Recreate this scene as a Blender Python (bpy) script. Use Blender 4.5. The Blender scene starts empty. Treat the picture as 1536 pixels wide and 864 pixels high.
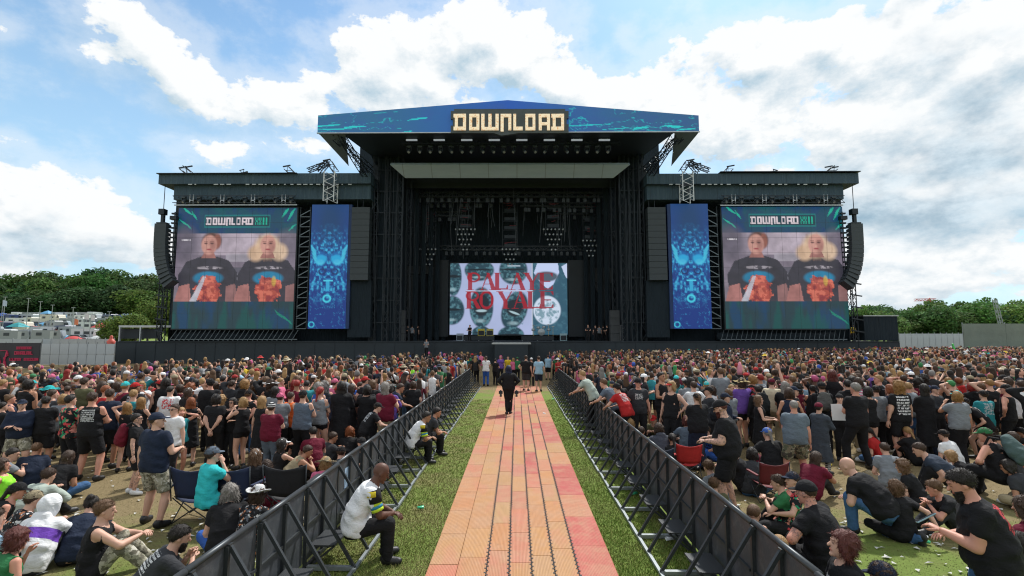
import bpy, bmesh, math, random
import numpy as np
from mathutils import Vector, Matrix
R = math.radians
rnd = random.Random(7)
rng = np.random.default_rng(11)
S = bpy.context.scene
COL = S.collection
# ------------------------------------------------------------------ camera
FPX = 760.0
PITCH = math.atan(71 / FPX); YAW = math.atan(7 / FPX); CAMZ = 3.0
cd = bpy.data.cameras.new('camera'); cam = bpy.data.objects.new('camera', cd); COL.objects.link(cam)
cd.sensor_width = 36; cd.lens = FPX / 1536 * 36; cd.clip_end = 3000; cd.clip_start = 0.1
cam.location = (0, 0, CAMZ); cam.rotation_euler = (R(90) + PITCH, 0, YAW)
S.camera = cam
S.render.resolution_x, S.render.resolution_y = 1024, 576
S.view_settings.view_transform = 'Standard'; S.view_settings.look = 'None'
S.view_settings.exposure = 0.2; S.cycles.filter_width = 1.15; S.view_settings.gamma = 1
CM = (Matrix.Rotation(YAW, 3, 'Z') @ Matrix.Rotation(R(90) + PITCH, 3, 'X'))
def ray(px, py): return CM @ Vector(((px - 768) / FPX, -(py - 432) / FPX, -1))
def onz(px, py, z=0.0):            # the point of the place at height z seen at a pixel of the photograph
    d = ray(px, py); t = (z - CAMZ) / d.z; return Vector((d.x * t, d.y * t, z))
def ony(px, py, Y):                # the point at distance Y
    d = ray(px, py); t = Y / d.y; return Vector((d.x * t, Y, CAMZ + d.z * t))
# ------------------------------------------------------------------ sun, sky
SUN_EL, SUN_AZ = R(52), R(28)       # azimuth from +Y (the stage) towards +X
sl = bpy.data.lights.new('sun', 'SUN'); sun = bpy.data.objects.new('sun', sl); COL.objects.link(sun)
sl.energy = 4.1; sl.angle = R(3); sl.color = (1, .965, .91)
sd = Vector((math.sin(SUN_AZ) * math.cos(SUN_EL), math.cos(SUN_AZ) * math.cos(SUN_EL), math.sin(SUN_EL)))
sun.rotation_euler = sd.to_track_quat('Z', 'Y').to_euler(); sun.location = sd * 60
class NT:                           # small helper to write node trees
    def __init__(s, tree): s.t = tree
    def n(s, typ, ins=None, **props):
        nd = s.t.nodes.new(typ)
        for k, v in props.items(): setattr(nd, k, v)
        for k, v in (ins or {}).items():
            if hasattr(v, 'default_value') or isinstance(v, bpy.types.NodeSocket): s.t.links.new(v, nd.inputs[k])
            else: nd.inputs[k].default_value = v
        return nd
    def m(s, op, a, b=None, c=None, clamp=False):
        d = {0: a}
        if b is not None: d[1] = b
        if c is not None: d[2] = c
        return s.n('ShaderNodeMath', d, operation=op, use_clamp=clamp).outputs[0]
    def v(s, op, a, b=None, c=None, out=0):
        d = {0: a}
        if b is not None: d[1] = b
        if c is not None: d[2] = c
        return s.n('ShaderNodeVectorMath', d, operation=op).outputs[out]
    def mix(s, f, a, b, mode='MIX'):
        nd = s.n('ShaderNodeMix', data_type='RGBA', blend_type=mode)
        for k, v in ((0, f), (6, a), (7, b)):
            if isinstance(v, bpy.types.NodeSocket): s.t.links.new(v, nd.inputs[k])
            else: nd.inputs[k].default_value = v if k == 0 else (*v[:3], 1)
        return nd.outputs[2]
    def step(s, x, a, b, lo=0.0, hi=1.0):
        nd = s.n('ShaderNodeMapRange', {0: x, 1: a, 2: b, 3: lo, 4: hi}, interpolation_type='SMOOTHSTEP'); return nd.outputs[0]
    def noise(s, vec, scale, detail=4, rough=.55, col=False, **k):
        d = {'Scale': scale, 'Detail': detail, 'Roughness': rough}
        if vec is not None: d['Vector'] = vec
        nd = s.n('ShaderNodeTexNoise', d, **k); return nd.outputs[1 if col else 0]
W = bpy.data.worlds.new('World'); S.world = W; W.use_nodes = True
w = NT(W.node_tree); W.node_tree.nodes.clear()
def azel(px, py): d = ray(px, py).normalized(); return math.atan2(d.x, d.y), math.asin(d.z)
# clouds: soft blobs (pixel centre, pixel radii, weight) broken up by noise
CLOUDS = [(100, 330, 180, 72, 1.0), (30, 345, 90, 70, .9), (185, 385, 120, 45, .8), (60, 395, 200, 25, .55),
 (170, 35, 75, 40, .8), (225, 75, 85, 45, .95), (280, 120, 70, 42, .9), (330, 150, 60, 40, .7), (130, 10, 90, 30, .5),
 (425, 150, 85, 55, .85), (500, 118, 62, 48, .72), (590, 110, 90, 80, 1.05), (640, 60, 60, 50, .8), (700, 45, 75, 65, 1.05), (770, 90, 85, 70, 1.05), (840, 120, 70, 50, .8),
 (330, 222, 90, 26, .6), (455, 210, 100, 40, .7), (650, 170, 130, 40, .7), (610, 5, 45, 16, .5),
 (960, 150, 200, 70, .9), (1100, 190, 200, 70, .8), (1180, 130, 170, 70, .8), (1320, 110, 150, 90, .9), (1480, 60, 160, 120, 1.0), (1350, 190, 260, 90, 1.0), (1440, 290, 220, 90, 1.2), (1500, 200, 160, 120, 1.1), (1380, 250, 160, 120, 1.0), (1150, 90, 200, 60, .95), (1240, 60, 120, 60, .8),
 (1200, 330, 200, 90, .85), (1350, 400, 300, 60, .9), (1160, 20, 50, 30, .45), (950, 45, 26, 30, .45), (1600, 200, 250, 250, .95), (10, 215, 26, 14, .55), (0, 30, 60, 20, .4)]
# grey undersides (shade of the thick clouds), same notation
GREYS = [(1440, 230, 170, 60, 1.0), (1350, 310, 190, 38, .85), (1480, 190, 100, 60, .8), (1310, 340, 120, 26, .5), (1340, 15, 40, 16, .6), (1480, 330, 110, 22, .4), (1430, 433, 90, 10, .35),
 (80, 370, 130, 26, .55), (30, 330, 60, 40, .35), (600, 110, 45, 30, .25), (360, 190, 80, 20, .3), (1330, 400, 90, 9, .5), (1470, 60, 130, 26, .45), (1400, 130, 120, 20, .3)]
def blobgroup(name, blobs):
    g = bpy.data.node_groups.new(name, 'ShaderNodeTree')
    g.interface.new_socket('Vector', in_out='INPUT', socket_type='NodeSocketVector')
    g.interface.new_socket('Value', in_out='OUTPUT', socket_type='NodeSocketFloat')
    t = NT(g); gi = g.nodes.new('NodeGroupInput'); go = g.nodes.new('NodeGroupOutput')
    acc = None
    for (px, py, rx, ry, wt) in blobs:
        a, e = azel(px, py); a1, _ = azel(px + rx, py) ; _, e1 = azel(px, py - ry)
        ra = max(abs(a1 - a), .01); re = max(abs(e1 - e), .008)
        q = t.v('MULTIPLY_ADD', gi.outputs[0], (1 / ra, 1 / re, 0), (-a / ra, -e / re, 0))
        l = t.v('LENGTH', q, out=1)
        f = t.m('MULTIPLY_ADD', l, -wt * .5, wt)
        acc = f if acc is None else t.m('SMOOTH_MAX', acc, f, .12)
    g.links.new(acc, go.inputs[0]); return g
GC, GG = blobgroup('cloud_places', CLOUDS), blobgroup('cloud_shade_places', GREYS)
dirv = w.n('ShaderNodeTexCoord').outputs['Generated']
sx = w.n('ShaderNodeSeparateXYZ', {0: dirv})
az = w.m('ARCTAN2', sx.outputs[0], sx.outputs[1]); el = w.m('ARCSINE', sx.outputs[2])
ae = w.n('ShaderNodeCombineXYZ', {0: az, 1: el, 2: 0.0}).outputs[0]
def cloud_density(vec):
    wob = w.noise(vec, 5.5, 3, .5, col=True)
    v2 = w.v('MULTIPLY_ADD', w.v('SUBTRACT', wob, (.5, .5, .5)), (.16, .10, 0), vec)
    gb = w.n('ShaderNodeGroup', node_tree=GC); w.t.links.new(v2, gb.inputs[0])
    st = w.v('MULTIPLY', vec, (1, 1.5, 1))
    n1 = w.noise(st, 8, 11, .62)
    far = w.m('MULTIPLY', w.step(w.m('ABSOLUTE', az), .85, 1.3), .62)       # outside the frame the clouds simply go on
    high = w.m('MULTIPLY', w.step(el, .62, .85), .62)
    base = w.m('MAXIMUM', w.m('MAXIMUM', gb.outputs[0], far), high)
    return w.m('ADD', base, w.m('MULTIPLY', w.m('SUBTRACT', n1, .5), 1.5))
D0 = cloud_density(ae)
D1 = cloud_density(w.v('ADD', ae, (.012, .03, 0)))
mask = w.step(D0, .43, .555)
thin = w.m('MULTIPLY', w.step(D0, .0, .45), .36)
mask = w.m('MAXIMUM', mask, thin)
gg = w.n('ShaderNodeGroup', node_tree=GG)
w.t.links.new(w.v('MULTIPLY_ADD', w.v('SUBTRACT', w.noise(ae, 9, 5, .6, col=True), (.5, .5, .5)), (.22, .09, 0), ae), gg.inputs[0])
grey = w.step(w.m('ADD', gg.outputs[0], w.m('MULTIPLY', w.m('SUBTRACT', w.noise(w.v('MULTIPLY', ae, (1, 1.6, 1)), 8, 6, .58), .5), 1.7)), .15, .85)
lit = w.m('MULTIPLY_ADD', w.m('SUBTRACT', D0, D1), 1.9, .87, clamp=True)
ccol = w.mix(lit, (.40, .54, .64), (.86, .875, .88))
gcol = w.mix(w.step(w.noise(w.v('MULTIPLY', ae, (1, 1.7, 1)), 11, 9, .62), .34, .66), (.24, .38, .49), (.62, .74, .82)); ccol = w.mix(w.m('MULTIPLY', grey, .78), ccol, gcol)
sky = w.n('ShaderNodeTexSky', sky_type='NISHITA', sun_disc=False, sun_elevation=SUN_EL, sun_rotation=SUN_AZ, air_density=1.0, dust_density=.6, ozone_density=2.0, altitude=0)
SKYS = .1
skc = w.mix(1.0, sky.outputs[0], (1.2, 1.5, 1.55), 'MULTIPLY')
hazef = w.m('MULTIPLY', w.m('SUBTRACT', 1.0, w.step(el, -.02, .75)), .72)
# clouds are given the brightness they have at this background strength
cl = w.mix(1.0, ccol, (1 / SKYS,) * 3, 'MULTIPLY')
skc = w.mix(hazef, skc, tuple(x / SKYS for x in (.52, .75, .90)))
fin = w.mix(mask, skc, cl)
bg = w.n('ShaderNodeBackground', {0: fin, 1: SKYS})
wo = w.n('ShaderNodeOutputWorld'); w.t.links.new(bg.outputs[0], wo.inputs[0])
W.cycles.sampling_method = 'MANUAL'; W.cycles.sample_map_resolution = 512

# ------------------------------------------------------------------ materials
MATS = {}
def newmat(name):
    m = bpy.data.materials.new(name); m.use_nodes = True; t = m.node_tree; t.nodes.clear()
    k = NT(t); p = t.nodes.new('ShaderNodeBsdfPrincipled'); o = t.nodes.new('ShaderNodeOutputMaterial')
    t.links.new(p.outputs[0], o.inputs[0]); MATS[name] = m; return m, k, p
def setc(k, p, sock, v):
    if isinstance(v, bpy.types.NodeSocket): k.t.links.new(v, p.inputs[sock])
    elif sock == 'Base Color': p.inputs[sock].default_value = (*v[:3], 1)
    else: p.inputs[sock].default_value = v
def bump(k, p, h, strength=.4, dist=.01):
    b = k.n('ShaderNodeBump', {'Height': h, 'Strength': strength, 'Distance': dist}); k.t.links.new(b.outputs[0], p.inputs['Normal'])
def basic(name, col, rough=.6, metal=0.0, var=.18, scale=3.0, bsc=0, bst=.3, bdist=.01, spec=.5):
    if name in MATS: return MATS[name]
    m, k, p = newmat(name); oc = k.n('ShaderNodeTexCoord').outputs['Object']
    n = k.noise(oc, scale, 5, .6)
    c = k.mix(n, tuple(x * (1 - var) for x in col), tuple(min(1, x * (1 + var)) for x in col))
    setc(k, p, 'Base Color', c); p.inputs['Roughness'].default_value = rough; p.inputs['Metallic'].default_value = metal
    p.inputs['Specular IOR Level'].default_value = spec
    if bsc: bump(k, p, k.noise(oc, bsc, 4, .6), bst, bdist)
    return m
def emit_attr(name, attr, strength):
    m, k, p = newmat(name); a = k.n('ShaderNodeAttribute', attribute_name=attr).outputs[0]
    setc(k, p, 'Base Color', (.01, .01, .012)); k.t.links.new(a, p.inputs['Emission Color']); p.inputs['Emission Strength'].default_value = strength
    p.inputs['Roughness'].default_value = .5; return m
# ------------------------------------------------------------------ mesh helpers
def mesh_np(name, V, F, smooth=True):
    V = np.asarray(V, np.float32); me = bpy.data.meshes.new(name)
    if isinstance(F, np.ndarray): n, k = F.shape; fl = F.reshape(-1); st = np.arange(0, n * k, k); 
    else:
        n = len(F); ln = np.array([len(f) for f in F]); fl = np.concatenate([np.asarray(f) for f in F]) if n else np.zeros(0, int)
        st = np.concatenate([[0], np.cumsum(ln)[:-1]])
    me.vertices.add(len(V)); me.vertices.foreach_set('co', V.reshape(-1))
    me.loops.add(len(fl)); me.loops.foreach_set('vertex_index', fl.astype(np.int32))
    me.polygons.add(n); me.polygons.foreach_set('loop_start', st.astype(np.int32))
    me.update(calc_edges=True)
    me.polygons.foreach_set('use_smooth', np.full(n, smooth)); me.validate(); return me
def vattr(me, name, arr, typ='FLOAT_COLOR'):
    a = me.attributes.new(name, typ, 'POINT'); arr = np.asarray(arr, np.float32)
    if typ == 'FLOAT_COLOR':
        if arr.shape[1] == 3: arr = np.concatenate([arr, np.ones((len(arr), 1), np.float32)], 1)
        a.data.foreach_set('color', arr.reshape(-1))
    else: a.data.foreach_set('vector', arr.reshape(-1))
def link(name, me, mat=None, parent=None, loc=(0, 0, 0), rot=None, col=None):
    o = bpy.data.objects.new(name, me); COL.objects.link(o); o.parent = parent; o.location = loc
    if rot is not None: o.rotation_euler = rot
    if mat is not None:
        if len(me.materials) == 0: me.materials.append(mat)
        if me.materials[0] is not mat: o.material_slots[0].link = 'OBJECT'; o.material_slots[0].material = mat
    if col is not None: o.color = (*col[:3], 1)
    return o
def empty(name, label, cat, loc=(0, 0, 0), rz=0.0, group=None):
    o = bpy.data.objects.new(name, None); COL.objects.link(o); o.location = loc; o.rotation_euler = (0, 0, rz)
    o.empty_display_size = .2; return tag(o, label, cat, group)
def tag(o, label=None, cat=None, group=None, kind=None):
    if label: o['label'] = label
    if cat: o['category'] = cat
    if group: o['group'] = group
    if kind: o['kind'] = kind
    return o
def copy_tree(o, parent=None):
    c = o.copy(); COL.objects.link(c)
    if parent is not None: c.parent = parent
    for ch in KIDS.get(o.name, []): copy_tree(ch, c)
    return c
KIDS = {}
def kids_index():
    KIDS.clear()
    for o in bpy.data.objects:
        if o.parent: KIDS.setdefault(o.parent.name, []).append(o)
class MB:                           # collects boxes, bars and sheets into one mesh
    def __init__(s): s.v = []; s.f = []
    def add(s, V, F):
        b = len(s.v); s.v += [tuple(v) for v in V]; s.f += [tuple(i + b for i in f) for f in F]; return s
    def box(s, x0, x1, y0, y1, z0, z1, M=None):
        V = [Vector((x, y, z)) for z in (z0, z1) for y in (y0, y1) for x in (x0, x1)]
        if M: V = [M @ v for v in V]
        return s.add(V, [(0, 2, 3, 1), (4, 5, 7, 6), (0, 1, 5, 4), (2, 6, 7, 3), (0, 4, 6, 2), (1, 3, 7, 5)])
    def bar(s, a, b, w, h=None, n=4, up=(0, 0, 1)):
        a, b = Vector(a), Vector(b); h = h or w; d = (b - a).normalized(); u = Vector(up)
        if abs(d.dot(u)) > .98: u = Vector((0, 1, 0))
        r = d.cross(u).normalized(); u = r.cross(d)
        V = []
        for p in (a, b):
            for i in range(n):
                t = 2 * math.pi * (i + .5) / n; q = 1.4142 if n == 4 else 1
                V.append(p + r * (math.cos(t) * w / 2 * q) + u * (math.sin(t) * h / 2 * q))
        F = [(i, (i + 1) % n, n + (i + 1) % n, n + i) for i in range(n)] + [tuple(range(n))[::-1], tuple(range(n, 2 * n))]
        return s.add(V, F)
    def path(s, pts, w, n=6):
        for a, b in zip(pts[:-1], pts[1:]): s.bar(a, b, w, n=n)
        return s
    def prism(s, poly, y0, y1):     # polygon in x,z pushed along y
        n = len(poly); V = [(x, y0, z) for x, z in poly] + [(x, y1, z) for x, z in poly]
        return s.add(V, [tuple(range(n)), tuple(range(n, 2 * n))[::-1]] + [(i, n + i, n + (i + 1) % n, (i + 1) % n) for i in range(n)])
    def lathe(s, prof, c=(0, 0, 0), n=12, M=None):
        V = [Vector((c[0] + r * math.cos(2 * math.pi * i / n), c[1] + r * math.sin(2 * math.pi * i / n), c[2] + z)) for r, z in prof for i in range(n)]
        if M: V = [M @ v for v in V]
        F = [(j * n + i, j * n + (i + 1) % n, (j + 1) * n + (i + 1) % n, (j + 1) * n + i) for j in range(len(prof) - 1) for i in range(n)]
        F += [tuple(range(n))[::-1], tuple((len(prof) - 1) * n + i for i in range(n))]
        return s.add(V, F)
    def truss(s, a, b, w=.5, seg=None, t=.05, up=(0, 0, 1)):
        a, b = Vector(a), Vector(b); L = (b - a).length; d = (b - a) / L; u = Vector(up)
        if abs(d.dot(u)) > .98: u = Vector((0, 1, 0))
        r = d.cross(u).normalized(); u = r.cross(d); n = max(1, int(round(L / (seg or w))))
        cs = [(r * sx_ + u * sz_) * (w / 2) for sx_, sz_ in ((1, 1), (-1, 1), (-1, -1), (1, -1))]
        for c in cs: s.bar(a + c, b + c, t)
        for i in range(n):
            p, q = a + d * (L * i / n), a + d * (L * (i + 1) / n)
            for j in range(4):
                c1, c2 = cs[j], cs[(j + 1) % 4]
                s.bar(p + (c1 if i % 2 else c2), q + (c2 if i % 2 else c1), t * .6)
        return s
    def mesh(s, name, smooth=False): return mesh_np(name, s.v, s.f, smooth) if s.v else None
    def build(s, name, mat, parent=None, smooth=False, loc=(0, 0, 0), rot=None, col=None, bevel=0):
        o = link(name, s.mesh(name, smooth), mat, parent, loc, rot, col)
        if bevel:
            b = o.modifiers.new('bevel', 'BEVEL'); b.width = bevel; b.segments = 2; b.limit_method = 'ANGLE'
        return o
# ------------------------------------------------------------------ people: bodies grown as one surface round a posed skeleton
def surface_net(fn, lo, hi, h):
    lo = np.asarray(lo, np.float32); n = np.ceil((np.asarray(hi) - lo) / h).astype(int) + 1
    ax = [(lo[i] + h * np.arange(n[i])).astype(np.float32) for i in range(3)]
    G = np.stack(np.meshgrid(*ax, indexing='ij'), -1).reshape(-1, 3)
    if G.shape[0] > 4000:           # coarse pass first, then only the points near the surface
        q = 3; cx = [np.minimum(np.arange(0, n[i] + q - 1, q), n[i] - 1) for i in range(3)]; Gc = np.stack(np.meshgrid(*[ax[i][cx[i]] for i in range(3)], indexing='ij'), -1).reshape(-1, 3)
        Dc = fn(Gc).reshape([len(c_) for c_ in cx]); ni = [np.minimum((np.arange(n[i]) + q // 2) // q, len(cx[i]) - 1) for i in range(3)]; D = Dc[np.ix_(*ni)].reshape(-1).copy(); nb = np.abs(D) < h * q * 1.25 + .004; D[nb] = fn(G[nb]); D = D.reshape(n)
    else: D = fn(G).reshape(n)
    D[D == 0] = 1e-5; ins = D < 0
    c = np.zeros(n - 1, np.int8); cs = [(i, j, k) for i in (0, 1) for j in (0, 1) for k in (0, 1)]
    for i, j, k in cs: c += ins[i:n[0] - 1 + i, j:n[1] - 1 + j, k:n[2] - 1 + k]
    act = (c > 0) & (c < 8); idx = -np.ones(n - 1, np.int64); I, J, K = np.nonzero(act); m = len(I)
    idx[act] = np.arange(m); acc = np.zeros((m, 3), np.float32); cnt = np.zeros(m, np.float32)
    for a in cs:
        for x in range(3):
            if a[x]: continue
            b = list(a); b[x] = 1
            da = D[I + a[0], J + a[1], K + a[2]]; db = D[I + b[0], J + b[1], K + b[2]]
            cr = (da < 0) != (db < 0); t = np.where(cr, da / np.where(cr, da - db, 1), 0)
            p = np.tile(np.array(a, np.float32), (m, 1)); p[:, x] += t; acc[cr] += p[cr]; cnt += cr
    V = lo + h * (np.stack([I, J, K], 1) + acc / cnt[:, None])
    Fs = []
    for x in range(3):
        y, z = (x + 1) % 3, (x + 2) % 3
        sl0 = [slice(None)] * 3; sl1 = [slice(None)] * 3; sl0[x] = slice(0, -1); sl1[x] = slice(1, None)
        a, b = ins[tuple(sl0)], ins[tuple(sl1)]; q = np.stack(np.nonzero(a != b), 1)
        q = q[(q[:, y] > 0) & (q[:, z] > 0) & (q[:, y] < n[y] - 1) & (q[:, z] < n[z] - 1)]
        if not len(q): continue
        def cell(dy, dz):
            r = q.copy(); r[:, y] += dy; r[:, z] += dz; return idx[r[:, 0], r[:, 1], r[:, 2]]
        f = np.stack([cell(-1, -1), cell(0, -1), cell(0, 0), cell(-1, 0)], 1)
        fl = ~a[q[:, 0], q[:, 1], q[:, 2]]; f[fl] = f[fl][:, ::-1]; Fs.append(f)
    return V, np.concatenate(Fs)
def smin(a, b, k):
    h = np.maximum(k - np.abs(a - b), 0) / k; return np.minimum(a, b) - h * h * k * .25
def A(*v): return np.array(v, np.float32)
def nrm(v): return v / max(np.linalg.norm(v), 1e-9)
def cap(P, a, b, r, ts=None):       # limb with a radius that follows a profile
    ba = b - a; L2 = float(ba @ ba); t = np.clip((P - a) @ ba / L2, 0, 1)
    q = P - a - t[:, None] * ba; d = np.sqrt((q * q).sum(1))
    return d - (np.interp(t, ts if ts is not None else np.linspace(0, 1, len(r)), r))
def ell(P, c, r):
    q = (P - A(*c)) / A(*r); return (np.sqrt((q * q).sum(1)) - 1) * min(r)
def loft(P, a, U, Rt, F, L, ts, wd, dp):   # torso piece: elliptic sections along U
    q = P - a; s = q @ U; x = q @ Rt; y = q @ F
    tc = np.clip(s / L, ts[0], ts[-1]); wv = np.interp(tc, ts, wd); dv = np.interp(tc, ts, dp)
    e = (np.sqrt((x / wv) ** 2 + (y / dv) ** 2 + 1e-9) - 1) * np.minimum(wv, dv)
    o = np.abs(s - tc * L); return np.where(o > 0, np.sqrt(np.maximum(e, 0) ** 2 + o ** 2) + np.minimum(e, 0) * 0, e)
def rotm(ax, a):
    c, s = math.cos(a), math.sin(a); x, y, z = nrm(np.asarray(ax, float))
    return np.array([[c + x * x * (1 - c), x * y * (1 - c) - z * s, x * z * (1 - c) + y * s], [y * x * (1 - c) + z * s, c + y * y * (1 - c), y * z * (1 - c) - x * s], [z * x * (1 - c) - y * s, z * y * (1 - c) + x * s, c + z * z * (1 - c)]], np.float32)
def ik(a, t, l1, l2, pole):
    d = t - a; L = np.linalg.norm(d); L = min(L, (l1 + l2) * .995); dn = nrm(d); e = a + dn * L
    x = (l1 * l1 - l2 * l2 + L * L) / (2 * L); h = math.sqrt(max(l1 * l1 - x * x, 0)); pl = pole - dn * (pole @ dn)
    return a + dn * x + nrm(pl) * h, e
# arm places: (hand x,y,z relative to the neck base when upright) (elbow pole)
ARM = {'down': ((.30, .02, -.66), (.3, -1, 0)), 'down2': ((.34, .10, -.60), (.5, -1, 0)), 'fold': ((-.06, .24, -.30), (.8, .1, -1)), 'fold2': ((.02, .26, -.34), (.9, .1, -1)), 'phone': ((.05, .34, -.20), (.8, -.2, -1)),
 'behind': ((.03, -.20, -.52), (1, -.5, 0)), 'pocket': ((.22, .06, -.55), (.8, -.7, 0)), 'hip': ((.20, .03, -.46), (1, -.4, .1)), 'head': ((.12, .04, .20), (1, .2, .2)), 'up': ((.28, .14, .48), (1, 0, 0)),
 'drink': ((.08, .28, -.03), (.8, 0, -1)), 'shade': ((.07, .17, .15), (1, .3, -.2)), 'hold': ((.16, .30, -.32), (.6, -.4, -1)), 'lean': ((.14, .50, -.36), (1, 0, -.6)), 'lap': ((.07, .30, -.38), (1, -.3, -.4)), 'knees': ((.05, .44, -.24), (1, 0, -.6)),
 'thigh': ((.14, .34, -.36), (1, -.3, 0)), 'prop': ((.30, -.30, -.46), (.4, -1, 0)), 'chin': ((.02, .17, .02), (.5, .3, -1)), 'ground': ((.30, .30, -.50), (1, 0, 0)), 'front': ((.12, .46, -.10), (.6, 0, -1)), 'clasp': ((.0, .52, -.30), (.8, 0, -.7))}
# legs: pelvis height, [foot (x,y,z), knee pole] per side
LEG = {'stand': (.95, (.11, 0, .08), (.1, 1, 0)), 'wide': (.93, (.20, .02, .08), (.25, 1, 0)), 'narrow': (.955, (.06, .0, .08), (0, 1, 0)), 'kneesup': (.13, (.13, .56, .09), (.15, .2, 1)), 'cross': (.13, (-.10, .36, .10), (1, .5, .25)),
 'out': (.12, (.14, .84, .09), (.2, 0, 1)), 'chair': (.46, (.14, .46, .08), (.1, .3, 1)), 'kneel': (.40, (.13, -.34, .10), (.15, 1, -.25)), 'squat': (.33, (.17, .14, .09), (.35, 1, .5)), 'step': (.48, (.13, .40, .08), (.1, .4, 1)), 'lowseat': (.30, (.15, .48, .08), (.2, .3, 1)), 'stoop': (.84, (.14, .10, .08), (.1, 1, 0))}
STAGGER = {'stand': .05, 'wide': .06, 'narrow': .03, 'stoop': .08}
HEADZ = .150
def skeleton(sp):
    j = {}; fat = sp.get('fat', 1.0); pz, ft, kp = LEG[sp['legs']]; tilt = R(sp.get('lean', 0)); bend = R(sp.get('bend', 0)); sd_ = R(sp.get('side', 0))
    P0 = A(0, 0, pz); M1 = rotm((1, 0, 0), -tilt) @ rotm((0, 1, 0), sd_); M2 = rotm((0, 0, 1), R(sp.get('twist', 0))) @ M1 @ rotm((1, 0, 0), -bend)
    j['R1'], j['F1'], j['U1'] = M1[:, 0], M1[:, 1], M1[:, 2]; j['R2'], j['F2'], j['U2'] = M2[:, 0], M2[:, 1], M2[:, 2]
    j['P0'] = P0; j['W'] = P0 + j['U1'] * .18; j['N'] = j['W'] + j['U2'] * .34
    mh = rotm((0, 0, 1), R(sp.get('hyaw', 0))) @ rotm((1, 0, 0), -(tilt + bend) * .45 - R(sp.get('hpitch', 0))) @ rotm((0, 1, 0), R(sp.get('hroll', 0)))
    nk = nrm(j['U2'] * .5 + mh[:, 2] * .5 + mh[:, 1] * .15); j['HM'] = mh; j['H'] = j['N'] + nk * .055 + mh[:, 2] * .10
    st = STAGGER.get(sp['legs'], 0) * (1 if sp.get('seed', 0) % 2 else -1)
    for i, s in (('l', -1), ('r', 1)):
        leg = sp.get('leg' + i); f, k = (ft, kp) if leg is None else (leg if not isinstance(leg, str) else LEG[leg][1:])
        hip = P0 + j['R1'] * s * .09 - j['U1'] * .04
        kn, an = ik(hip, A(s * f[0], f[1] + s * st, f[2]), .43, .42, A(s * k[0], k[1], k[2])); j['hip' + i], j['kn' + i], j['an' + i] = hip, kn, an
        j['toe' + i] = nrm(A(s * .28, 1, 0)) if f[1] > -.2 else A(s * .1, -.25, -1)
        if sp['legs'] in ('out',): j['toe' + i] = nrm(A(s * .3, .45, 1))
        sh = j['N'] - j['U2'] * .055 + j['R2'] * s * .165 * (1 + (fat - 1) * .3); arm = sp.get('arm' + i, 'down'); h, p = ARM[arm] if isinstance(arm, str) else arm
        if arm in ('ground',): tg = A(s * h[0], h[1] + j['N'][1] * .5, .06)
        elif arm in ('knees', 'clasp', 'thigh', 'lean') and (sp.get('lean', 0) or sp['legs'] not in ('stand', 'wide', 'narrow')):
            tg = {'knees': A(s * .04, .46, .46), 'clasp': A(s * .03, j['knl'][1] + .06, (j['knl'][2] + .07)), 'thigh': A(s * .15, .30, pz + .17), 'lean': A(s * .16, .58, 1.04)}[arm] if arm != 'clasp' or True else None
        else: tg = j['N'] + M2 @ A(s * h[0], h[1], h[2])
        el_, wr = ik(sh, tg, .29, .26, M2 @ A(s * p[0], p[1], p[2])); j['sh' + i], j['el' + i], j['wr' + i] = sh, el_, wr
    return j
HL, HR = (.047, .058), None
def torso(P, j, off=0.0, fat=1.0, fem=0.0, k=.06):
    b = fat; w1 = [.150 * b ** .3, .172 * b ** .6, .170 * b ** .8, .150 * b - fem * .022]; d1 = [.085, .118 * b ** .6, .122 * b, .108 * b]
    lo_ = loft(P, j['P0'], j['U1'], j['R1'], j['F1'], .18, [-.62, -.2, .35, 1.05], np.array(w1) + off, np.array(d1) + off)
    w2 = [.150 * b - fem * .022, .158 * b ** .8 - fem * .012, .176 * b ** .5 - fem * .012, .172 * b ** .4 - fem * .01, .115, .060]; d2 = [.108 * b, .116 * b ** .9 - fem * .006, .122 * b ** .5, .108 * b ** .3, .078, .058]
    up = loft(P, j['W'], j['U2'], j['R2'], j['F2'], .34, [-.1, .25, .58, .82, .96, 1.05], np.array(w2) + off, np.array(d2) + off)
    d = smin(lo_, up, k)
    if fat > 1.12: d = smin(d, cap(P, j['W'] + j['F1'] * .03 * b, j['P0'] + j['U1'] * .06 + j['F1'] * .03 * b, [.105 * b + off, .10 * b + off]), .08)
    if fem > 0:
        for s in (-1, 1): d = smin(d, cap(P, j['W'] + j['U2'] * .17 + j['R2'] * s * .075 + j['F2'] * .075, j['W'] + j['U2'] * .18 + j['R2'] * s * .075 + j['F2'] * .085, [.062 * fem + off, .058 * fem + off]), .04)
    return d
def folds(P, amp, seed=0):
    x, y, z = P[:, 0], P[:, 1], P[:, 2]; return amp * (np.sin(x * 31 + z * 17 + seed) * np.sin(y * 29 - z * 23 + seed * 2) + .6 * np.sin(z * 47 + x * 22 + y * 13 + seed) * np.sin(x * 9 + seed))
def body_fn(j, fat, fem):
    la = .5 + fat * .5
    def f(P):
        d = torso(P, j, 0, fat, fem)
        d = smin(d, cap(P, j['N'] - j['U2'] * .03, j['H'] - j['HM'][:, 2] * .03 - j['HM'][:, 1] * .015, [.064 - fem * .012, .056 - fem * .010]), .03)
        for i in 'lr':
            d = smin(d, cap(P, j['sh' + i], j['el' + i], np.array([.056, .050, .040]) * la * (1 - .14 * fem)), .035)
            d = smin(d, cap(P, j['el' + i], j['wr' + i], np.array([.041, .042, .026]) * la * (1 - .10 * fem), [0, .25, 1]), .02)
            d = smin(d, cap(P, j['hip' + i], j['kn' + i], np.array([.092, .084, .058]) * la), .03)
            d = smin(d, cap(P, j['kn' + i], j['an' + i], np.array([.057, .060, .036]) * la, [0, .3, 1]), .02)
        return d
    return f
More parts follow.
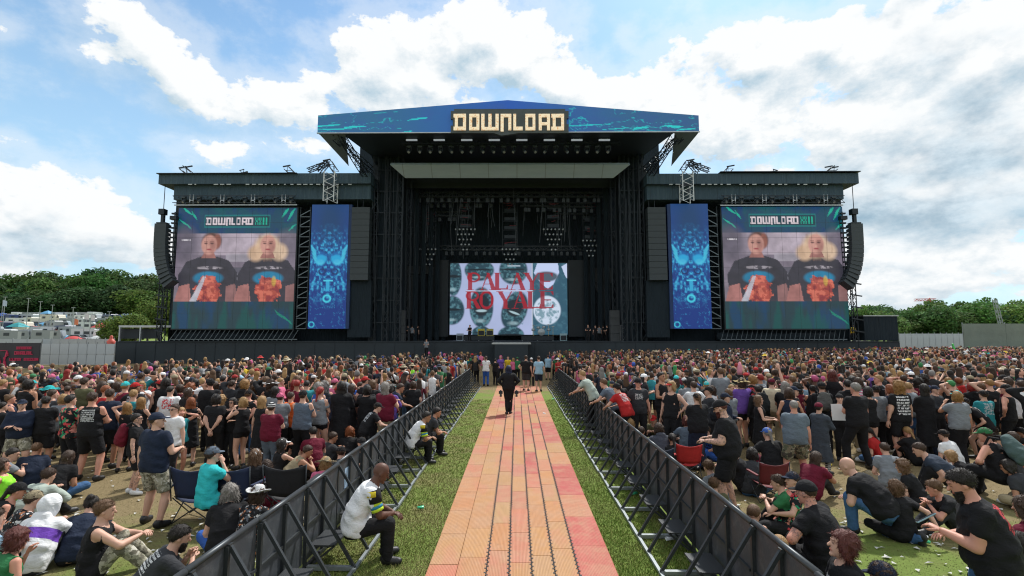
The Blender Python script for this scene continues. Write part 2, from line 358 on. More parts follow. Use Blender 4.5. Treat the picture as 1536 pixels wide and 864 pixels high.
def core(P, j, fat, fem):
    la = .5 + fat * .5; d = torso(P, j, 0, fat, fem)
    for i in 'lr':
        d = smin(d, cap(P, j['sh' + i], j['sh' + i] * .5 + j['el' + i] * .5, np.array([.056, .05]) * la), .035); d = smin(d, cap(P, j['hip' + i], j['kn' + i], np.array([.092, .084, .058]) * la), .03)
    return d
def top_fn(j, sp):
    bo_ = bot_fn(j, sp) if sp.get('bot', 'none') != 'none' else None
    kind = sp['top']; fat = sp.get('fat', 1.0); fem = sp.get('fem', 0.0); la = .5 + fat * .5; seed = sp.get('seed', 0) * 1.7
    off = {'tee': .018, 'tank': .010, 'long': .022, 'coat': .030, 'jacket': .032, 'crop': .008, 'dress': .012, 'vest': .03, 'hoodie': .034}[kind]
    hem = {'tee': -.10, 'tank': -.08, 'long': -.10, 'coat': -.12, 'jacket': -.10, 'crop': .12, 'dress': -.10, 'vest': -.04, 'hoodie': -.10}[kind]
    def f(P):
        d = torso(P, j, off, fat, fem); lim = d + off - .055
        cv = core(P, j, fat, fem) - off * .6
        if bo_ is not None: cv = np.minimum(cv, bo_(P) - .010)
        d = smin(d, np.maximum(cv, lim), .012)
        if kind in ('tee', 'long', 'coat', 'jacket', 'hoodie'):
            lo_, hi_ = (.052, .064) if kind in ('tee',) else (.058, .056)
            if kind in ('jacket', 'coat', 'hoodie'): lo_ += .01; hi_ += .01
            for i in 'lr':
                a, b = j['sh' + i], j['el' + i]; dn = nrm(b - a); t = .62 if kind == 'tee' else 1.1
                c = cap(P, a, a + (b - a) * min(t + .05, 1), [.066 * la, hi_ * la])
                if kind == 'tee': c = np.maximum(c, (P - a) @ dn - t * .29)
                d = smin(d, c, .03)
                if kind != 'tee':
                    e = j['wr' + i]; dn2 = nrm(e - b); d = smin(d, np.maximum(cap(P, b, e, [hi_ * la, .044]), (P - e) @ dn2 - .0), .02)
        elif kind in ('tank', 'dress', 'crop', 'vest'):
            for i in 'lr': d = np.maximum(d, -cap(P, j['sh' + i] + (j['sh' + i] - j['N']) * (.12 if kind != 'vest' else .3), j['sh' + i] - j['U2'] * .03 + (j['sh' + i] - j['N']) * .3, [.058, .062]))
        u = (P - j['P0']) @ j['U1']; d = np.maximum(d, hem - u)
        if kind in ('dress', 'coat'):
            L = .46 if kind == 'dress' else .62
            if sp['legs'] in ('stand', 'wide', 'narrow', 'stoop'):
                s = (P[:, 2] - (j['P0'][2] - L)) / (L + .05); rr = np.interp(s, [0, 1], [.27 if kind == 'coat' else .25, .165]) * fat ** .5
                q = np.sqrt((P[:, 0] / rr) ** 2 + (P[:, 1] / (rr * .8)) ** 2 + 1e-9); sk = (q - 1 - .05 * np.sin(np.arctan2(P[:, 1], P[:, 0]) * 9)) * rr * .8
                sk = np.maximum(sk, np.maximum(j['P0'][2] - L - P[:, 2], P[:, 2] - j['P0'][2] - .04)); d = smin(d, sk, .03)
            else:
                for i in 'lr': d = smin(d, cap(P, j['hip' + i], j['hip' + i] * .3 + j['kn' + i] * .7, [.11, .10]), .05)
        d = np.maximum(d, -cap(P, j['N'] + j['F2'] * .02 + j['U2'] * (.05 if kind in ('tee', 'long', 'coat', 'jacket', 'hoodie') else .03), j['N'] + j['U2'] * .12 + j['F2'] * .03, [.078 if kind != 'tank' else .092, .09]))
        if kind == 'hoodie': d = smin(d, cap(P, j['N'] - j['F2'] * .09 - j['R2'] * .05, j['N'] - j['F2'] * .09 + j['R2'] * .05, [.06, .06]), .03)
        return d + folds(P, .0065 if kind in ('tee', 'tank', 'long', 'dress', 'crop') else .007, seed)
    return f
def bot_fn(j, sp):
    kind = sp['bot']; fat = sp.get('fat', 1.0); fem = sp.get('fem', 0.0); la = .5 + fat * .5; seed = sp.get('seed', 0) * 2.3
    def f(P):
        d = torso(P, j, .012, fat, fem); d = np.minimum(d, np.maximum(core(P, j, fat, fem) - .009, d - .04))
        u = (P - j['P0']) @ j['U1']; d = np.maximum(d, u - .07)
        if kind == 'shorts': rs, t = [.104, .100, .098], .88 if not fem else .50
        elif kind == 'hotpants': rs, t = [.100, .092, .085], .32
        elif kind == 'leggings': rs, t = [.096, .088, .062], 1.2
        else: rs, t = [.102, .094, .074], 1.2
        for i in 'lr':
            a, b = j['hip' + i], j['kn' + i]; L = np.linalg.norm(b - a); dn = nrm(b - a)
            c = cap(P, a, b, np.array(rs) * la)
            if t < 1: c = np.maximum(c, (P - a) @ dn - t * L)
            d = smin(d, c, .025)
            if t > 1:
                e = j['an' + i]; dn2 = nrm(e - b); r2 = [.062, .064, .040] if kind == 'leggings' else [.074, .070, .062]
                d = smin(d, np.maximum(cap(P, b, e, np.array(r2) * la), (P - e) @ dn2 - .02), .02)
        return d + folds(P, .006 if kind != 'leggings' else .001, seed)
    return f
# ---- head, hair, hats: templates in the head's own frame (x right, y forward, z up, centre of the skull)
def f_head(P, grow=0.0):
    d = ell(P, (0, -.012, .025), (.078 + grow, .098 + grow, .096 + grow)); d = smin(d, ell(P, (0, .022, -.045), (.057 + grow, .066 + grow, .078 + grow)), .035)
    return d
def t_head(P):
    d = f_head(P); x = np.abs(P[:, 0]); Q = np.stack([x, P[:, 1], P[:, 2]], 1)
    d = smin(d, cap(Q, A(0, .088, .012), A(0, .112, -.022), [.008, .014]), .012)
    d = smin(d, cap(Q, A(.012, .088, .033), A(.045, .074, .033), [.010, .008]), .012)
    d = -smin(-d, ell(Q, (.031, .099, .010), (.018, .016, .011)), .008)
    d = smin(d, ell(Q, (.031, .077, .010), (.0125, .0125, .0105)), .002)
    d = smin(d, ell(Q, (0, .088, -.056), (.024, .012, .008)), .006); d = smin(d, ell(Q, (0, .078, -.098), (.022, .020, .018)), .02)
    d = smin(d, ell(Q, (.079, -.004, -.006), (.011, .020, .031)), .006)
    return d
def head_cols(V):
    x = np.abs(V[:, 0]); y, z = V[:, 1], V[:, 2]; c = np.ones((len(V), 3), np.float32)
    e = ((x - .031) / .013) ** 2 + ((z - .010) / .008) ** 2 < 1; c[e & (y > .06)] = (.25, .22, .2)
    b = ((x - .033) / .020) ** 2 + ((z - .034) / .005) ** 2 < 1.2; c[b & (y > .05)] = (.4, .33, .28)
    l = (x / .024) ** 2 + ((z + .056) / .009) ** 2 < 1; c[l & (y > .07)] = (.80, .48, .46)
    return c
def wav(P, a=.008, f=60):
    x, y, z = P[:, 0], P[:, 1], P[:, 2]; return a * (np.sin(x * f + 2.1 * np.sin(z * f * .31 + y * 9)) * np.sin(y * f * .8 + 1 + 1.7 * np.sin(x * 23 + z * f * .27)) + .55 * np.sin(z * f * .8 + 2.5 * np.sin(x * f * .5 + y * f * .37)) + .4 * np.sin((x + y + z) * f * 1.7))
def facecut(P, y0=.045, z0=.060): return np.minimum(P[:, 1] * .8 + (.0), P[:, 1] + 9) - y0 - np.maximum(P[:, 2] - z0, 0) * 1.9
def t_hair(kind):
    def f(P):
        g = {'short': .012, 'buzz': .004, 'mid': .022, 'long': .018, 'curly': .034, 'bun': .012, 'tail': .012, 'long2': .018}[kind]
        z = P[:, 2]
        if kind in ('short', 'buzz', 'bun', 'tail'):
            d = f_head(P, g) + (1 - np.interp(z, [-.08, .03], [.15, 1.0])) * (g + .004); d = np.maximum(d, (P[:, 1] - np.interp(z, [-.08, -.02, .02, .055, .085], [-.075, -.035, .012, .045, .16])) * .7); d = np.maximum(d, -.075 - z)
        else:
            d = np.maximum(f_head(P, g), facecut(P, .040)); d = np.maximum(d, -.055 - P[:, 2] - np.maximum(-P[:, 1] - .02, 0) * 1.0)
        if kind in ('long', 'long2', 'curly', 'mid'):
            L = {'long': .34, 'long2': .46, 'curly': .30, 'mid': .15}[kind]; w_ = .085 if kind != 'curly' else .11
            q = loft(P, A(0, -.045, .03), A(0, -.12, -1), A(1, 0, 0), A(0, 1, 0), L, [0, .5, 1], [w_, w_ * 1.12, w_ * .8], [.055, .05, .028]); d = smin(d, q, .03)
            for s in (-1, 1): d = smin(d, cap(P, A(s * .082, .0, .02), A(s * .098, -.01, -L * .55), [.022, .020]), .03)
        if kind == 'bun': d = smin(d, ell(P, (0, -.09, .09), (.05, .045, .045)), .01)
        if kind == 'tail': d = smin(d, cap(P, A(0, -.10, .04), A(0, -.15, -.20), [.03, .022]), .02)
        return d + wav(P, {'curly': .013, 'long': .005, 'long2': .005, 'mid': .007}.get(kind, .003 if kind != 'buzz' else .0008), 62)
    return f
def t_beard(P): return np.maximum(np.maximum(smin(f_head(P, .009), ell(P, (0, .07, -.115), (.04, .035, .04)), .03) + wav(P, .003), P[:, 2] + .050 - np.abs(P[:, 0]) * .25), np.maximum(.028 - P[:, 1], -ell(P, (0, .10, -.056), (.022, .03, .008))))
def t_cap(P):
    d = np.maximum(f_head(P, .014), .030 - P[:, 2] - np.maximum(-P[:, 1], 0) * .12); b = ell(P, (0, .105, .040), (.072, .085, .010)); b = np.maximum(b, .04 - P[:, 1]); return smin(d, b, .008)
def t_bucket(P):
    d = np.maximum(f_head(P, .018), .035 - P[:, 2]); r = np.sqrt(P[:, 0] ** 2 + P[:, 1] ** 2); b = np.maximum(np.abs(P[:, 2] - .045 + (r - .09) * .7) - .006, np.maximum(r - .15, .07 - r)); return smin(d, b, .01)
def t_straw(P):
    r = np.sqrt(P[:, 0] ** 2 + (P[:, 1] + .01) ** 2); d = np.maximum(f_head(P, .022), .03 - P[:, 2]); b = np.maximum(np.abs(P[:, 2] - .045 - .012 * np.sin(np.arctan2(P[:, 1], P[:, 0]) * 3)) - .007, r - .215); return smin(d, b, .01)
def t_cowboy(P):
    r = np.sqrt((P[:, 0] / .85) ** 2 + (P[:, 1] + .01) ** 2); d = np.maximum(f_head(P, .022), .03 - P[:, 2]); d = np.minimum(d, ell(P, (0, -.01, .10), (.075, .095, .055))); d = np.maximum(d, -ell(P, (0, .0, .165), (.022, .08, .025)))
    b = np.maximum(np.abs(P[:, 2] - .045 - (np.abs(P[:, 0]) / .17) ** 2 * .05) - .007, r - .19); return smin(d, b, .01)
def t_beanie(P): return np.maximum(f_head(P, .018), .028 - P[:, 2]) + .002 * np.sin(P[:, 2] * 300)
def t_hood(P): return np.maximum(f_head(P, .04) + wav(P, .004, 30), np.maximum(P[:, 1] - .06, -.13 - P[:, 2]))
def t_glasses(P):
    x = np.abs(P[:, 0]); Q = np.stack([x, P[:, 1], P[:, 2]], 1); d = ell(Q, (.032, .100, .010), (.027, .007, .019)); d = np.minimum(d, cap(Q, A(0, .106, .014), A(.03, .103, .014), [.004, .004])); return np.minimum(d, cap(Q, A(.055, .095, .014), A(.080, 0, .012), [.005, .005]))
TPL = {}
def template(kind, lod):
    key = (kind, lod)
    if key in TPL: return TPL[key]
    hh = (.0115, .020)[lod]; fn = {'head': t_head, 'beard': t_beard, 'cap': t_cap, 'bucket': t_bucket, 'straw': t_straw, 'cowboy': t_cowboy, 'beanie': t_beanie, 'hood': t_hood, 'glasses': t_glasses}.get(kind) or t_hair(kind)
    if kind == 'glasses': hh = .007
    elif kind in ('cap', 'bucket', 'straw', 'cowboy'): hh = (.0115, .017)[lod]
    zl = -.52 if kind in ('long', 'long2', 'curly', 'mid', 'tail') else -.16
    V, F = surface_net(fn, (-.25, -.25, zl), (.25, .25, .19), hh)
    if kind in ('short', 'buzz', 'mid', 'long', 'long2', 'curly', 'bun', 'tail', 'beard') and not (kind == 'buzz' and lod): # loose strands break the outline
        r = np.random.default_rng(len(TPL)); n_ = int((1200, 260)[lod] * (1.6 if kind in ('long', 'long2', 'curly') else 1)); q = F[r.integers(0, len(F), n_)]; c = V[q].mean(1); nf = np.cross(V[q[:, 2]] - V[q[:, 0]], V[q[:, 3]] - V[q[:, 1]]); nf /= np.linalg.norm(nf, axis=1)[:, None] + 1e-9
        L = {'buzz': .008, 'beard': .014, 'short': .022, 'bun': .02, 'tail': .025}.get(kind, .05) * (.5 + r.random((n_, 1))); d = nf * (.55 if kind in ('short', 'beard', 'curly') else .28) + A(0, -.25, -.55 if kind != 'short' else -.2) + r.normal(size=(n_, 3)) * (.38 if kind != 'curly' else .8); d /= np.linalg.norm(d, axis=1)[:, None]
        u = np.cross(d, nf + r.normal(size=(n_, 3)) * .3); u /= np.linalg.norm(u, axis=1)[:, None] + 1e-9; w_ = (.003, .005)[lod]; b_ = len(V); I = np.arange(n_); c = c - nf * .002
        V = np.concatenate([V, c - u * w_, c + u * w_, c + d * L]).astype(np.float32); F = np.concatenate([F, np.stack([I + b_, I + b_ + n_, I + b_ + 2 * n_, I + b_ + 2 * n_], 1)])
    TPL[key] = (V, F); return TPL[key]
def tube(pts, rs, n=6):
    V = []; F = []
    for i, p in enumerate(pts):
        d = nrm(pts[min(i + 1, len(pts) - 1)] - pts[max(i - 1, 0)]); u = A(0, 0, 1) if abs(d[2]) < .9 else A(1, 0, 0); r = nrm(np.cross(d, u)); u = np.cross(r, d)
        V += [p + rs[i] * (math.cos(2 * math.pi * k / n) * r + math.sin(2 * math.pi * k / n) * u) for k in range(n)]
    for i in range(len(pts) - 1): F += [(i * n + k, i * n + (k + 1) % n, (i + 1) * n + (k + 1) % n, (i + 1) * n + k) for k in range(n)]
    V.append(pts[-1] + nrm(pts[-1] - pts[-2]) * rs[-1] * .7); t = len(V) - 1; F += [(t - n + k, t - n + (k + 1) % n, t, t) for k in range(n)]
    return np.array(V, np.float32), F
def hand_mesh(curl, n):             # palm + four fingers of different lengths + a thumb leaving the side of the palm; frame: y to the fingers, z back of the hand, x thumb side
    V, F = tube([A(0, -.03, 0), A(0, 0, 0), A(.002, .04, 0), A(.0, .082, -.002), A(0, .094, -.003)], [.022, .026, .036, .038, .03], 8); V[:, 2] *= .42; Vs, Fs = [V], list(F); b = len(V)
    c = curl
    for x, L, sp_ in ((.030, .070, .05), (.010, .078, .01), (-.010, .073, -.03), (-.029, .056, -.08)):
        a = A(x, .086, 0); p = [a]; ang = .15 + c * .3
        for q in (.42, .32, .26): p.append(p[-1] + L * q * A(sp_, math.cos(ang), -math.sin(ang))); ang += c * .9
        v, f = tube(p, [.0092, .0088, .0080, .0068], n); Vs.append(v); Fs += [tuple(i + b for i in q) for q in f]; b += len(v)
    v, f = tube([A(.024, .018, 0), A(.048, .045, -.010), A(.056 - c * .01, .072, -.018 - c * .01), A(.052 - c * .02, .092, -.026 - c * .012)], [.013, .012, .010, .008], n)
    Vs.append(v); Fs += [tuple(i + b for i in q) for q in f]
    F = np.array([q if len(q) == 4 else (*q, q[-1]) for q in Fs]); return np.concatenate(Vs), F
def f_shoe(P):
    d = cap(P, A(0, -.04, .0), A(0, .14, -.03), [.045, .042, .036]); d = smin(d, cap(P, A(0, -.03, -.03), A(0, .14, -.035), [.042, .046, .042]), .02); d = smin(d, cap(P, A(0, 0, 0), A(0, -.005, .06), [.045, .046]), .02); return np.maximum(np.maximum(d, -.072 - P[:, 2]), P[:, 2] - .055)
SHOE = [surface_net(f_shoe, (-.08, -.13, -.12), (.08, .25, .12), h_) for h_ in (.016, .030)]
PCACHE = {}
def quads_mesh(name, parts, cols=None, smooth=True):
    V = np.concatenate([p[0] for p in parts]); b = 0; Fs = []
    for v, f in parts: Fs.append(np.asarray(f) + b); b += len(v)
    F = np.concatenate(Fs); deg = F[:, 2] == F[:, 3]
    if deg.any(): fl = [tuple(q[:3]) if g else tuple(q) for q, g in zip(F.tolist(), deg)]; return mesh_np(name, V, fl, smooth)
    return mesh_np(name, V, F, smooth)
def person_meshes(sp, lod):
    key = (lod,) + tuple(sorted((k, str(v)) for k, v in sp.items() if k in ('legs', 'lean', 'bend', 'side', 'twist', 'hyaw', 'hpitch', 'hroll', 'arml', 'armr', 'legl', 'legr', 'fat', 'fem', 'top', 'bot', 'seed', 'hair', 'hat', 'beard', 'glasses', 'curl', 'h')))
    if key in PCACHE: return PCACHE[key]
    j = skeleton(sp); fat = sp.get('fat', 1.0); fem = sp.get('fem', 0.0); h = sp.get('h', (.018, .033)[lod])
    pts = np.array([j[k] for k in j if k[:2] in ('P0', 'N', 'hi', 'kn', 'an', 'sh', 'el', 'wr')]); lo, hi = pts.min(0) - .22, pts.max(0) + .24; out = {}; bf = body_fn(j, fat, fem)
    V, F = surface_net(bf, np.maximum(lo, (-9, -9, .015)), hi, h)
    tf = top_fn(j, sp) if sp.get('top', 'none') != 'none' else None; bo = bot_fn(j, sp) if sp.get('bot', 'none') != 'none' else None
    deep = np.zeros(len(V), bool)
    for q in (tf, bo):
        if q is not None: deep |= q(V) < -.004
    F = F[~deep[F].all(1)]; us = np.unique(F); rm = -np.ones(len(V), int); rm[us] = np.arange(len(us)); V, F = V[us], rm[F]
    parts = [(V, F)]; cols = [np.ones((len(V), 3))]
    hv, hf = template('head', lod); parts.append((hv @ j['HM'].T + j['H'], hf)); cols.append(head_cols(hv))
    for i, s in (('l', -1), ('r', 1)):
        cu = sp.get('curl', .55); v, f = hand_mesh(cu, 6 if lod == 0 else 4); y = nrm(j['wr' + i] - j['el' + i]); inw = nrm(A(-s, .15, 0.0) if sp.get('arm' + i) in ('down', 'down2', 'pocket') else A(-s * .25, .1, -1.)); z = -nrm(inw - y * (inw @ y)); x = np.cross(y, z)
        if s < 0: v = v * A(-1, 1, 1); f = f[:, ::-1]; x = -x * -1
        fx = f if s > 0 else np.where((f[:, :1] == f[:, 1:2]), f[:, [2, 3, 0, 1]], f)
        parts.append((v @ np.stack([x, y, z]) + j['wr' + i] + y * .012, fx)); cols.append(np.ones((len(v), 3)))
    me = quads_mesh('body', parts); vattr(me, 'kc', np.concatenate(cols)); out['body'] = me
    if tf is not None:
        V, F = surface_net(tf, lo, hi, h); me = mesh_np('top', V, F); q = V - j['W']; vattr(me, 'tuv', np.stack([q @ j['R2'], q @ j['F2'], q @ j['U2']], 1), 'FLOAT_VECTOR'); out['top'] = me
    if bo is not None:
        hb = hi.copy(); hb[2] = max(j['P0'][2], j['knl'][2], j['knr'][2]) + .2; V, F = surface_net(bo, lo, hb, h * 1.25); out['bot'] = mesh_np('bottoms', V, F)
    def intohead(k): v, f = template(k, lod); return quads_mesh(k, [(v @ j['HM'].T + j['H'], f)])
    for k in ('hair', 'hat'):
        if sp.get(k, 'none') != 'none': out[k] = intohead(sp[k])
    if sp.get('beard'): out['beard'] = intohead('beard')
    if sp.get('glasses'): out['glasses'] = intohead('glasses')
    out['shoes'] = []
    for i in 'lr':
        v, f = SHOE[lod]; y = nrm(j['toe' + i]); sh_ = nrm(j['kn' + i] - j['an' + i]); z = nrm(A(0, 0, 1) - y * y[2]) if abs(y[2]) < .9 else nrm(A(0, -1, .1) - y * (A(0, -1, .1) @ y)); x = np.cross(y, z)
        out['shoes'].append(mesh_np('shoe', v @ np.stack([x, y, z]) + j['an' + i], f))
    out['j'] = j; PCACHE[key] = out; return out
# ---- materials of people: the colour of each garment is the object's own colour
def objmat(name, fn, rough=.85, spec=.25):
    m, k, p = newmat(name); oc = k.n('ShaderNodeTexCoord').outputs['Object']; c = k.n('ShaderNodeObjectInfo').outputs['Color']
    setc(k, p, 'Base Color', fn(k, p, oc, c)); p.inputs['Roughness'].default_value = rough; p.inputs['Specular IOR Level'].default_value = spec; return m
def tuvn(k): return k.n('ShaderNodeAttribute', attribute_name='tuv').outputs[1]
def f_cloth(k, p, oc, c):
    n = k.noise(oc, 9, 4, .6); bump(k, p, k.m('ADD', k.noise(k.v('MULTIPLY', oc, (1, 1, 2.2)), 11, 4, .62, Distortion=1.2) if False else k.noise(k.v('ADD', k.v('MULTIPLY', oc, (1, 1, 2.0)), k.v('MULTIPLY', k.noise(oc, 6, 2, .5, col=True), (.25, .25, .25))), 12, 4, .6), k.m('MULTIPLY', k.noise(oc, 260, 2, .5), .05)), .62, .03)
    return k.mix(n, k.mix(1.0, c, (.78, .78, .78), 'MULTIPLY'), k.mix(1.0, c, (1.15, 1.15, 1.17), 'MULTIPLY'))
def boxmask(k, v, x0, x1, z0, z1, side):
    s = k.n('ShaderNodeSeparateXYZ', {0: v}); g = lambda a, b, lt: k.m('LESS_THAN' if lt else 'GREATER_THAN', a, b)
    m = k.m('MULTIPLY', g(s.outputs[0], x0, False), g(s.outputs[0], x1, True)); m = k.m('MULTIPLY', m, g(s.outputs[2], z0, False)); m = k.m('MULTIPLY', m, g(s.outputs[2], z1, True))
    return k.m('MULTIPLY', m, g(s.outputs[1], 0.0, side < 0))
def f_print(side, box, col, scale=1.0, mode='text'):
    def f(k, p, oc, c):
        base = f_cloth(k, p, oc, c); v = tuvn(k); m = boxmask(k, v, *box, side)
        if mode == 'text':
            s = k.n('ShaderNodeSeparateXYZ', {0: v}); rows = k.m('GREATER_THAN', k.m('FRACT', k.m('MULTIPLY', s.outputs[2], 28 / scale)), .38)
            wn = k.n('ShaderNodeTexNoise', {'Vector': k.v('MULTIPLY', v, (80 / scale, 0, 28 / scale)), 'Scale': 1.0, 'Detail': 1.0}).outputs[0]
            m = k.m('MULTIPLY', m, k.m('MULTIPLY', rows, k.m('GREATER_THAN', wn, .46)))
        else:
            wn = k.noise(k.v('MULTIPLY', v, (1, 0, 1)), 26 / scale, 5, .7); m = k.m('MULTIPLY', m, k.m('GREATER_THAN', wn, .5))
        return k.mix(m, base, col)
    return f
def f_pat(cols, scale, th=(.42, .5, .58), useobj=False):
    def f(k, p, oc, c):
        f_cloth(k, p, oc, c); n = k.noise(oc, scale, 4, .55, col=True); s = k.n('ShaderNodeSeparateXYZ', {0: n}); out = c if useobj else cols[0]
        out = k.mix(k.m('GREATER_THAN', s.outputs[0], th[2]), out, cols[1]); out = k.mix(k.m('GREATER_THAN', s.outputs[1], th[2]), out, cols[2]); return k.mix(k.m('GREATER_THAN', s.outputs[2], th[2]), out, cols[3])
    return f
objmat('cloth', f_cloth)
objmat('cloth_backprint', f_print(-1, (-.12, .12, .06, .30), (.55, .56, .57)))
objmat('cloth_backart', f_print(-1, (-.12, .12, .02, .30), (.40, .42, .45), 1.2, 'art'))
objmat('cloth_redart', f_print(-1, (-.13, .13, .06, .30), (.55, .06, .07), 1.5, 'art'))
objmat('cloth_frontprint', f_print(1, (-.10, .10, .10, .24), (.50, .50, .50), 1.0, 'art'))
objmat('camo', f_pat([(.20, .17, .11), (.30, .27, .20), (.10, .11, .065), (.06, .05, .04)], 13, (.4, .5, .54)))
objmat('camo_pale', f_pat([(.34, .32, .25), (.48, .46, .40), (.22, .21, .15), (.13, .12, .09)], 13, (.4, .5, .54)))
objmat('floral', f_pat([(.012, .016, .018), (.50, .05, .06), (.03, .30, .15), (.65, .25, .20)], 10, (.4, .5, .58)))
objmat('patterned', f_pat([(.012, .012, .014), (.6, .6, .6), (.5, .2, .1), (.10, .11, .13)], 16, (.4, .5, .59)))
objmat('patches', f_print(-1, (-.15, .15, -.10, .30), (.60, .60, .62), 1.7, 'text'))
def f_plaid(k, p, oc, c):
    base = f_cloth(k, p, oc, c); s = k.n('ShaderNodeSeparateXYZ', {0: oc}); a = k.m('GREATER_THAN', k.m('FRACT', k.m('MULTIPLY', s.outputs[2], 13)), .5); b = k.m('GREATER_THAN', k.m('FRACT', k.m('MULTIPLY', s.outputs[0], 13)), .5)
    return k.mix(k.m('MULTIPLY', k.m('ADD', a, b), .45), base, (.015, .012, .012))
objmat('plaid', f_plaid)
def f_stripe(k, p, oc, c):
    base = f_cloth(k, p, oc, c); s = k.n('ShaderNodeSeparateXYZ', {0: oc}); return k.mix(k.m('GREATER_THAN', k.m('FRACT', k.m('MULTIPLY', s.outputs[2], 22)), .55), base, (.6, .6, .6))
objmat('striped', f_stripe)
def f_band(k, p, oc, c):            # white windbreaker with a broad purple band
    base = f_cloth(k, p, oc, c); s = k.n('ShaderNodeSeparateXYZ', {0: tuvn(k)}); m = k.m('MULTIPLY', k.m('GREATER_THAN', s.outputs[2], .06), k.m('LESS_THAN', s.outputs[2], .19)); return k.mix(m, base, (.16, .06, .42))
objmat('banded', f_band)
def f_skin(k, p, oc, c):
    n = k.noise(oc, 22, 4, .6); bump(k, p, k.noise(oc, 90, 3, .5), .12, .005); a = k.n('ShaderNodeAttribute', attribute_name='kc').outputs[0]
    c2 = k.mix(1.0, c, a, 'MULTIPLY'); return k.mix(k.m('MULTIPLY', n, .5), c2, k.mix(1.0, c2, (1.0, .72, .66), 'MULTIPLY'))
objmat('skin', f_skin, .55, .4)
def f_tattoo(k, p, oc, c):
    b = f_skin(k, p, oc, c); n = k.noise(oc, 30, 4, .7); return k.mix(k.m('MULTIPLY', k.step(n, .52, .56), .55), b, (.05, .06, .08))
objmat('tattooed_skin', f_tattoo, .55, .4)
def f_hair(k, p, oc, c):
    n = k.noise(k.v('MULTIPLY', oc, (1, 1, .15)), 110, 3, .6); bump(k, p, n, .8, .012); return k.mix(n, k.mix(1.0, c, (.45, .42, .4), 'MULTIPLY'), k.mix(1.0, c, (1.5, 1.45, 1.4), 'MULTIPLY'))
objmat('hair', f_hair, .55, .4)
objmat('fur', f_hair, .8, .3)
def f_straw(k, p, oc, c): bump(k, p, k.n('ShaderNodeTexWave', {'Vector': oc, 'Scale': 60.0, 'Distortion': 2.0}).outputs[0], .6, .01); return c
objmat('woven', f_straw, .8)
objmat('leather', lambda k, p, oc, c: (bump(k, p, k.noise(oc, 50, 3, .6), .3, .01), c)[1], .5, .5)
objmat('gloss', lambda k, p, oc, c: c, .12, .6)
SKINS = {'pale': (.56, .35, .26), 'pink': (.56, .29, .21), 'tan': (.40, .21, .13), 'brown': (.10, .045, .028), 'olive': (.32, .18, .11)}
HAIRS = {'brown': (.045, .024, .014), 'dark': (.014, .010, .008), 'blond': (.34, .21, .09), 'ginger': (.22, .065, .02), 'red': (.25, .02, .015), 'grey': (.22, .21, .2), 'lightbrown': (.12, .065, .032), 'gold': (.26, .14, .045), 'pinkdye': (.45, .08, .2), 'bluedye': (.03, .08, .35), 'greendye': (.04, .25, .08), 'auburn': (.09, .02, .015)}
COLS = {'black': (.011, .011, .013), 'charcoal': (.035, .037, .042), 'navy': (.014, .022, .045), 'white': (.72, .73, .74), 'grey': (.20, .22, .24), 'slate': (.10, .13, .17), 'maroon': (.13, .008, .025), 'red': (.42, .02, .02), 'purple': (.14, .07, .32), 'teal': (.02, .22, .25), 'turquoise': (.03, .48, .50), 'green': (.03, .16, .06), 'olive': (.10, .10, .05), 'khaki': (.30, .25, .16), 'brown': (.07, .045, .03), 'pink': (.62, .14, .25), 'yellow': (.70, .50, .03), 'orange': (.65, .13, .03), 'blue': (.03, .10, .38), 'denim': (.05, .12, .25), 'sage': (.36, .42, .37), 'neon': (.30, .85, .05), 'cream': (.60, .53, .38), 'skyblue': (.28, .45, .58), 'bark': (.055, .045, .03)}
TOPN = {'tee': 't_shirt', 'tank': 'vest_top', 'long': 'long_sleeved_top', 'coat': 'coat', 'jacket': 'jacket', 'crop': 'crop_top', 'dress': 'dress', 'vest': 'waistcoat', 'hoodie': 'hoodie'}
BOTN = {'shorts': 'shorts', 'hotpants': 'shorts', 'trousers': 'trousers', 'leggings': 'leggings'}
HATN = {'cap': 'cap', 'bucket': 'bucket_hat', 'straw': 'straw_hat', 'cowboy': 'cowboy_hat', 'beanie': 'beanie', 'hood': 'hood'}
def col(c, t=COLS): return t[c] if isinstance(c, str) else c
def make_person(sp, loc, yaw, H=1.75, lod=0, label='', group=None, cat='person'):
    ms = person_meshes(sp, lod); s = H / 1.75
    root = empty('person', label, cat, loc, yaw, group); root.scale = (s, s, s)
    sk = col(sp.get('skin', 'pale'), SKINS); link('body', ms['body'], MATS['tattooed_skin' if sp.get('tattoo') else 'skin'], root, col=sk)
    if 'top' in ms: link(TOPN[sp['top']], ms['top'], MATS[sp.get('tmat', 'cloth')], root, col=col(sp.get('tcol', 'black')))
    if 'bot' in ms: link(BOTN[sp['bot']], ms['bot'], MATS[sp.get('bmat', 'cloth')], root, col=col(sp.get('bcol', 'black')))
    hc = col(sp.get('hcol', 'brown'), HAIRS)
    if 'hair' in ms: link('hair', ms['hair'], MATS['hair'], root, col=hc)
    if 'beard' in ms: link('beard', ms['beard'], MATS['hair'], root, col=hc)
    if 'glasses' in ms: link('sunglasses', ms['glasses'], MATS['gloss'], root, col=(.008, .008, .01))
    if 'hat' in ms: link(HATN[sp['hat']], ms['hat'], MATS[sp.get('hmat', 'woven' if sp['hat'] in ('straw', 'cowboy') else 'cloth')], root, col=col(sp.get('hatcol', 'black')))
    if not sp.get('noshoes'):
        for me in ms['shoes']: link('shoe', me, MATS['leather'], root, col=col(sp.get('scol', 'black')))
    return root
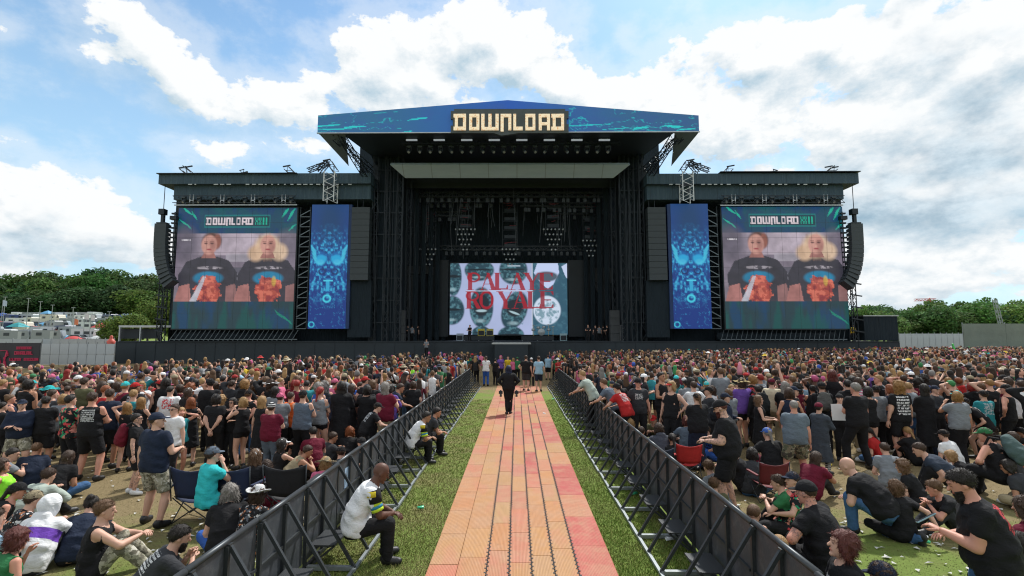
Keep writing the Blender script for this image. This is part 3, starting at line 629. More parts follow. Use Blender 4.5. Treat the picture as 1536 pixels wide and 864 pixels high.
# ------------------------------------------------------------------ ground
def srgb(r, g, b): return tuple(((x / 255 + .055) / 1.055) ** 2.4 if x > 10 else x / 255 / 12.92 for x in (r, g, b))
def sst(x, a, b):
    t = np.clip((x - a) / (b - a), 0, 1); return t * t * (3 - 2 * t)
def hill(x, y):
    r = sst(np.asarray(y, float), 70, 195) * sst(-np.asarray(x, float), 14, 70); return r * 9.2 + sst(np.asarray(y, float), 195, 300) * sst(-np.asarray(x, float), 14, 70) * 4
xs = np.concatenate([-np.geomspace(2600, 30, 22), np.linspace(-28, 28, 29), np.geomspace(30, 2600, 22)]); ys = np.concatenate([[-400, -120, -40, -10], np.linspace(0, 60, 31), np.geomspace(64, 2800, 34)])
GX, GY = np.meshgrid(xs, ys, indexing='ij'); GZ = hill(GX, GY); nx_, ny_ = GX.shape
V = np.stack([GX, GY, GZ], -1).reshape(-1, 3); ii = np.arange(nx_ * ny_).reshape(nx_, ny_)
F = np.stack([ii[:-1, :-1], ii[1:, :-1], ii[1:, 1:], ii[:-1, 1:]], -1).reshape(-1, 4)
m, k, p = newmat('field'); oc = k.n('ShaderNodeTexCoord').outputs['Object']; sp_ = k.n('ShaderNodeSeparateXYZ', {0: oc})
n1, n2, n3 = k.noise(oc, .9, 6, .65), k.noise(oc, 14, 5, .7), k.noise(oc, 90, 3, .7)
gr = k.mix(n2, (.085, .135, .028), (.17, .23, .065)); gr = k.mix(n3, gr, k.mix(1.0, gr, (1.5, 1.4, 1.3), 'MULTIPLY'))
straw = k.mix(n2, (.11, .085, .045), (.26, .21, .12)); straw = k.mix(n3, straw, k.mix(1.0, straw, (1.4, 1.35, 1.3), 'MULTIPLY'))
ax_ = k.m('ABSOLUTE', sp_.outputs[0])
worn = k.m('MULTIPLY', k.step(ax_, 2.5, 3.6), k.step(sp_.outputs[1], 5.5, 12)); worn = k.m('ADD', worn, k.m('MULTIPLY', k.step(k.m('MULTIPLY', sp_.outputs[0], -1), .2, 1.6), .26)); worn = k.m('MAXIMUM', worn, k.step(sp_.outputs[1], 24, 31))
worn = k.m('MULTIPLY', worn, k.step(sp_.outputs[1], 110, 70))
f_ = k.step(k.m('ADD', k.m('MULTIPLY', worn, .72), k.m('MULTIPLY', k.m('SUBTRACT', n1, .5), 1.3)), .05, .55)
setc(k, p, 'Base Color', k.mix(f_, gr, straw)); p.inputs['Roughness'].default_value = .95; p.inputs['Specular IOR Level'].default_value = .1
bump(k, p, k.m('ADD', n2, k.m('MULTIPLY', n3, .5)), .8, .04)
tag(link('ground', mesh_np('ground', V, F), m), kind='structure')
# grass blades where the picture is close enough to show them
def grass(n, regs, name, label, cols, hmin, hmax):
    ps = []
    for (x0, x1, y0, y1, w_) in regs:
        c = int(n * w_); u = rng.random(c); yy = 1 / (1 / y0 + (1 / y1 - 1 / y0) * u); xx = x0 + (x1 - x0) * rng.random(c)
        if x1 - x0 > 3: s_ = np.sign(x0 + x1); xx = s_ * (2.9 + rng.random(c) * (yy * 1.05 - 2.0).clip(.5))
        ps.append(np.stack([xx, yy], 1))
    P_ = np.concatenate(ps); c = len(P_); a = rng.random(c) * 6.283; h_ = hmin + (hmax - hmin) * rng.random(c) ** 1.5; wd = .0018 + .0005 * P_[:, 1]
    ln = rng.normal(0, .5, (c, 2)) * h_[:, None]; b = np.concatenate([P_, np.zeros((c, 1))], 1); dx = np.stack([np.cos(a) * wd, np.sin(a) * wd, np.zeros(c)], 1)
    V = np.concatenate([b - dx, b + dx, b + np.stack([ln[:, 0], ln[:, 1], h_], 1)]); I = np.arange(c); F = np.stack([I, I + c, I + 2 * c], 1)
    me = mesh_np(name, V, F, False); dry = .5 + .5 * np.sin(P_[:, 0] * 2.3 + 1.7 * np.sin(P_[:, 1] * 1.3)) * np.sin(P_[:, 1] * 1.9 + 2 * np.sin(P_[:, 0] * 1.1)) + .28 * (P_[:, 0] < 0) + rng.normal(0, .16, c); dry = np.clip(dry - .3, 0, 1)[:, None]; cc = np.array(cols)[rng.integers(0, len(cols), c)] * (1 - dry) + dry * np.array([.30, .27, .12]); cc = cc * (.82 + .4 * rng.random((c, 1))); keep = None; vattr(me, 'gc', np.concatenate([cc * .8, cc * .8, cc * 1.15]))
    return tag(link(name, me, MATS['blades']), label, 'grass', kind='stuff')
m, k, p = newmat('blades'); a_ = k.n('ShaderNodeAttribute', attribute_name='gc').outputs[0]; setc(k, p, 'Base Color', a_); p.inputs['Roughness'].default_value = .8; p.inputs['Specular IOR Level'].default_value = .15
grass(120000, [(1.28, 2.5, 4, 24, .5), (-2.75, -1.15, 4, 24, .5)], 'grass', 'short green grass growing along both sides of the walkway', [(.09, .16, .022), (.13, .21, .035), (.18, .26, .05), (.26, .27, .08)], .015, .05)
grass(60000, [(-9, -2.9, 4, 14, .5), (2.9, 9, 4, 14, .5)], 'trampled_grass', 'trampled yellowish grass under the seated crowd', [(.17, .19, .07), (.24, .22, .10), (.30, .25, .14), (.20, .20, .08)], .006, .018)
# ------------------------------------------------------------------ walkway of plastic track tiles
m, k, p = newmat('track_tile'); oc = k.n('ShaderNodeTexCoord').outputs['Object']; oi = k.n('ShaderNodeObjectInfo'); geo = k.n('ShaderNodeNewGeometry').outputs['Position']
rib = k.m('SINE', k.m('MULTIPLY', k.n('ShaderNodeSeparateXYZ', {0: geo}).outputs[0], 330)); n = k.noise(geo, 2.2, 6, .7); n2 = k.noise(k.v('MULTIPLY', geo, (40, 4, 1)), 1, 4, .7)
c = k.mix(k.m('MULTIPLY', k.step(n, .38, .68), .6), oi.outputs['Color'], (.50, .30, .18)); c = k.mix(k.m('MULTIPLY', n2, .75), c, k.mix(1.0, c, (.55, .50, .48), 'MULTIPLY'))
pk = k.step(k.noise(k.v('MULTIPLY', geo, (1.6, .5, 1)), 1.1, 3, .5), .52, .60); c = k.mix(k.m('MULTIPLY', pk, .22), c, (.50, .15, .12)); sk_ = k.step(k.noise(k.v('MULTIPLY', geo, (14, .8, 1)), 1, 5, .7), .52, .72); c = k.mix(k.m('MULTIPLY', sk_, .28), c, (.30, .19, .11)); st = k.step(k.noise(geo, 5, 5, .75), .60, .72); c = k.mix(k.m('MULTIPLY', st, .5), c, (.22, .12, .06)); c = k.mix(k.m('MULTIPLY', k.m('LESS_THAN', rib, -.5), .22), c, (.12, .06, .04))
setc(k, p, 'Base Color', c); bump(k, p, k.m('ADD', rib, k.m('MULTIPLY', n2, .6)), .25, .006); p.inputs['Roughness'].default_value = .6; p.inputs['Specular IOR Level'].default_value = .3
black_rub = basic('black_rubber', (.02, .02, .022), .7, var=.4, scale=8)
walk = bpy.data.objects.new('walkway', None); COL.objects.link(walk); tag(walk, 'walkway of orange and red ribbed plastic track tiles', kind='structure')
EDG = [-1.14, -.765, -.39, -.10, .19, .48, .78, 1.27]; TL_ = 1.02; tmesh = {}
ORG, SAL, RED, YEL = (.50, .245, .102), (.50, .205, .118), (.47, .100, .080), (.49, .265, .120)
for i in range(7):
    w_ = EDG[i + 1] - EDG[i]; gap = .002 if i == 0 else .014
    if i == 1: gap = .008
    L0 = TL_ if i in (0, 1, 6) else .62 if i in (2,) else TL_
    key = round(w_, 3)
    y = 2.8 + (i * .37 % 1) * .6
    while y < 30.3:
        L = TL_ * (1 if i != 6 else 1.12); kk = (round(w_ - gap, 3), round(L, 3))
        if kk not in tmesh:
            b = MB(); W2, L2, hh = (w_ - gap) / 2, (L - .003) / 2, .03; c_ = .005
            b.add([(-W2, -L2, 0), (W2, -L2, 0), (W2, L2, 0), (-W2, L2, 0), (-W2, -L2, hh - c_), (W2, -L2, hh - c_), (W2, L2, hh - c_), (-W2, L2, hh - c_), (-W2 + c_, -L2 + c_, hh), (W2 - c_, -L2 + c_, hh), (W2 - c_, L2 - c_, hh), (-W2 + c_, L2 - c_, hh)],
                  [(0, 1, 5, 4), (1, 2, 6, 5), (2, 3, 7, 6), (3, 0, 4, 7), (4, 5, 9, 8), (5, 6, 10, 9), (6, 7, 11, 10), (7, 4, 8, 11), (8, 9, 10, 11)]); tmesh[kk] = b.mesh('tile')
        r = rnd.random(); far = y > 14
        cc = RED if r < (.10 if i >= 2 else .02) + (.06 if far else 0) else SAL if r < (.42 if i >= 2 else .12) + (.25 if far else 0) else YEL if r < .66 else ORG
        if i == 6: cc = {0: SAL, 1: SAL, 2: SAL, 3: RED, 4: ORG, 5: SAL, 6: RED, 7: RED, 8: ORG, 9: ORG, 10: RED, 11: RED}.get(int((y - 2.8) / L), cc)
        if i == 6 and abs(y - 7) < .8: cc = RED
        cc = tuple(v * rnd.uniform(.93, 1.07) for v in cc)
        t_ = link('tile', tmesh[kk], m, walk, ((EDG[i] + EDG[i + 1]) / 2, y + L / 2, .004 + rnd.uniform(0, .004)), (rnd.uniform(-.004, .004), rnd.uniform(-.004, .004), 0), cc); y += L
for i in range(2, 7):
    b = MB(); b.box(EDG[i] - .016, EDG[i] + .016, 2.8, 31, .001, .024)
    for q in range(470):
        yy = 2.8 + q * .06; s = 1 if q % 2 else -1
        if yy < 22: b.box(EDG[i] + (-.026 if s < 0 else -.006), EDG[i] + (.006 if s < 0 else .026), yy, yy + .032, .030, .0385)
    tag(b.build('connector', black_rub, walk), kind='stuff')
# ------------------------------------------------------------------ crowd barriers
steel = basic('black_steel', (.055, .062, .068), .42, .55, var=.35, scale=20, spec=.5)
galv = basic('galvanised', (.30, .33, .34), .45, .5, var=.3, scale=14)
m, k, p = newmat('barrier_sheet'); oc = k.n('ShaderNodeNewGeometry').outputs['Position']; n = k.noise(oc, 3.5, 6, .7); sm = k.step(k.noise(oc, 7, 7, .8), .48, .72)
c = k.mix(n, (.036, .043, .052), (.085, .095, .108)); c = k.mix(k.m('MULTIPLY', sm, .45), c, (.17, .18, .19)); setc(k, p, 'Base Color', c); p.inputs['Roughness'].default_value = .5; p.inputs['Metallic'].default_value = .3; bump(k, p, n, .3, .02)
m, k, p = newmat('tread'); oc = k.n('ShaderNodeTexCoord').outputs['Object']; g_ = k.n('ShaderNodeTexChecker', {'Vector': oc, 'Scale': 90.0}); setc(k, p, 'Base Color', k.mix(g_.outputs[1], (.03, .034, .04), (.075, .08, .085))); p.inputs['Roughness'].default_value = .45; p.inputs['Metallic'].default_value = .4
UL, BH, FD = 1.17, 1.05, .66
def barrier_proto():                # local frame: the audience side is at x=0, the foot reaches to x=+FD, runs along y
    root = empty('crowd_barrier', '', 'barrier')
    b = MB().box(-.006, .006, .012, UL - .012, .10, BH - .03); link('panel', b.mesh('panel'), MATS['barrier_sheet'], root)
    link('top_rail', MB().bar((0, .003, BH), (0, UL - .003, BH), .062, n=8).mesh('top_rail', True), steel, root)
    pm = MB().box(.008, .045, -.02, .02, .02, BH - .03).mesh('post')
    for yy in (.02, UL / 2): link('post', pm, steel, root, (0, yy, 0))
    rm = MB().box(.008, .035, .045, UL / 2 - .025, -.015, .015).mesh('cross_rail')
    for yy in (0, UL / 2): link('cross_rail', rm, steel, root, (0, yy, .56))
    link('bottom_rail', MB().box(.01, .05, .0, UL, .02, .07).mesh('bottom_rail'), steel, root)
    bm_ = MB().bar((.03, 0, BH - .03), (FD, 0, .05), .036, .036, up=(0, 1, 0)); bm_.box(-.01, .05, -.03, .03, BH - .05, BH - .015); bmm = bm_.mesh('brace')
    for yy in (.05, UL / 2 + .03): link('brace', bmm, steel, root, (0, yy, 0))
    link('foot_beam', MB().box(.05, FD, -.03, .03, .02, .07).mesh('foot_beam'), galv, root, (0, .05, 0))
    link('front_rail', MB().box(FD - .02, FD + .02, 0, UL - .01, .015, .055).mesh('front_rail'), galv, root)
    s = MB().box(.05, .36, .10, UL - .55, .28, .30); s.bar((.36, .10, .29), (.36, UL - .55, .29), .03); s.bar((.36, .12, .28), (.10, .12, .07), .025); s.bar((.36, UL - .57, .28), (.10, UL - .57, .07), .025); link('step_plate', s.mesh('step_plate'), MATS['tread'], root)
    return root
XL, XR = -2.74, 2.46; bp = barrier_proto(); kids_index(); BARR = []
ordn = ['first', 'second', 'third', 'fourth', 'fifth', 'sixth', 'seventh', 'eighth', 'ninth', 'tenth', 'eleventh', 'twelfth', 'thirteenth', 'fourteenth', 'fifteenth', 'sixteenth', 'seventeenth', 'eighteenth', 'nineteenth', 'twentieth', 'twenty first', 'twenty second', 'twenty third', 'twenty fourth']
for side in (-1, 1):
    for i in range(23):
        o = bp if (side < 0 and i == 0) else copy_tree(bp); y0 = 3.2 + i * UL
        if side < 0: o.location = (XL, y0, 0); o.rotation_euler = (0, 0, 0)
        else: o.location = (XR, y0 + UL, 0); o.rotation_euler = (0, 0, math.pi)
        o.location.x += rnd.uniform(-.018, .018); o.rotation_euler[2] += rnd.uniform(-.010, .010); o.rotation_euler[1] = rnd.uniform(-.008, .008)
        s_ = 'left' if side < 0 else 'right'
        tag(o, f'black steel crowd barrier section along the {s_} of the walkway, {ordn[i]} from the camera', 'barrier', f'crowd barriers along the {s_} side of the walkway')
st_ = MB().box(.007, .010, .40, .58, .55, .88).build('sticker', basic('sticker_blue', (.35, .5, .7), .4, var=.5, scale=9), bpy.data.objects['crowd_barrier.004'] if 'crowd_barrier.004' in bpy.data.objects else bp)
# ------------------------------------------------------------------ painted pictures (flat print and LED screens): colours per point of a fine grid
class Canvas:
    def __init__(s, w_, h_, bg): s.w, s.h = w_, h_; s.u, s.v = np.meshgrid((np.arange(w_) + .5) / w_, (np.arange(h_) + .5) / h_); s.c = np.tile(np.array(srgb(*bg), np.float32), (h_, w_, 1)); s.asp = w_ / h_
    def put(s, mask, col, al=1.0): m_ = (np.clip(mask, 0, 1) * al)[..., None]; s.c = s.c * (1 - m_) + np.array(srgb(*col), np.float32) * m_; return s
    def el(s, x, y, rx, ry, col, soft=.15, al=1.0, rot=0.0):
        dx, dy = (s.u - x) * s.asp, s.v - y; c_, s_ = math.cos(rot), math.sin(rot); dx, dy = dx * c_ + dy * s_, dy * c_ - dx * s_; d = np.sqrt((dx / (rx * s.asp)) ** 2 + (dy / ry) ** 2); return s.put((1 - d) / soft + .5, col, al)
    def rect(s, x0, y0, x1, y1, col, al=1.0): return s.put(((s.u >= x0) & (s.u <= x1) & (s.v >= y0) & (s.v <= y1)).astype(float), col, al)
    def poly(s, pts, col, al=1.0):
        inside = np.zeros(s.u.shape, bool); n = len(pts)
        for i in range(n):
            (x1, y1), (x2, y2) = pts[i], pts[(i + 1) % n]
            if y1 == y2: continue
            cnd = (s.v > min(y1, y2)) & (s.v <= max(y1, y2)) & (s.u < (s.v - y1) * (x2 - x1) / (y2 - y1) + x1); inside ^= cnd
        return s.put(inside.astype(float), col, al)
    def ring(s, x, y, rx, ry, t, col, al=1.0):
        d = np.sqrt(((s.u - x) / rx) ** 2 + ((s.v - y) / ry) ** 2); return s.put((t - np.abs(d - 1)) / t * 2, col, al)
    def noise(s, fx, fy, seed=0):
        r = np.random.default_rng(seed); o = np.zeros(s.u.shape); amp = 1.0; tot = 0
        for k_ in range(4):
            gx, gy = int(fx * 2 ** k_) + 2, int(fy * 2 ** k_) + 2; g = r.random((gy + 1, gx + 1)); x = s.u * (gx - 1); y = s.v * (gy - 1); i, j = x.astype(int), y.astype(int); a, b = x - i, y - j; a = a * a * (3 - 2 * a); b = b * b * (3 - 2 * b)
            o += amp * (g[j, i] * (1 - a) * (1 - b) + g[j, i + 1] * a * (1 - b) + g[j + 1, i] * (1 - a) * b + g[j + 1, i + 1] * a * b); tot += amp; amp *= .55
        return o / tot
    def mesh(s, name, W_, H_):      # sheet in x,z with its lower left corner at the origin
        X, Z = s.u * W_, (1 - s.v) * H_
        X = (s.u - .5 / s.w) * W_ / (1 - 1 / s.w); Z = (1 - (s.v - .5 / s.h) / (1 - 1 / s.h)) * H_
        V = np.stack([X, X * 0, Z], -1).reshape(-1, 3); ii = np.arange(s.w * s.h).reshape(s.h, s.w); F = np.stack([ii[:-1, :-1], ii[1:, :-1], ii[1:, 1:], ii[:-1, 1:]], -1).reshape(-1, 4)
        me = mesh_np(name, V, F, False); vattr(me, 'pc', s.c.reshape(-1, 3)); return me
GL = {'D': [(-.12, 0, .72, .2), (0, .2, .26, .8), (-.12, .8, 1, 1), (.74, .1, 1, .8), (.6, 0, 1, .2)], 'O': [(0, 0, .28, 1), (.72, 0, 1, 1), (.28, 0, .72, .18), (.28, .82, .72, 1)], 'W': [(0, 0, .18, 1), (.41, 0, .59, 1), (.82, 0, 1, 1), (.18, .82, .41, 1), (.59, .82, .82, 1)],
 'N': [(0, 0, .28, 1.08), (.28, 0, .72, .18), (.72, 0, 1, 1)], 'L': [(0, 0, .30, 1), (.3, .80, 1, 1)], 'A': [(0, 0, .27, 1), (.73, 0, 1, 1), (.27, 0, .73, .18), (.27, .52, .73, .68)], 'X': [(0, 0, .3, .42), (.7, 0, 1, .42), (.3, .36, .7, .64), (0, .58, .3, 1), (.7, .58, 1, 1)], 'I': [(.2, 0, .8, 1)], 'Y': [(0, 0, .3, .5), (.7, 0, 1, .5), (.2, .42, .8, .6), (.36, .6, .66, 1)]}
LX = [('D', 682.5, 699), ('O', 704, 719), ('W', 722, 748), ('N', 751, 767), ('L', 770, 784), ('O', 788, 803), ('A', 808, 825), ('D', 829, 846)]
def flashes(c, pts, col, al=.9):
    for (x, y, L, t, a) in pts:
        dx, dy = math.cos(a) * L, math.sin(a) * L; nx2, ny2 = -math.sin(a) * t, math.cos(a) * t
        c.poly([(x - dx, y - dy), (x - dx * .2 + nx2, y - dy * .2 + ny2), (x + dx, y + dy), (x + dx * .1 - nx2 * .6, y + dy * .1 - ny2 * .6)], col, al)
def wing_picture():
    c = Canvas(160, 166, (12, 70, 98)); n = c.noise(5, 5, 3); n2 = c.noise(12, 9, 4)
    c.put((n - .45) * 4, (0, 92, 100), .7); c.put((n2 - .55) * 5, (6, 50, 120), .55)
    flashes(c, [(.08, .03, .06, .014, .7), (.14, .07, .05, .012, 1.0), (.06, .13, .06, .01, .6), (.90, .045, .055, .016, 2.2), (.95, .06, .07, .016, 2.1), (.96, .17, .05, .01, 2.4), (.1, .16, .04, .008, .9)], (20, 190, 160))
    c.rect(.225, .062, .775, .166, (10, 120, 125)); c.rect(.232, .070, .768, .158, (8, 60, 75))
    w8 = .385 / 8; x = .245
    for ch, a, b in LX:
        wv = (b - a) / 164 * .385; x0 = .245 + (a - 682.5) / 164 * .385
        for (p0, q0, p1, q1) in GL[ch]: c.rect(x0 + p0 * wv, .085 + q0 * .06, x0 + p1 * wv, .085 + q1 * .06, (240, 225, 232))
    for i, ch in enumerate('XXII'):
        x0 = .652 + i * .027
        for (p0, q0, p1, q1) in GL[ch]: c.rect(x0 + p0 * .021, .085 + q0 * .06, x0 + p1 * .021, .085 + q1 * .06, (10, 190, 160))
    v0, v1 = .215, .775
    c.rect(0, v0, 1, v1, (128, 118, 134))
    msk = lambda: (c.v > v0) & (c.v < v1); keep = c.c.copy()
    c.put(np.clip(1.2 - np.abs(c.u - .55) * 2.6, 0, 1) * (c.v > v0) * (c.v < .40), (205, 190, 204), .8); c.el(.06, .30, .12, .14, (98, 92, 108), .6, .8); c.el(.93, .32, .10, .12, (112, 104, 120), .7, .8)
    c.rect(.42, .385, .66, .45, (176, 170, 182), .7); c.rect(.40, .50, .66, .55, (84, 84, 98), .8); c.rect(.42, .55, .62, .66, (128, 128, 140), .8); c.rect(0, .60, .14, v1, (150, 138, 150), .5)
    head_, u0_, v0_ = c.c[:int(v0 * c.h)].copy(), c.u, c.v
    for (x, blond, gx) in ((.275, 0, .28), (.765, 1, .775)):
        c.u, c.v = x + (u0_ - x) / 1.22, v0_ - .012
        tee = (58, 56, 68); 
        c.poly([(x - .19, v1), (x - .20, .55), (x - .15, .44), (x - .05, .395), (x + .05, .395), (x + .14, .43), (x + .20, .53), (x + .21, v1)], tee)
        c.poly([(x - .22, v1), (x - .19, .64), (x - .12, .62), (x - .10, v1)], (178, 120, 116)); c.poly([(x + .13, v1), (x + .13, .64), (x + .19, .62), (x + .22, v1)], (150, 108, 108))
        if blond:
            c.el(x - .005, .315, .085, .10, (214, 184, 156), .35); c.el(x - .08, .37, .055, .065, (214, 180, 150), .5); c.el(x + .08, .36, .055, .07, (226, 196, 168), .5); c.put((c.noise(60, 8, 9) - .5) * 3 * (((c.u - x) / .12) ** 2 + ((c.v - .32) / .12) ** 2 < 1), (168, 128, 104), .5)
        else: c.el(x + .015, .272, .066, .075, (96, 64, 58), .3); c.el(x + .055, .27, .025, .06, (150, 92, 80), .4)
        c.poly([(x - .03, .36), (x + .035, .36), (x + .05, .41), (x - .05, .41)], (160, 108, 102))
        c.el(x, .30, .053, .082, (206, 152, 140), .2); c.el(x + .022, .31, .024, .06, (176, 120, 112), .6, .7)
        for s in (-1, 1): c.el(x - .002 + s * .021, .287, .012, .006, (88, 56, 58), .5); c.rect(x - .002 + s * .021 - .013, .272, x - .002 + s * .021 + .013, .276, (110, 72, 64), .8)
        c.el(x, .338, .018, .006, (160, 72, 78), .5); c.el(x, .315, .007, .014, (222, 168, 152), .7, .7)
        c.el(gx, .49, .09, .012, (188, 180, 190), .3, .8); c.put((c.noise(40, 40, 5) > .52) * (np.abs(c.v - .49) < .014) * (np.abs(c.u - gx) < .1), tee, .9)
        c.el(gx, .575, .10, .055, (32, 128, 168), .25); n5 = c.noise(22, 22, 7 + blond)
        fl = (((c.u - gx) / .09) ** 2 + ((c.v - .67) / .12) ** 2 < 1.0 + (n5 - .5) * 1.6); c.put(fl.astype(float), (188, 84, 70), .95); c.put(fl * (n5 > .55), (222, 118, 98), .9); c.put(fl * (n5 < .42), (140, 50, 60), .8)
        if not blond: c.poly([(x - .12, v1), (x - .03, .56), (x - .01, .56), (x - .07, v1)], (196, 196, 208), .9)
        else: c.el(x + .05, .60, .015, .04, (220, 190, 80), .5, .7)
    c.u, c.v = u0_, v0_; c.c[:int(v0 * c.h)] = head_
    vid = (c.v > v0) & (c.v < v1); sh_ = (c.noise(9, 9, 41) - .5) * 1.1 + (c.noise(26, 22, 43) - .5) * .7; c.c = np.where(vid[..., None], c.c * np.clip(1 + sh_[..., None] * .55, .5, 1.5), c.c)
    rest = (c.v >= v1); n = c.noise(14, 4, 8)
    c.put(rest.astype(float), (30, 62, 72)); c.put(rest * (c.noise(9, 2, 12) - .48) * 7, (8, 66, 108), .8); c.put(rest * (c.noise(11, 2, 15) - .52) * 7, (0, 84, 82), .8)
    flashes(c, [(.88, .88, .05, .013, .8), (.93, .91, .05, .013, .7), (.97, .94, .04, .01, .8)], (16, 140, 118)); c.rect(.03, .245, .10, .258, (210, 205, 215), .0)
    for i in range(6): c.rect(.045 + i * .013, .265, .053 + i * .013, .277, (225, 220, 228))
    c.put(rest * 0 + (c.noise(60, 60, 21) - .5) * .5, (20, 20, 30), .35); return c
def serif(c, ch, x, y, w_, h_, col):
    T, t = .26 * w_, .07 * w_; q = lambda pts: c.poly([(x + a * w_, y + b * h_) for a, b in pts], col, .92)
    sf = lambda a, b: q([(a - .1, b), (a + .42, b), (a + .42, b + .05), (a - .1, b + .05)])
    if ch in 'PRLE': q([(.05, 0), (.35, 0), (.35, 1), (.05, 1)]); sf(.05, 0); sf(.05, .95)
    if ch in 'PR': c.ring(x + .45 * w_, y + .27 * h_, .40 * w_, .24 * h_, .26, col, .95 if True else 0)
    if ch == 'R': q([(.45, .5), (.72, .5), (1.1, 1), (.78, 1)])
    if ch == 'L': q([(.35, .95), (1.0, .95), (1.0, .7), (.93, .7), (.85, .90), (.35, .90)])
    if ch == 'A': q([(.40, 0), (.60, 0), (1.10, 1), (.76, 1)]); q([(.45, .05), (.5, .12), (.10, 1), (.02, 1)]); q([(.25, .62), (.8, .62), (.8, .67), (.25, .67)]); sf(-.02, .95); sf(.70, .95)
    if ch == 'Y': q([(-.08, 0), (.26, 0), (.62, .55), (.35, .55)]); q([(.92, 0), (1.0, 0), (.62, .58), (.55, .5)]); q([(.35, .5), (.64, .5), (.64, 1), (.35, 1)]); sf(-.08, 0); sf(.35, .95)
    if ch == 'E': q([(.35, 0), (.98, 0), (.98, .25), (.9, .2), (.8, .05), (.35, .05)]); q([(.35, .46), (.8, .46), (.8, .53), (.35, .53)]); q([(.35, .95), (.98, .95), (.98, .72), (.9, .78), (.8, .9), (.35, .9)])
    if ch == 'O': c.ring(x + .5 * w_, y + .5 * h_, .44 * w_, .46 * h_, .22, col, 1); q([(.0, .3), (.2, .2), (.2, .8), (.0, .7)]); q([(.8, .2), (1.0, .3), (1.0, .7), (.8, .8)])
def mouth(c, x, y, rx, ry, seed, inv=False, rot=0.0, openm=0.0):
    dk, md, lt = ((30, 62, 76), (78, 122, 134), (176, 205, 214)) if not inv else ((170, 190, 212), (205, 220, 236), (90, 130, 145))
    c.el(x, y, rx, ry, dk, .12, 1, rot); c.put((c.noise(46, 30, seed) - .5) * 6 * ((((c.u - x) / rx) ** 2 + ((c.v - y) / ry) ** 2) < .95), md, .9)
    if openm: c.el(x, y - ry * .12, rx * .66, ry * openm, (22, 34, 44) if not inv else (120, 150, 160), .2, 1, rot); c.el(x, y + ry * .30 * openm, rx * .45, ry * .12 * openm, lt, .4, .8, rot)
    else: c.el(x, y - ry * .05, rx * .85, ry * .08, (16, 30, 40), .5)
    c.el(x - rx * .1, y + ry * .66, rx * .40, ry * .09, lt, .9, .45)
def band_picture():
    c = Canvas(200, 124, (160, 172, 206)); c.put((c.noise(4, 3, 2) - .4) * 2, (176, 186, 226), .6)
    mouth(c, .03, .20, .07, .26, 1); mouth(c, .25, .10, .125, .15, 2); mouth(c, .54, .10, .12, .20, 3); c.rect(.49, .03, .60, .05, (170, 186, 200)); mouth(c, .02, .66, .105, .20, 4); mouth(c, .27, .62, .10, .28, 5, openm=.55); mouth(c, .55, .66, .105, .27, 6, rot=.35, openm=.45); mouth(c, .27, .97, .08, .09, 7); mouth(c, .52, 1.0, .11, .12, 8)
    c.rect(.70, 0, 1, 1, (44, 84, 104)); c.put((c.u > .7) * (c.noise(30, 22, 12) - .5) * 5, (66, 110, 128), .7)
    c.poly([(.745, 0), (.92, 0), (.93, .14), (.88, .30), (.83, .36), (.77, .28), (.715, .14)], (186, 200, 232)); c.el(.82, .19, .10, .07, (74, 90, 104), .3); c.poly([(.95, .05), (1, .0), (1, .22), (.985, .2)], (190, 202, 230))
    c.el(.825, .66, .115, .20, (196, 210, 228), .1); c.put((((c.u - .825) / .1) ** 2 + ((c.v - .68) / .17) ** 2 < 1) * (c.noise(34, 24, 14) - .5) * 7, (84, 128, 142), .8); c.rect(.693, 0, .703, 1, (214, 222, 240), .8)
    for row, (wd, xs_) in enumerate((('PALAYE', (.155, .27, .385, .52, .645, .765)), ('ROYALE', (.145, .26, .42, .545, .665, .77)))):
        for ch, x in zip(wd, xs_): serif(c, ch, x - .006, .135 + row * .258, .118, .245, (150, 18, 38) if x < .7 else (138, 22, 40))
    c.rect(.14, .387, .70, .397, (206, 214, 236), .9); return c
def banner_picture(mir):
    c = Canvas(56, 170, (4, 60, 130)); c.put(np.clip(c.v * 1.2, 0, 1), (4, 48, 140), .6); c.put(np.clip(.35 - c.v, 0, 1) * 2, (8, 78, 130), .5); c.el(.5, .18, .3, .2, (8, 62, 100), .9, .6)
    n = c.noise(16, 44, 5); body = np.clip(1.25 - np.sqrt(((c.u - .5) / .62) ** 2 + ((c.v - .5) / .28) ** 2), 0, 1)
    if True: nm = c.noise(20, 50, 5); nm = (nm + nm[:, ::-1]) / 2; c.put(body * (nm - .40) * 8, (14, 120, 200), .85); c.put(body * (nm - .52) * 12, (70, 205, 245), .85); n3 = c.noise(40, 110, 6); n3 = (n3 + n3[:, ::-1]) / 2; c.put(body * (n3 - .52) * 9, (8, 60, 130), .8); c.put(np.clip(.5 - np.abs(c.v - .40) * 2, 0, 1) * (c.noise(9, 14, 44) - .5) * 4, (40, 170, 225), .6)
    for s in (-1, 1):
        c.el(.5 + s * .20, .445, .14, .032, (40, 205, 245), .5); c.el(.5 + s * .22, .47, .10, .022, (90, 230, 255), .6); c.el(.5 + s * .20, .44, .16, .05, (20, 140, 220), .9, .5)
        for i in range(4): c.el(.5 + s * (.42 - i * .02), .36 + i * .03, .11, .008, (70, 205, 240), .6, .9, -s * .9)
        c.ring(.5 + s * .17, .545, .08, .02, .25, (6, 40, 100), .9)
    c.rect(.38, .612, .62, .622, (80, 220, 250)); c.rect(.455, .622, .53, .70, (50, 180, 230)); c.ring(.48, .76, .09, .026, .35, (70, 220, 245)); c.rect(.10, .622, .3, .626, (60, 150, 210), .7); c.rect(.7, .622, .9, .626, (60, 150, 210), .7)
    sw = c.noise(7, 20, 31); c.put((.02 - np.abs(sw - .5)) * 60 * (c.v > .64), (50, 170, 220), .6); c.ring(.10, .965, .07, .02, .3, (60, 200, 230)); return c
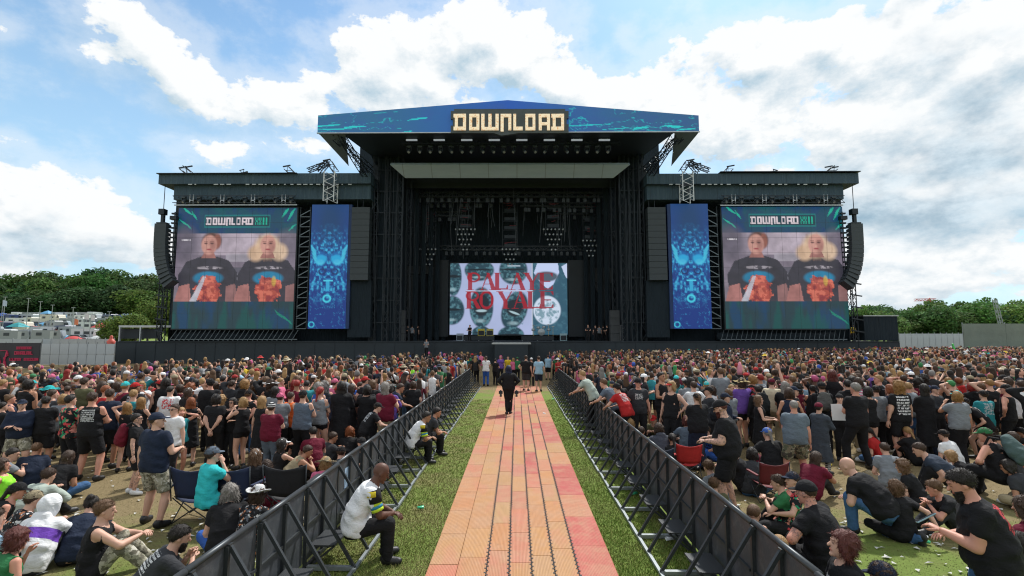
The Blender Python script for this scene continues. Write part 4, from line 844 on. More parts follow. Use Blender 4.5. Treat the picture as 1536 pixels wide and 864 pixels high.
def fascia_picture():
    c = Canvas(380, 36, (34, 94, 138)); c.put(np.clip(1 - np.abs(c.u - .5) * 3.2, 0, 1), (18, 74, 170), .85); c.put((c.noise(20, 3, 3) - .5) * 4, (40, 80, 150), .5); c.put(np.clip(c.u * 2 - 1.2, 0, 1), (40, 70, 120), .6)
    c.put((.016 - np.abs(c.noise(16, 2, 8) - .52)) * 70 * ((c.u < .22) | (c.u > .66)), (20, 180, 190), .8)
    flashes(c, [(.03, .6, .03, .1, .5), (.05, .8, .03, .12, 1.0), (.10, .70, .03, .08, .3), (.27, .45, .02, .08, 0.4), (.24, .95, .01, .06, .3), (.69, .75, .012, .14, .8), (.72, .72, .014, .14, .8), (.79, .85, .012, .1, .6), (.85, .8, .02, .1, .2), (.93, .7, .03, .1, -.2), (.97, .85, .02, .1, .3)], (24, 196, 200)); return c
# ------------------------------------------------------------------ the stage
YF = 54.0                           # front plane of the stage
drape = None
m, k, p = newmat('black_drape'); oc = k.n('ShaderNodeNewGeometry').outputs['Position']; n = k.noise(k.v('MULTIPLY', oc, (2.2, 1, .25)), 1.6, 5, .6); n2 = k.noise(oc, .35, 4, .6)
setc(k, p, 'Base Color', k.mix(n2, (.006, .013, .020), (.014, .026, .036))); p.inputs['Roughness'].default_value = .8; bump(k, p, n, .9, .35); p.inputs['Specular IOR Level'].default_value = .3
m, k, p = newmat('roof_scrim'); oc = k.n('ShaderNodeNewGeometry').outputs['Position']; n = k.noise(k.v('MULTIPLY', oc, (3.5, 1, .12)), 1.2, 5, .65); n2 = k.noise(oc, .5, 5, .6); gx = k.n('ShaderNodeSeparateXYZ', {0: oc})
seam = k.m('LESS_THAN', k.m('FRACT', k.m('MULTIPLY', gx.outputs[0], .42)), .03)
c = k.mix(n2, (.022, .052, .080), (.042, .082, .115)); c = k.mix(k.m('MULTIPLY', k.step(n, .5, .62), .35), c, (.07, .12, .15)); c = k.mix(k.m('MULTIPLY', seam, .4), c, (.01, .02, .03)); setc(k, p, 'Base Color', c); p.inputs['Roughness'].default_value = .7; bump(k, p, n, .8, .25)
m, k, p = newmat('grey_scrim'); oc = k.n('ShaderNodeNewGeometry').outputs['Position']; n = k.noise(k.v('MULTIPLY', oc, (.35, 1, 2)), 1.5, 6, .65); w_ = k.m('FRACT', k.m('MULTIPLY', k.n('ShaderNodeSeparateXYZ', {0: oc}).outputs[0], .33))
c = k.mix(n, (.42, .53, .60), (.60, .70, .76)); c = k.mix(k.m('MULTIPLY', k.m('LESS_THAN', w_, .03), .4), c, (.12, .14, .15)); setc(k, p, 'Base Color', c); bump(k, p, n, .6, .1); o_ = [x for x in m.node_tree.nodes if x.type == 'OUTPUT_MATERIAL'][0]; tr = k.n('ShaderNodeBsdfTranslucent', {0: c}); mx = k.n('ShaderNodeMixShader', {0: .4, 1: p.outputs[0], 2: tr.outputs[0]}); m.node_tree.links.new(mx.outputs[0], o_.inputs[0])
m, k, p = newmat('white_canopy'); o_ = [x for x in m.node_tree.nodes if x.type == 'OUTPUT_MATERIAL'][0]; p.inputs['Base Color'].default_value = (.75, .76, .77, 1); tr = k.n('ShaderNodeBsdfTranslucent', {0: (.85, .86, .86, 1)}); mx = k.n('ShaderNodeMixShader', {0: .75, 1: p.outputs[0], 2: tr.outputs[0]}); m.node_tree.links.new(mx.outputs[0], o_.inputs[0])
dk = basic('dark_metal', (.018, .026, .034), .5, .4, var=.5, scale=1.5); blk = basic('black_paint', (.007, .014, .020), .6, var=.4, scale=.8); alu = basic('aluminium', (.42, .45, .47), .4, .6, var=.25, scale=2)
deckm = basic('stage_fascia', (.012, .022, .030), .65, var=.35, scale=.6, bsc=1.2, bst=.4, bdist=.05); cabm = basic('cabinet_black', (.030, .042, .050), .6, var=.25, scale=1.0)
lampm = newmat('lamp_lit')[0]; q = [x for x in lampm.node_tree.nodes if x.type == 'BSDF_PRINCIPLED'][0]; q.inputs['Base Color'].default_value = (.5, .52, .55, 1); q.inputs['Emission Color'].default_value = (.75, .85, 1, 1); q.inputs['Emission Strength'].default_value = .22
lampoff = basic('lamp_glass', (.30, .33, .35), .25, .3, var=.3); redm = basic('red_cable', (.22, .02, .04), .6, var=.5)
bluem = basic('bright_blue', (.03, .12, .5), .5)
stg = empty('stage', 'huge black festival stage with wide blue printed roof fascia behind the crowd', 'stage', (-.85, YF, 0))
SL = Vector(stg.location)
def SB(name, mb, mat, parent=None, smooth=False):   # build in place coordinates, parent keeps the thing's origin
    o = mb.build(name, mat, parent or stg, smooth); 
    if o.parent is stg: o.data.transform(Matrix.Translation(-SL))
    else:
        off = Vector((0, 0, 0)); pp = o.parent
        while pp is not None: off += Vector(pp.location); pp = pp.parent
        o.data.transform(Matrix.Translation(-off))
    return o
def P(px, py, Y=YF): return ony(px, py, Y)
def slab(px0, px1, py0, py1, Y0, Y1):               # a box whose front face fills a rectangle seen at distance Y0 (edges made vertical)
    a, b = P((px0), (py0 + py1) / 2, Y0), P(px1, (py0 + py1) / 2, Y0); zc = P((px0 + px1) / 2, py0, Y0).z; zb = P((px0 + px1) / 2, py1, Y0).z
    return (a.x, b.x, Y0, Y1, zb, zc)
ZD = P(762, 512).z                                  # deck height
b = MB().box(P(173, 530).x, P(1350, 530).x, YF, YF + .4, 0, ZD); SB('apron', b, deckm)
b = MB()
for i in range(40):
    x = P(173, 530).x + i * (P(1350, 530).x - P(173, 530).x) / 39.0; b.box(x - .03, x + .03, YF - .03, YF, .05, ZD - .12)
b.box(P(173, 530).x, P(1350, 530).x, YF - .06, YF, ZD - .10, ZD + .02); SB('apron_trim', b, dk)
b = MB().box(P(173, 530).x, P(1350, 530).x, YF + .4, YF + 16, ZD - .5, ZD - .004); SB('deck', b, blk)
# front thrust with the pale ramp top
b = MB(); x0, x1 = P(742, 512, 50).x, P(792, 512, 50).x; b.box(x0, x1, 50, YF - .07, 0, ZD - .25); SB('thrust', b, deckm); b = MB().box(x0 - .3, x1 + .3, 50.3, YF - .08, ZD - .24, ZD - .1); SB('thrust_top', b, basic('pale_deck', (.42, .44, .42), .7, var=.2))
# back wall, side drapes, towers
b = MB().box(P(560, 300, 67).x - 2, P(968, 300, 67).x + 2, 67, 67.3, 0, P(762, 215, 67).z); SB('backdrop', b, MATS['black_drape'])
for (a0, a1) in ((556, 603), (930, 968)):
    s = slab(a0, a1, 205, 508, YF, YF + 1); ztop = P(762, 205, YF).z; t = MB().box(s[0] + .4, s[1] - .4, YF + .8, YF + 4.5, ZD, ztop); tw = SB('tower', t, MATS['black_drape'])
    t = MB()
    for xx in (s[0] + .35, (s[0] + s[1]) / 2, s[1] - .35): t.truss((xx, YF + .35, ZD), (xx, YF + .35, ztop), .55, .9, .07)
    for z in np.arange(ZD + 2, ztop, 2.4): t.bar((s[0] + .1, YF + .3, z), (s[1] - .1, YF + .3, z), .08)
    SB('truss', t, dk, tw)
    t = MB(); r_ = random.Random(a0)
    for i in range(9):
        x = r_.uniform(s[0], s[1]); t.bar((x, YF - .05 - .01 * i, r_.uniform(ZD, ZD + 6)), (x + r_.uniform(-.2, .2), YF - .05 - .01 * i, r_.uniform(ztop - 9, ztop)), .045)
    SB('cable', t, dk, tw)
    t = MB(); inner = s[1] if a0 < 700 else s[0]; sg = 1 if a0 < 700 else -1
    for i, yy in enumerate((56, 58.5, 61, 63.5)): t.truss((inner + sg * (.3 + .35 * i), yy, ZD), (inner + sg * (.3 + .35 * i), yy, ztop - 1), .5, 1.0, .06)
    SB('side_truss', t, dk, tw)
    t = MB()
    for i in range(5): x = inner + sg * (.5 + .6 * i); t.box(min(x, x + sg * .5), max(x, x + sg * .5), 58 + i * 1.5, 58.1 + i * 1.5, ZD, ztop - .5)
    SB('leg_drape', t, MATS['black_drape'], tw)
# roof: printed fascia in front, dark underside, pale trim
YR = 47.0; tin0, tout0 = P(558, 262, YF).x, P(966, 262, YF).x
fl, fr, fp = P(477, 173, YR), P(1048, 173, YR), P(762, 150, YR); fb = P(477, 199, YR).z; x0, x1 = fl.x, fr.x; Wf = x1 - x0; Hf = fp.z - fb
cv = fascia_picture(); me = cv.mesh('fascia', Wf, Hf); co = np.empty(len(me.vertices) * 3, np.float32); me.vertices.foreach_get('co', co); co = co.reshape(-1, 3)
topz = np.interp(co[:, 0], [0, Wf / 2, Wf], [fl.z - fb, fp.z - fb, fr.z - fb]); co[:, 2] = co[:, 2] / Hf * topz; me.vertices.foreach_set('co', co.reshape(-1)); me.update()
m, k, p = newmat('print_fascia_glow'); a_ = k.n('ShaderNodeAttribute', attribute_name='pc').outputs[0]; setc(k, p, 'Base Color', a_); p.inputs['Roughness'].default_value = .45; k.t.links.new(a_, p.inputs['Emission Color']); p.inputs['Emission Strength'].default_value = .38  # unlit print given a faint glow: added brightness in its own colours
xr0, xr1 = P(500, 200, YR).x + .6, P(1025, 200, YR).x - .6; zs = fl.z + (fp.z - fl.z) * (xr0 - x0) / (fp.x - x0)
roof = SB('roof', MB().add([(x0, YR + .12, fl.z - .05), (fp.x, YR + .12, fp.z - .05), (x1, YR + .12, fr.z - .05), (x1, YR + .12, fb), (x0, YR + .12, fb), (x0, YR + .5, fl.z - .05), (fp.x, YR + .5, fp.z - .05), (x1, YR + .5, fr.z - .05), (x1, YR + .5, fb), (x0, YR + .5, fb)], [(0, 1, 2, 3, 4), (9, 8, 7, 6, 5), (0, 5, 6, 1), (1, 6, 7, 2), (2, 7, 8, 3), (3, 8, 9, 4), (4, 9, 5, 0)]), blk)
SB('roof_skin', MB().add([(xr0, YR + .5, zs - .1), (fp.x, YR + .5, fp.z - .1), (xr1, YR + .5, zs - .1), (tin0, 68, zs), (fp.x, 68, fp.z + .5), (tout0, 68, zs), (tin0, 68, fb), (tout0, 68, fb)], [(0, 3, 4, 1), (1, 4, 5, 2), (3, 6, 7, 5, 4)]), blk, roof)
o = link('fascia', me, m, roof); o.location = Vector((x0, YR + .02, fb)) - SL
SB('fascia_trim', MB().box(x0 - .05, x1 + .05, YR - .05, YR + .08, fb - .09, fb - .003), alu, roof)
ui = P(500, 200, YR).x; uo = P(1025, 200, YR).x                   # dark ceiling between the pale side strips
tin, tout = P(556, 262, YF).x, P(968, 262, YF).x
SB('ceiling', MB().add([(ui + .8, YR + .12, fb - .02), (uo - .8, YR + .12, fb - .02), (tout, YF, fb + .3), (tin, YF, fb + .3), (tout + 2, 67, fb + .3), (tin - 2, 67, fb + .3)], [(0, 1, 2, 3), (3, 2, 4, 5)]), blk, roof)
for sg, xa, xb, xt in ((-1, x0, ui + .8, tin), (1, x1, uo - .8, tout)):
    SB('roof_side', MB().add([(xb, YR + .5, fb), (xb, YR + .5, zs - .1), (xt, YF + .2, fb + .3), (xt, YF + .2, zs + 0)], [(0, 1, 3, 2)]), blk, roof)
    t = MB(); a, c_ = Vector((xb, YR + .4, fb - .45)), Vector((xt, YF + .4, P(762, 252, YF).z if False else fb - 2.9)); t.truss(a, c_, .55, .7, .07); t.truss((xa + -sg * 1.6, YR + .4, fb - .35), (xt + sg * .6, YF + 5, fb - .35), .5, .9, .06); SB('roof_truss', t, dk, roof)
    tri = [P(477 if sg < 0 else 1048, 199, YR), P(477 if sg < 0 else 1048, 199, YR) + Vector((0, 9.0, 0)), P(477 if sg < 0 else 1048, 199, YR) + Vector((-sg * .02, 8.8, -.9)), P(477 if sg < 0 else 1048, 199, YR) + Vector((-sg * 1.2, 7.4, -1.0))]
    q0 = P(477 if sg < 0 else 1048, 199, YR); q1 = P(523 if sg < 0 else 1007, 249, YR + 5.0); q2 = P(518 if sg < 0 else 1012, 199, YR + .2)
    SB('side_scrim', MB().add([q0, q2, q1, q0 + Vector((0, .05, 0)), q2 + Vector((0, .05, 0)), q1 + Vector((0, .05, 0))], [(0, 1, 2), (5, 4, 3), (0, 3, 4, 1), (1, 4, 5, 2), (2, 5, 3, 0)]), MATS['grey_scrim'] if False else basic('side_scrim', (.11, .15, .18), .7, var=.3, scale=.8), roof)
# grey ceiling scrim seen through the opening
a0, a1, b0, b1 = P(585, 247, 52), P(945, 247, 52), P(920, 267, 53.1), P(608, 267, 53.1)
SB('ceiling_scrim', MB().add([a0, a1, b0, b1, a0 + Vector((0, .3, .3)), a1 + Vector((0, .3, .3)), b0 + Vector((0, .3, .3)), b1 + Vector((0, .3, .3))], [(0, 1, 2, 3), (7, 6, 5, 4), (0, 4, 5, 1), (2, 6, 7, 3), (1, 5, 6, 2), (3, 7, 4, 0)]), MATS['grey_scrim'])
zt = a0.z
SB('header_drape', MB().box(P(600, 247, 57).x - 3, P(930, 247, 57).x + 3, 57, 57.2, b0.z + .1, fb + .2), blk)
SB('front_truss', MB().truss((P(603, 212, 49.5).x, 49.5, P(762, 213, 49.5).z), (P(930, 212, 49.5).x, 49.5, P(762, 213, 49.5).z), .5, .8, .06), dk)
og = basic('overhead_grey', (.045, .055, .065), .5, .4, var=.4, scale=1); rr = random.Random(17)
for i, (yy, py, xa, xb) in enumerate(((58.5, 292, 622, 905), (60, 300, 640, 740), (60, 306, 780, 890), (62, 322, 612, 700), (62, 318, 830, 915), (64, 372, 640, 890), (63, 345, 600, 640), (63, 350, 890, 925))):
    a_, b_ = P(xa, py, yy), P(xb, py + rr.uniform(-3, 3), yy); mb = MB().truss(a_, b_, .5, .8, .055)
    for q in range(int((xb - xa) / 11)):
        c_ = a_.lerp(b_, (q + rr.uniform(.2, .8)) / max(1, int((xb - xa) / 11))); mb.bar(c_, c_ + Vector((0, 0, -.5)), .06); mb.box(c_.x - .18, c_.x + .18, c_.y - .2, c_.y + .1, c_.z - .95, c_.z - .5)
    SB('overhead_truss', mb, og)
mb = MB()
for i in range(60):
    a_ = P(rr.uniform(605, 925), rr.uniform(270, 300), rr.uniform(57.5, 63)); mb.bar(a_, a_ + Vector((rr.uniform(-.6, .6), 0, -rr.uniform(2, 9))), .05)
tag(SB('hanging_cable', mb, og), kind='stuff')
# sign with the festival's name
sg_ = empty('stage_sign', 'dark sign board with big cream block letters DOWNLOAD on the stage roof', 'sign', (0, 0, 0)); c0 = P(764, 197, YR - .5); sg_.location = (c0.x, YR - .5, c0.z)
def PX(px, py): return P(px, py, YR - .5)
out_ = [(676, 166), (681, 166), (681, 163), (848, 163), (848, 166), (853, 166), (853, 177), (850, 177), (850, 186), (853, 186), (853, 199), (780, 199), (752, 203), (740, 199), (676, 199), (676, 188), (679, 188), (679, 178), (676, 178)]
poly = [(PX(a, b).x, PX(a, b).z) for a, b in out_]; SB('board', MB().prism(poly, YR - .45, YR - .15), basic('sign_board', (.055, .07, .075), .6, var=.4, scale=1.2), sg_)
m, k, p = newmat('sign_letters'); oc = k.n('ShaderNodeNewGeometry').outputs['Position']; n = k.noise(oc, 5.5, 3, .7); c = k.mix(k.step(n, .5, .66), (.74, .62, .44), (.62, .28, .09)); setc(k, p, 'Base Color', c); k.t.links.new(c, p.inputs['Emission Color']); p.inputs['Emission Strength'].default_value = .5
for ch, a, b_ in LX:
    mb = MB(); yb = 195.5; yt = 171.5
    for q, (p0, q0, p1, q1) in enumerate(GL[ch]):
        A_, B_ = PX(a + p0 * (b_ - a), yt + q0 * (yb - yt)), PX(a + p1 * (b_ - a), yt + q1 * (yb - yt)); mb.box(A_.x, B_.x, YR - .62 - q * .004, YR - .455, B_.z, A_.z)
    SB('letter', mb, m, sg_)
# lamps under the front of the roof
for i in range(8):
    x = P(617.5 + i * 41.3, 210, 48.6); t = empty('strip_light', f'pale strip light under the front of the stage roof, {ordn[i]} from the left', 'light', (x.x, 48.6, x.z), group='strip lights under the roof'); mb = MB().box(-.55, .55, -.08, .08, -.07, .07); mb.build('lamp', lampm, t); MB().box(-.58, .58, -.12, -.085, -.1, .1).v; MB().box(-.6, .6, .09, .2, -.1, .12).build('housing', dk, t); hb = MB(); hb.bar((-.3, .15, .1), (-.3, .15, 1.1), .05); hb.bar((.3, .15, .1), (.3, .15, 1.1), .05); hb.box(-.25, -.02, .1, .25, .5, .75); hb.box(.02, .25, .1, .25, .5, .75); hb.build('bracket', alu, t)
def moving_head(loc, tilt, label, group, rz=0, s=1.0):
    t = empty('moving_head_light', label, 'light', loc, rz, group); t.scale = (s, s, s)
    MB().box(-.22, .22, -.17, .17, -.16, 0).build('base', cabm, t)
    y = MB().box(-.25, -.20, -.07, .07, -.55, -.163); y.box(.20, .25, -.07, .07, -.55, -.163); y.build('yoke', dk, t)
    M_ = Matrix.Translation((0, 0, -.5)) @ Matrix.Rotation(tilt, 4, 'X'); MB().lathe([(.10, -.22), (.17, -.1), (.18, .15), (.16, .24)], n=8, M=M_).build('head', cabm, t, True); MB().lathe([(.13, .2425), (.13, .26)], n=8, M=M_).build('lens', lampoff, t); return t
proto = None
for i in range(20):
    x = P(614 + i * 15.7, 215, 49.5)
    if proto is None: proto = moving_head((x.x, 49.5, x.z - .3), 2.4, '', 'moving lights under the roof'); kids_index(); o = proto
    else: o = copy_tree(proto)
    o.location = (x.x, 49.5, x.z - .3); o.rotation_euler = (0, 0, rnd.uniform(-.8, .8)); o['label'] = f'small black moving light on the front roof truss, {ordn[i]} from the left'
# lighting pods hanging inside
def pod(px, py, Y, rows, lab):
    c_ = P(px, py, Y); t = empty('lighting_pod', lab, 'light rig', c_, group='lamp clusters hanging above the stage'); 
    f = MB(); ztop_ = P(762, 275, Y).z - c_.z
    for s in (-1, 1): f.bar((s * .9, .15, -.6), (s * .9, .15, ztop_), .06)
    for z in np.arange(.2, ztop_, 1.1): f.bar((-.9, .15, z), (.9, .15, z), .05); f.box(-.7, .7, .1, .45, z + .1, z + .5)
    f.build('frame', dk, t); r_ = MB(); rr = random.Random(int(px))
    for i in range(7): z = rr.uniform(.5, ztop_ * .8); r_.bar((rr.uniform(-.9, 0), .04, z), (rr.uniform(0, .9), .05, z + rr.uniform(-.25, .25)), .035)
    r_.build('cable', redm, t)
    for j in range(rows):
        for q in range(rows - j + 1): 
            L = LMP; o = link('lamp', L, lampoff, t, ((q - (rows - j) / 2) * .46, 0, -j * .62))
LMP = MB().lathe([(.07, -.05), (.125, 0), (.125, .05), (.06, .10)], n=8, M=Matrix.Rotation(R(90), 4, 'X')).mesh('lamp')
for (px, py, Y, rows, l) in ((642, 374, 61, 4, 'lowest left of'), (698, 344, 60, 5, 'upper left of'), (765, 374, 61, 4, 'in the middle of'), (830, 344, 60, 5, 'upper right of'), (886, 361, 61, 4, 'lowest right of')):
    pod(px, py, Y, rows, f'triangular cluster of pale lamps {l} the dark stage opening')
# centre LED screen
def screen(name, label, cv, corners, Y, strength, cat='screen', rim=.12, depth=.35):
    (l, t_, r, b_) = corners; a, c_ = P(l, (t_ + b_) / 2, Y), P(r, (t_ + b_) / 2, Y); z1, z0 = P((l + r) / 2, t_, Y).z, P((l + r) / 2, b_, Y).z
    t = empty(name, label, cat, (a.x, Y, z0)); me = cv if isinstance(cv, bpy.types.Mesh) else cv.mesh('picture', c_.x - a.x, z1 - z0); mt = MATS.get('glow_picture%.2f' % strength) or emit_attr('glow_picture%.2f' % strength, 'pc', strength)
    link('picture', me, mt, t, (0, -.02, 0)); MB().box(-rim, c_.x - a.x + rim, .0, depth, -rim, z1 - z0 + rim).build('housing', blk, t); return t, me, c_.x - a.x, z1 - z0
t, me, w_, h_ = screen('stage_screen', 'bright centre stage screen showing red words PALAYE ROYALE over blue lips', band_picture(), (675, 395, 851, 502), 64, .9)
for x in (w_ * .70,): MB().box(x - .02, x + .02, -.06, -.03, 0, h_).build('panel_seam', blk, t)
for (l, r) in ((645, 672), (853, 890)): SB('flank_panel', MB().box(*slab(l, r, 390, 505, 63.5, 63.8)), blk)
gy = basic('grey_set', (.055, .062, .066), .8, var=.5, scale=.8)
SB('set_arch', MB().box(*slab(611, 624, 412, 478, 62, 63)), gy); SB('set_beam', MB().box(*slab(611, 648, 399, 411, 61.9, 63)), gy)
a = slab(890, 917, 402, 424, 61.9, 63); SB('set_beam', MB().box(*a), gy); SB('set_arch', MB().box(*slab(902, 916, 425, 480, 62, 63)), gy); SB('set_bracket', MB().prism([(P(892, 425, 62).x, P(762, 425, 62).z), (P(902, 425, 62).x, P(762, 425, 62).z), (P(902, 425, 62).x, P(762, 446, 62).z)], 62, 63), gy)
# wing screens and their frames
wm = None
for sg in (-1, 1):
    cn = (263, 312, 442.5, 493) if sg < 0 else (1085.5, 312, 1264.5, 493); lab = 'left' if sg < 0 else 'right'
    t, wm2, w_, h_ = screen('big_screen', f'huge video screen on the {lab} wing of the stage showing two people in black t-shirts', wm or wing_picture(), cn, 53.6, .68)
    if wm is None: wm, ww = wm2, w_
    for i in range(1, 10): 
        pass
    g = MB()
    for i in range(1, 8): g.box(i * w_ / 8 - .008, i * w_ / 8 + .008, -.032, -.024, 0, h_)
    for i in range(1, 8): g.box(0, w_, -.033, -.025, i * h_ / 8 - .008, i * h_ / 8 + .008)
    tag(g.build('panel_seam', basic('seam', (.05, .055, .06), .6), t), kind='stuff')
    bc = (465, 307, 521, 493) if sg < 0 else (1008, 306, 1062.5, 493)
    BNM = globals().get('BNM'); t, BNM, w_, h_ = screen('banner', f'tall blue printed banner with a glowing cyan beast beside the {lab} big screen', BNM or banner_picture(0), bc, 53.4, .66, 'banner', .02, .5)  # the banner is unlit print; its glow is added, drawn like the screens
    MB().box(w_ + .03, w_ + .35, -.02, .48, 0, h_).build('side_flap', basic('banner_blue', (.004, .03, .12), .6), t) if sg < 0 else MB().box(-.35, -.03, -.02, .48, 0, h_).build('side_flap', basic('banner_blue', (.004, .03, .12), .6), t)
    # wing body
    X = lambda px, Y=YF: P(px, 400, Y).x
    mir = lambda px: px if sg < 0 else 1526 - px
    def bx(l, r, t0, t1, Y0, Y1): l, r = sorted((mir(l), mir(r))); return MB().box(*slab(l, r, t0, t1, Y0, Y1))
    w = SB('wing', bx(258, 556, 300, 516, 56.5, 60), MATS['black_drape'])
    SB('header', bx(261, 556, 276, 299, 53.2, 60), MATS['roof_scrim'], w); SB('upper_header', bx(238, 556, 260, 275.4, 52.6, 60), MATS['roof_scrim'], w)
    t_ = MB()
    for i in range(26):
        if rnd.random() < .75: x = P(mir(282 + i * 9.6), 276, 52.5); t_.box(x.x, x.x + rnd.uniform(.1, .5), 52.52, 52.58, x.z - .07, x.z + .02)
    SB('lace_gap', t_, basic('pale_cloth', (.5, .54, .56), .8), w)
    t_ = MB(); aa, bb = P(mir(262), 307, 53.0), P(mir(446), 307, 53.0); t_.truss(aa + Vector((0, 0, .5)), bb + Vector((0, 0, .5)), .75, .8, .06); SB('light_truss', t_, dk, w); SB('light_bar', MB().box(min(aa.x, bb.x), max(aa.x, bb.x), 52.9, 53.0, aa.z - .12, aa.z), alu, w)
    for i in range(4):
        x = P(mir(288 + i * 46), 300, 52.9); mb = MB(); mb.box(x.x - .22, x.x - .15, 52.8, 52.9, x.z - .4, x.z + .55); mb.box(x.x + .15, x.x + .22, 52.8, 52.9, x.z - .4, x.z + .55); mb.box(x.x - .15, x.x + .15, 52.82, 52.88, x.z - .1, x.z); SB('clamp', mb, alu, w)
    for i in range(8):
        x = P(mir(276 + i * 23), 299, 52.7); o = copy_tree(proto); o.location = (x.x, 52.7, x.z + .25); o.scale = (.9, .9, .9); o['label'] = f'small moving light above the {lab} big screen, {ordn[i]} from the stage\'s outer edge'; o['group'] = f'moving lights above the {lab} big screen'
    # ladder truss beside the screen
    t_ = MB(); l, r = P(mir(448), 400, 53.8).x, P(mir(463), 400, 53.8).x; z0, z1 = P(762, 493, 53.8).z, P(762, 310, 53.8).z
    t_.bar((l, 53.8, z0), (l, 53.8, z1), .1); t_.bar((r, 53.8, z0), (r, 53.8, z1), .1); SB('ladder_rail', t_, dk, w)
    t_ = MB(); nst = 12
    for i in range(nst): z = z0 + (z1 - z0) * i / nst; t_.bar((l, 53.75, z + .15), (r, 53.75, z + .75), .09); t_.box(min(l, r), max(l, r), 53.7, 53.8, z - .03, z + .04)
    SB('ladder_brace', t_, basic('steel_brace', (.12, .15, .17), .4, .5), w)
    # hung loudspeaker column beside the tower, wrinkled cloth below
    pa = empty('speaker_column', f'tall dark grey hanging loudspeaker column beside the {lab} blue banner', 'speaker', (X(mir(540), 53.0), 53.0, P(762, 400, 53).z)); s = slab(*sorted((mir(526), mir(553))), 310, 420, 53.0, 54.2); nbx = 12
    cm_ = MB().box(s[0] - pa.location.x, s[1] - pa.location.x, 0, 1.1, 0, (s[5] - s[4]) / nbx - .035).mesh('cabinet')
    for i in range(nbx): link('cabinet', cm_, cabm, pa, (0, i * .006, s[4] - pa.location.z + i * (s[5] - s[4]) / nbx))
    cb = MB(); cb.bar((0, .5, s[5] - pa.location.z), (0, .5, s[5] - pa.location.z + 3), .05); cb.bar((-.6, .5, s[5] - pa.location.z), (-.6, .5, s[5] - pa.location.z + 3.6), .05); cb.build('hanging_cable', dk, pa)
    SB('scrim', bx(522, 556, 421, 506, 53.6, 54.6), MATS['black_drape'], w)
    # base under the screens: black rolls and struts
    t_ = MB(); z0_, z1_ = ZD + .05, P(762, 495, 53.6).z; lo_, hi_ = sorted((P(mir(256), 500, 53.7).x, P(mir(446), 500, 53.7).x))
    n_ = 26
    for i in range(n_): x = lo_ + (hi_ - lo_) * i / n_; t_.bar((x, 53.5, z0_), (x + .5, 53.9, z1_), .05); 
    t_.bar((lo_, 53.7, z0_ + .15), (hi_, 53.7, z0_ + .15), .1); SB('under_truss', t_, basic('steel_brace', (.12, .15, .17), .4, .5), w)
    roll = MB(); roll.lathe([(.42, 0), (.45, .5), (.40, (hi_ - lo_) * .5), (.44, (hi_ - lo_) * .95)], n=10, M=Matrix.Translation((lo_, 54.6, ZD + .5)) @ Matrix.Rotation(R(90), 4, 'Y')); SB('cloth_roll', roll, MATS['black_drape'], w, True)
    # rooftop trusses and the pale tower above the banner
    t_ = MB(); x = P(mir(501), 262, 53.2); zt_ = P(mir(501), 263, 53.2).z; zb_ = P(mir(501), 306, 53.2).z; t_.truss((x.x, 52.4, zb_), (x.x, 52.4, zt_), 1.1, .55, .085); tt = SB('rig_tower', t_, basic('white_truss', (.60, .64, .66), .5, .2), w)
    t_ = MB(); t_.box(x.x - .42, x.x + .42, 52.0, 52.05, zb_ + 1.6, zb_ + 1.9); t_.box(x.x - .2, x.x + .2, 51.95, 52.0, zb_ + .8, zb_ + 1.3); SB('rig_plate', t_, dk, w)
    t_ = MB()
    for (xa, ya, xb, yb, wd) in ((478, 259, 492, 243, .5), (462, 256, 494, 244, .4), (430, 252, 440, 262, .5), (286, 262, 274, 252, .5), (370, 260, 363, 262, .7), (494, 243, 504, 258, .5)):
        t_.truss(P(mir(xa), ya, 53), P(mir(xb), yb, 53), wd, wd, .07)
    for (xa, ya) in ((430, 250), (274, 252), (283, 251), (490, 241), (480, 247), (366, 260)):
        c_ = P(mir(xa), ya, 53); t_.bar(c_ + Vector((-.4, 0, 0)), c_ + Vector((.4, 0, .15)), .12)
    SB('roof_crane', t_, dk, w)
    SB('eave', MB().box(*[v for v in (min(P(mir(236), 261, 52.5).x, P(mir(446), 261, 52.5).x), max(P(mir(236), 261, 52.5).x, P(mir(446), 261, 52.5).x), 52.3, 60.2, P(762, 259.6, 52.5).z, P(762, 258.6, 52.5).z)]), dk, w)
    # outer curved loudspeaker array hanging from the wing
    arr = empty('line_array', f'black curved loudspeaker array hanging at the {lab} outer end of the stage', 'speaker', P(mir(244), 336, 53)); z_ = 0; ang = 0; px_ = 0; y_ = 0
    nb = 15; cab = MB().prism([(-.52, 0), (.52, 0), (.52, .43), (-.52, .43)], -.45, .45)
    cabme = MB().add([(-.62, -.35, 0), (.62, -.35, 0), (.62, .5, .06), (-.62, .5, .06), (-.62, -.35, .44), (.62, -.35, .44), (.62, .5, .38), (-.62, .5, .38)], [(3, 2, 1, 0), (4, 5, 6, 7), (0, 1, 5, 4), (1, 2, 6, 5), (2, 3, 7, 6), (3, 0, 4, 7)]).mesh('cabinet')
    x_ = 0; 
    for i in range(nb):
        ang = (i / nb) ** 2.2 * 1.0; o = link('cabinet', cabme, cabm, arr, (x_, 0, -z_ - .45)); o.rotation_euler = (-ang * .35, sg * ang * .8, 0) ; x_ += -sg * math.sin(ang) * .40; z_ += .445 * math.cos(ang * .6)
    f = MB(); f.box(-.5, .5, -.3, .4, .02, .14); f.bar((0, 0, .15), (0, 0, 1.2), .3); f.box(-.35, .25, -.3, .3, 1.0, 1.6); f.bar((.0, 0, 1.6), (.0, 0, P(762, 262, 53).z - arr.location.z), .05); f.build('rigging', dk, arr)
    f = MB(); xo = -sg * 1.05; rr = random.Random(3)
    f.bar((xo, .3, 1.4), (xo, .3, -6.4), .08); f.bar((xo + .35 * -sg, .3, 1.4), (xo * 1.2, .3, -6.0), .05)
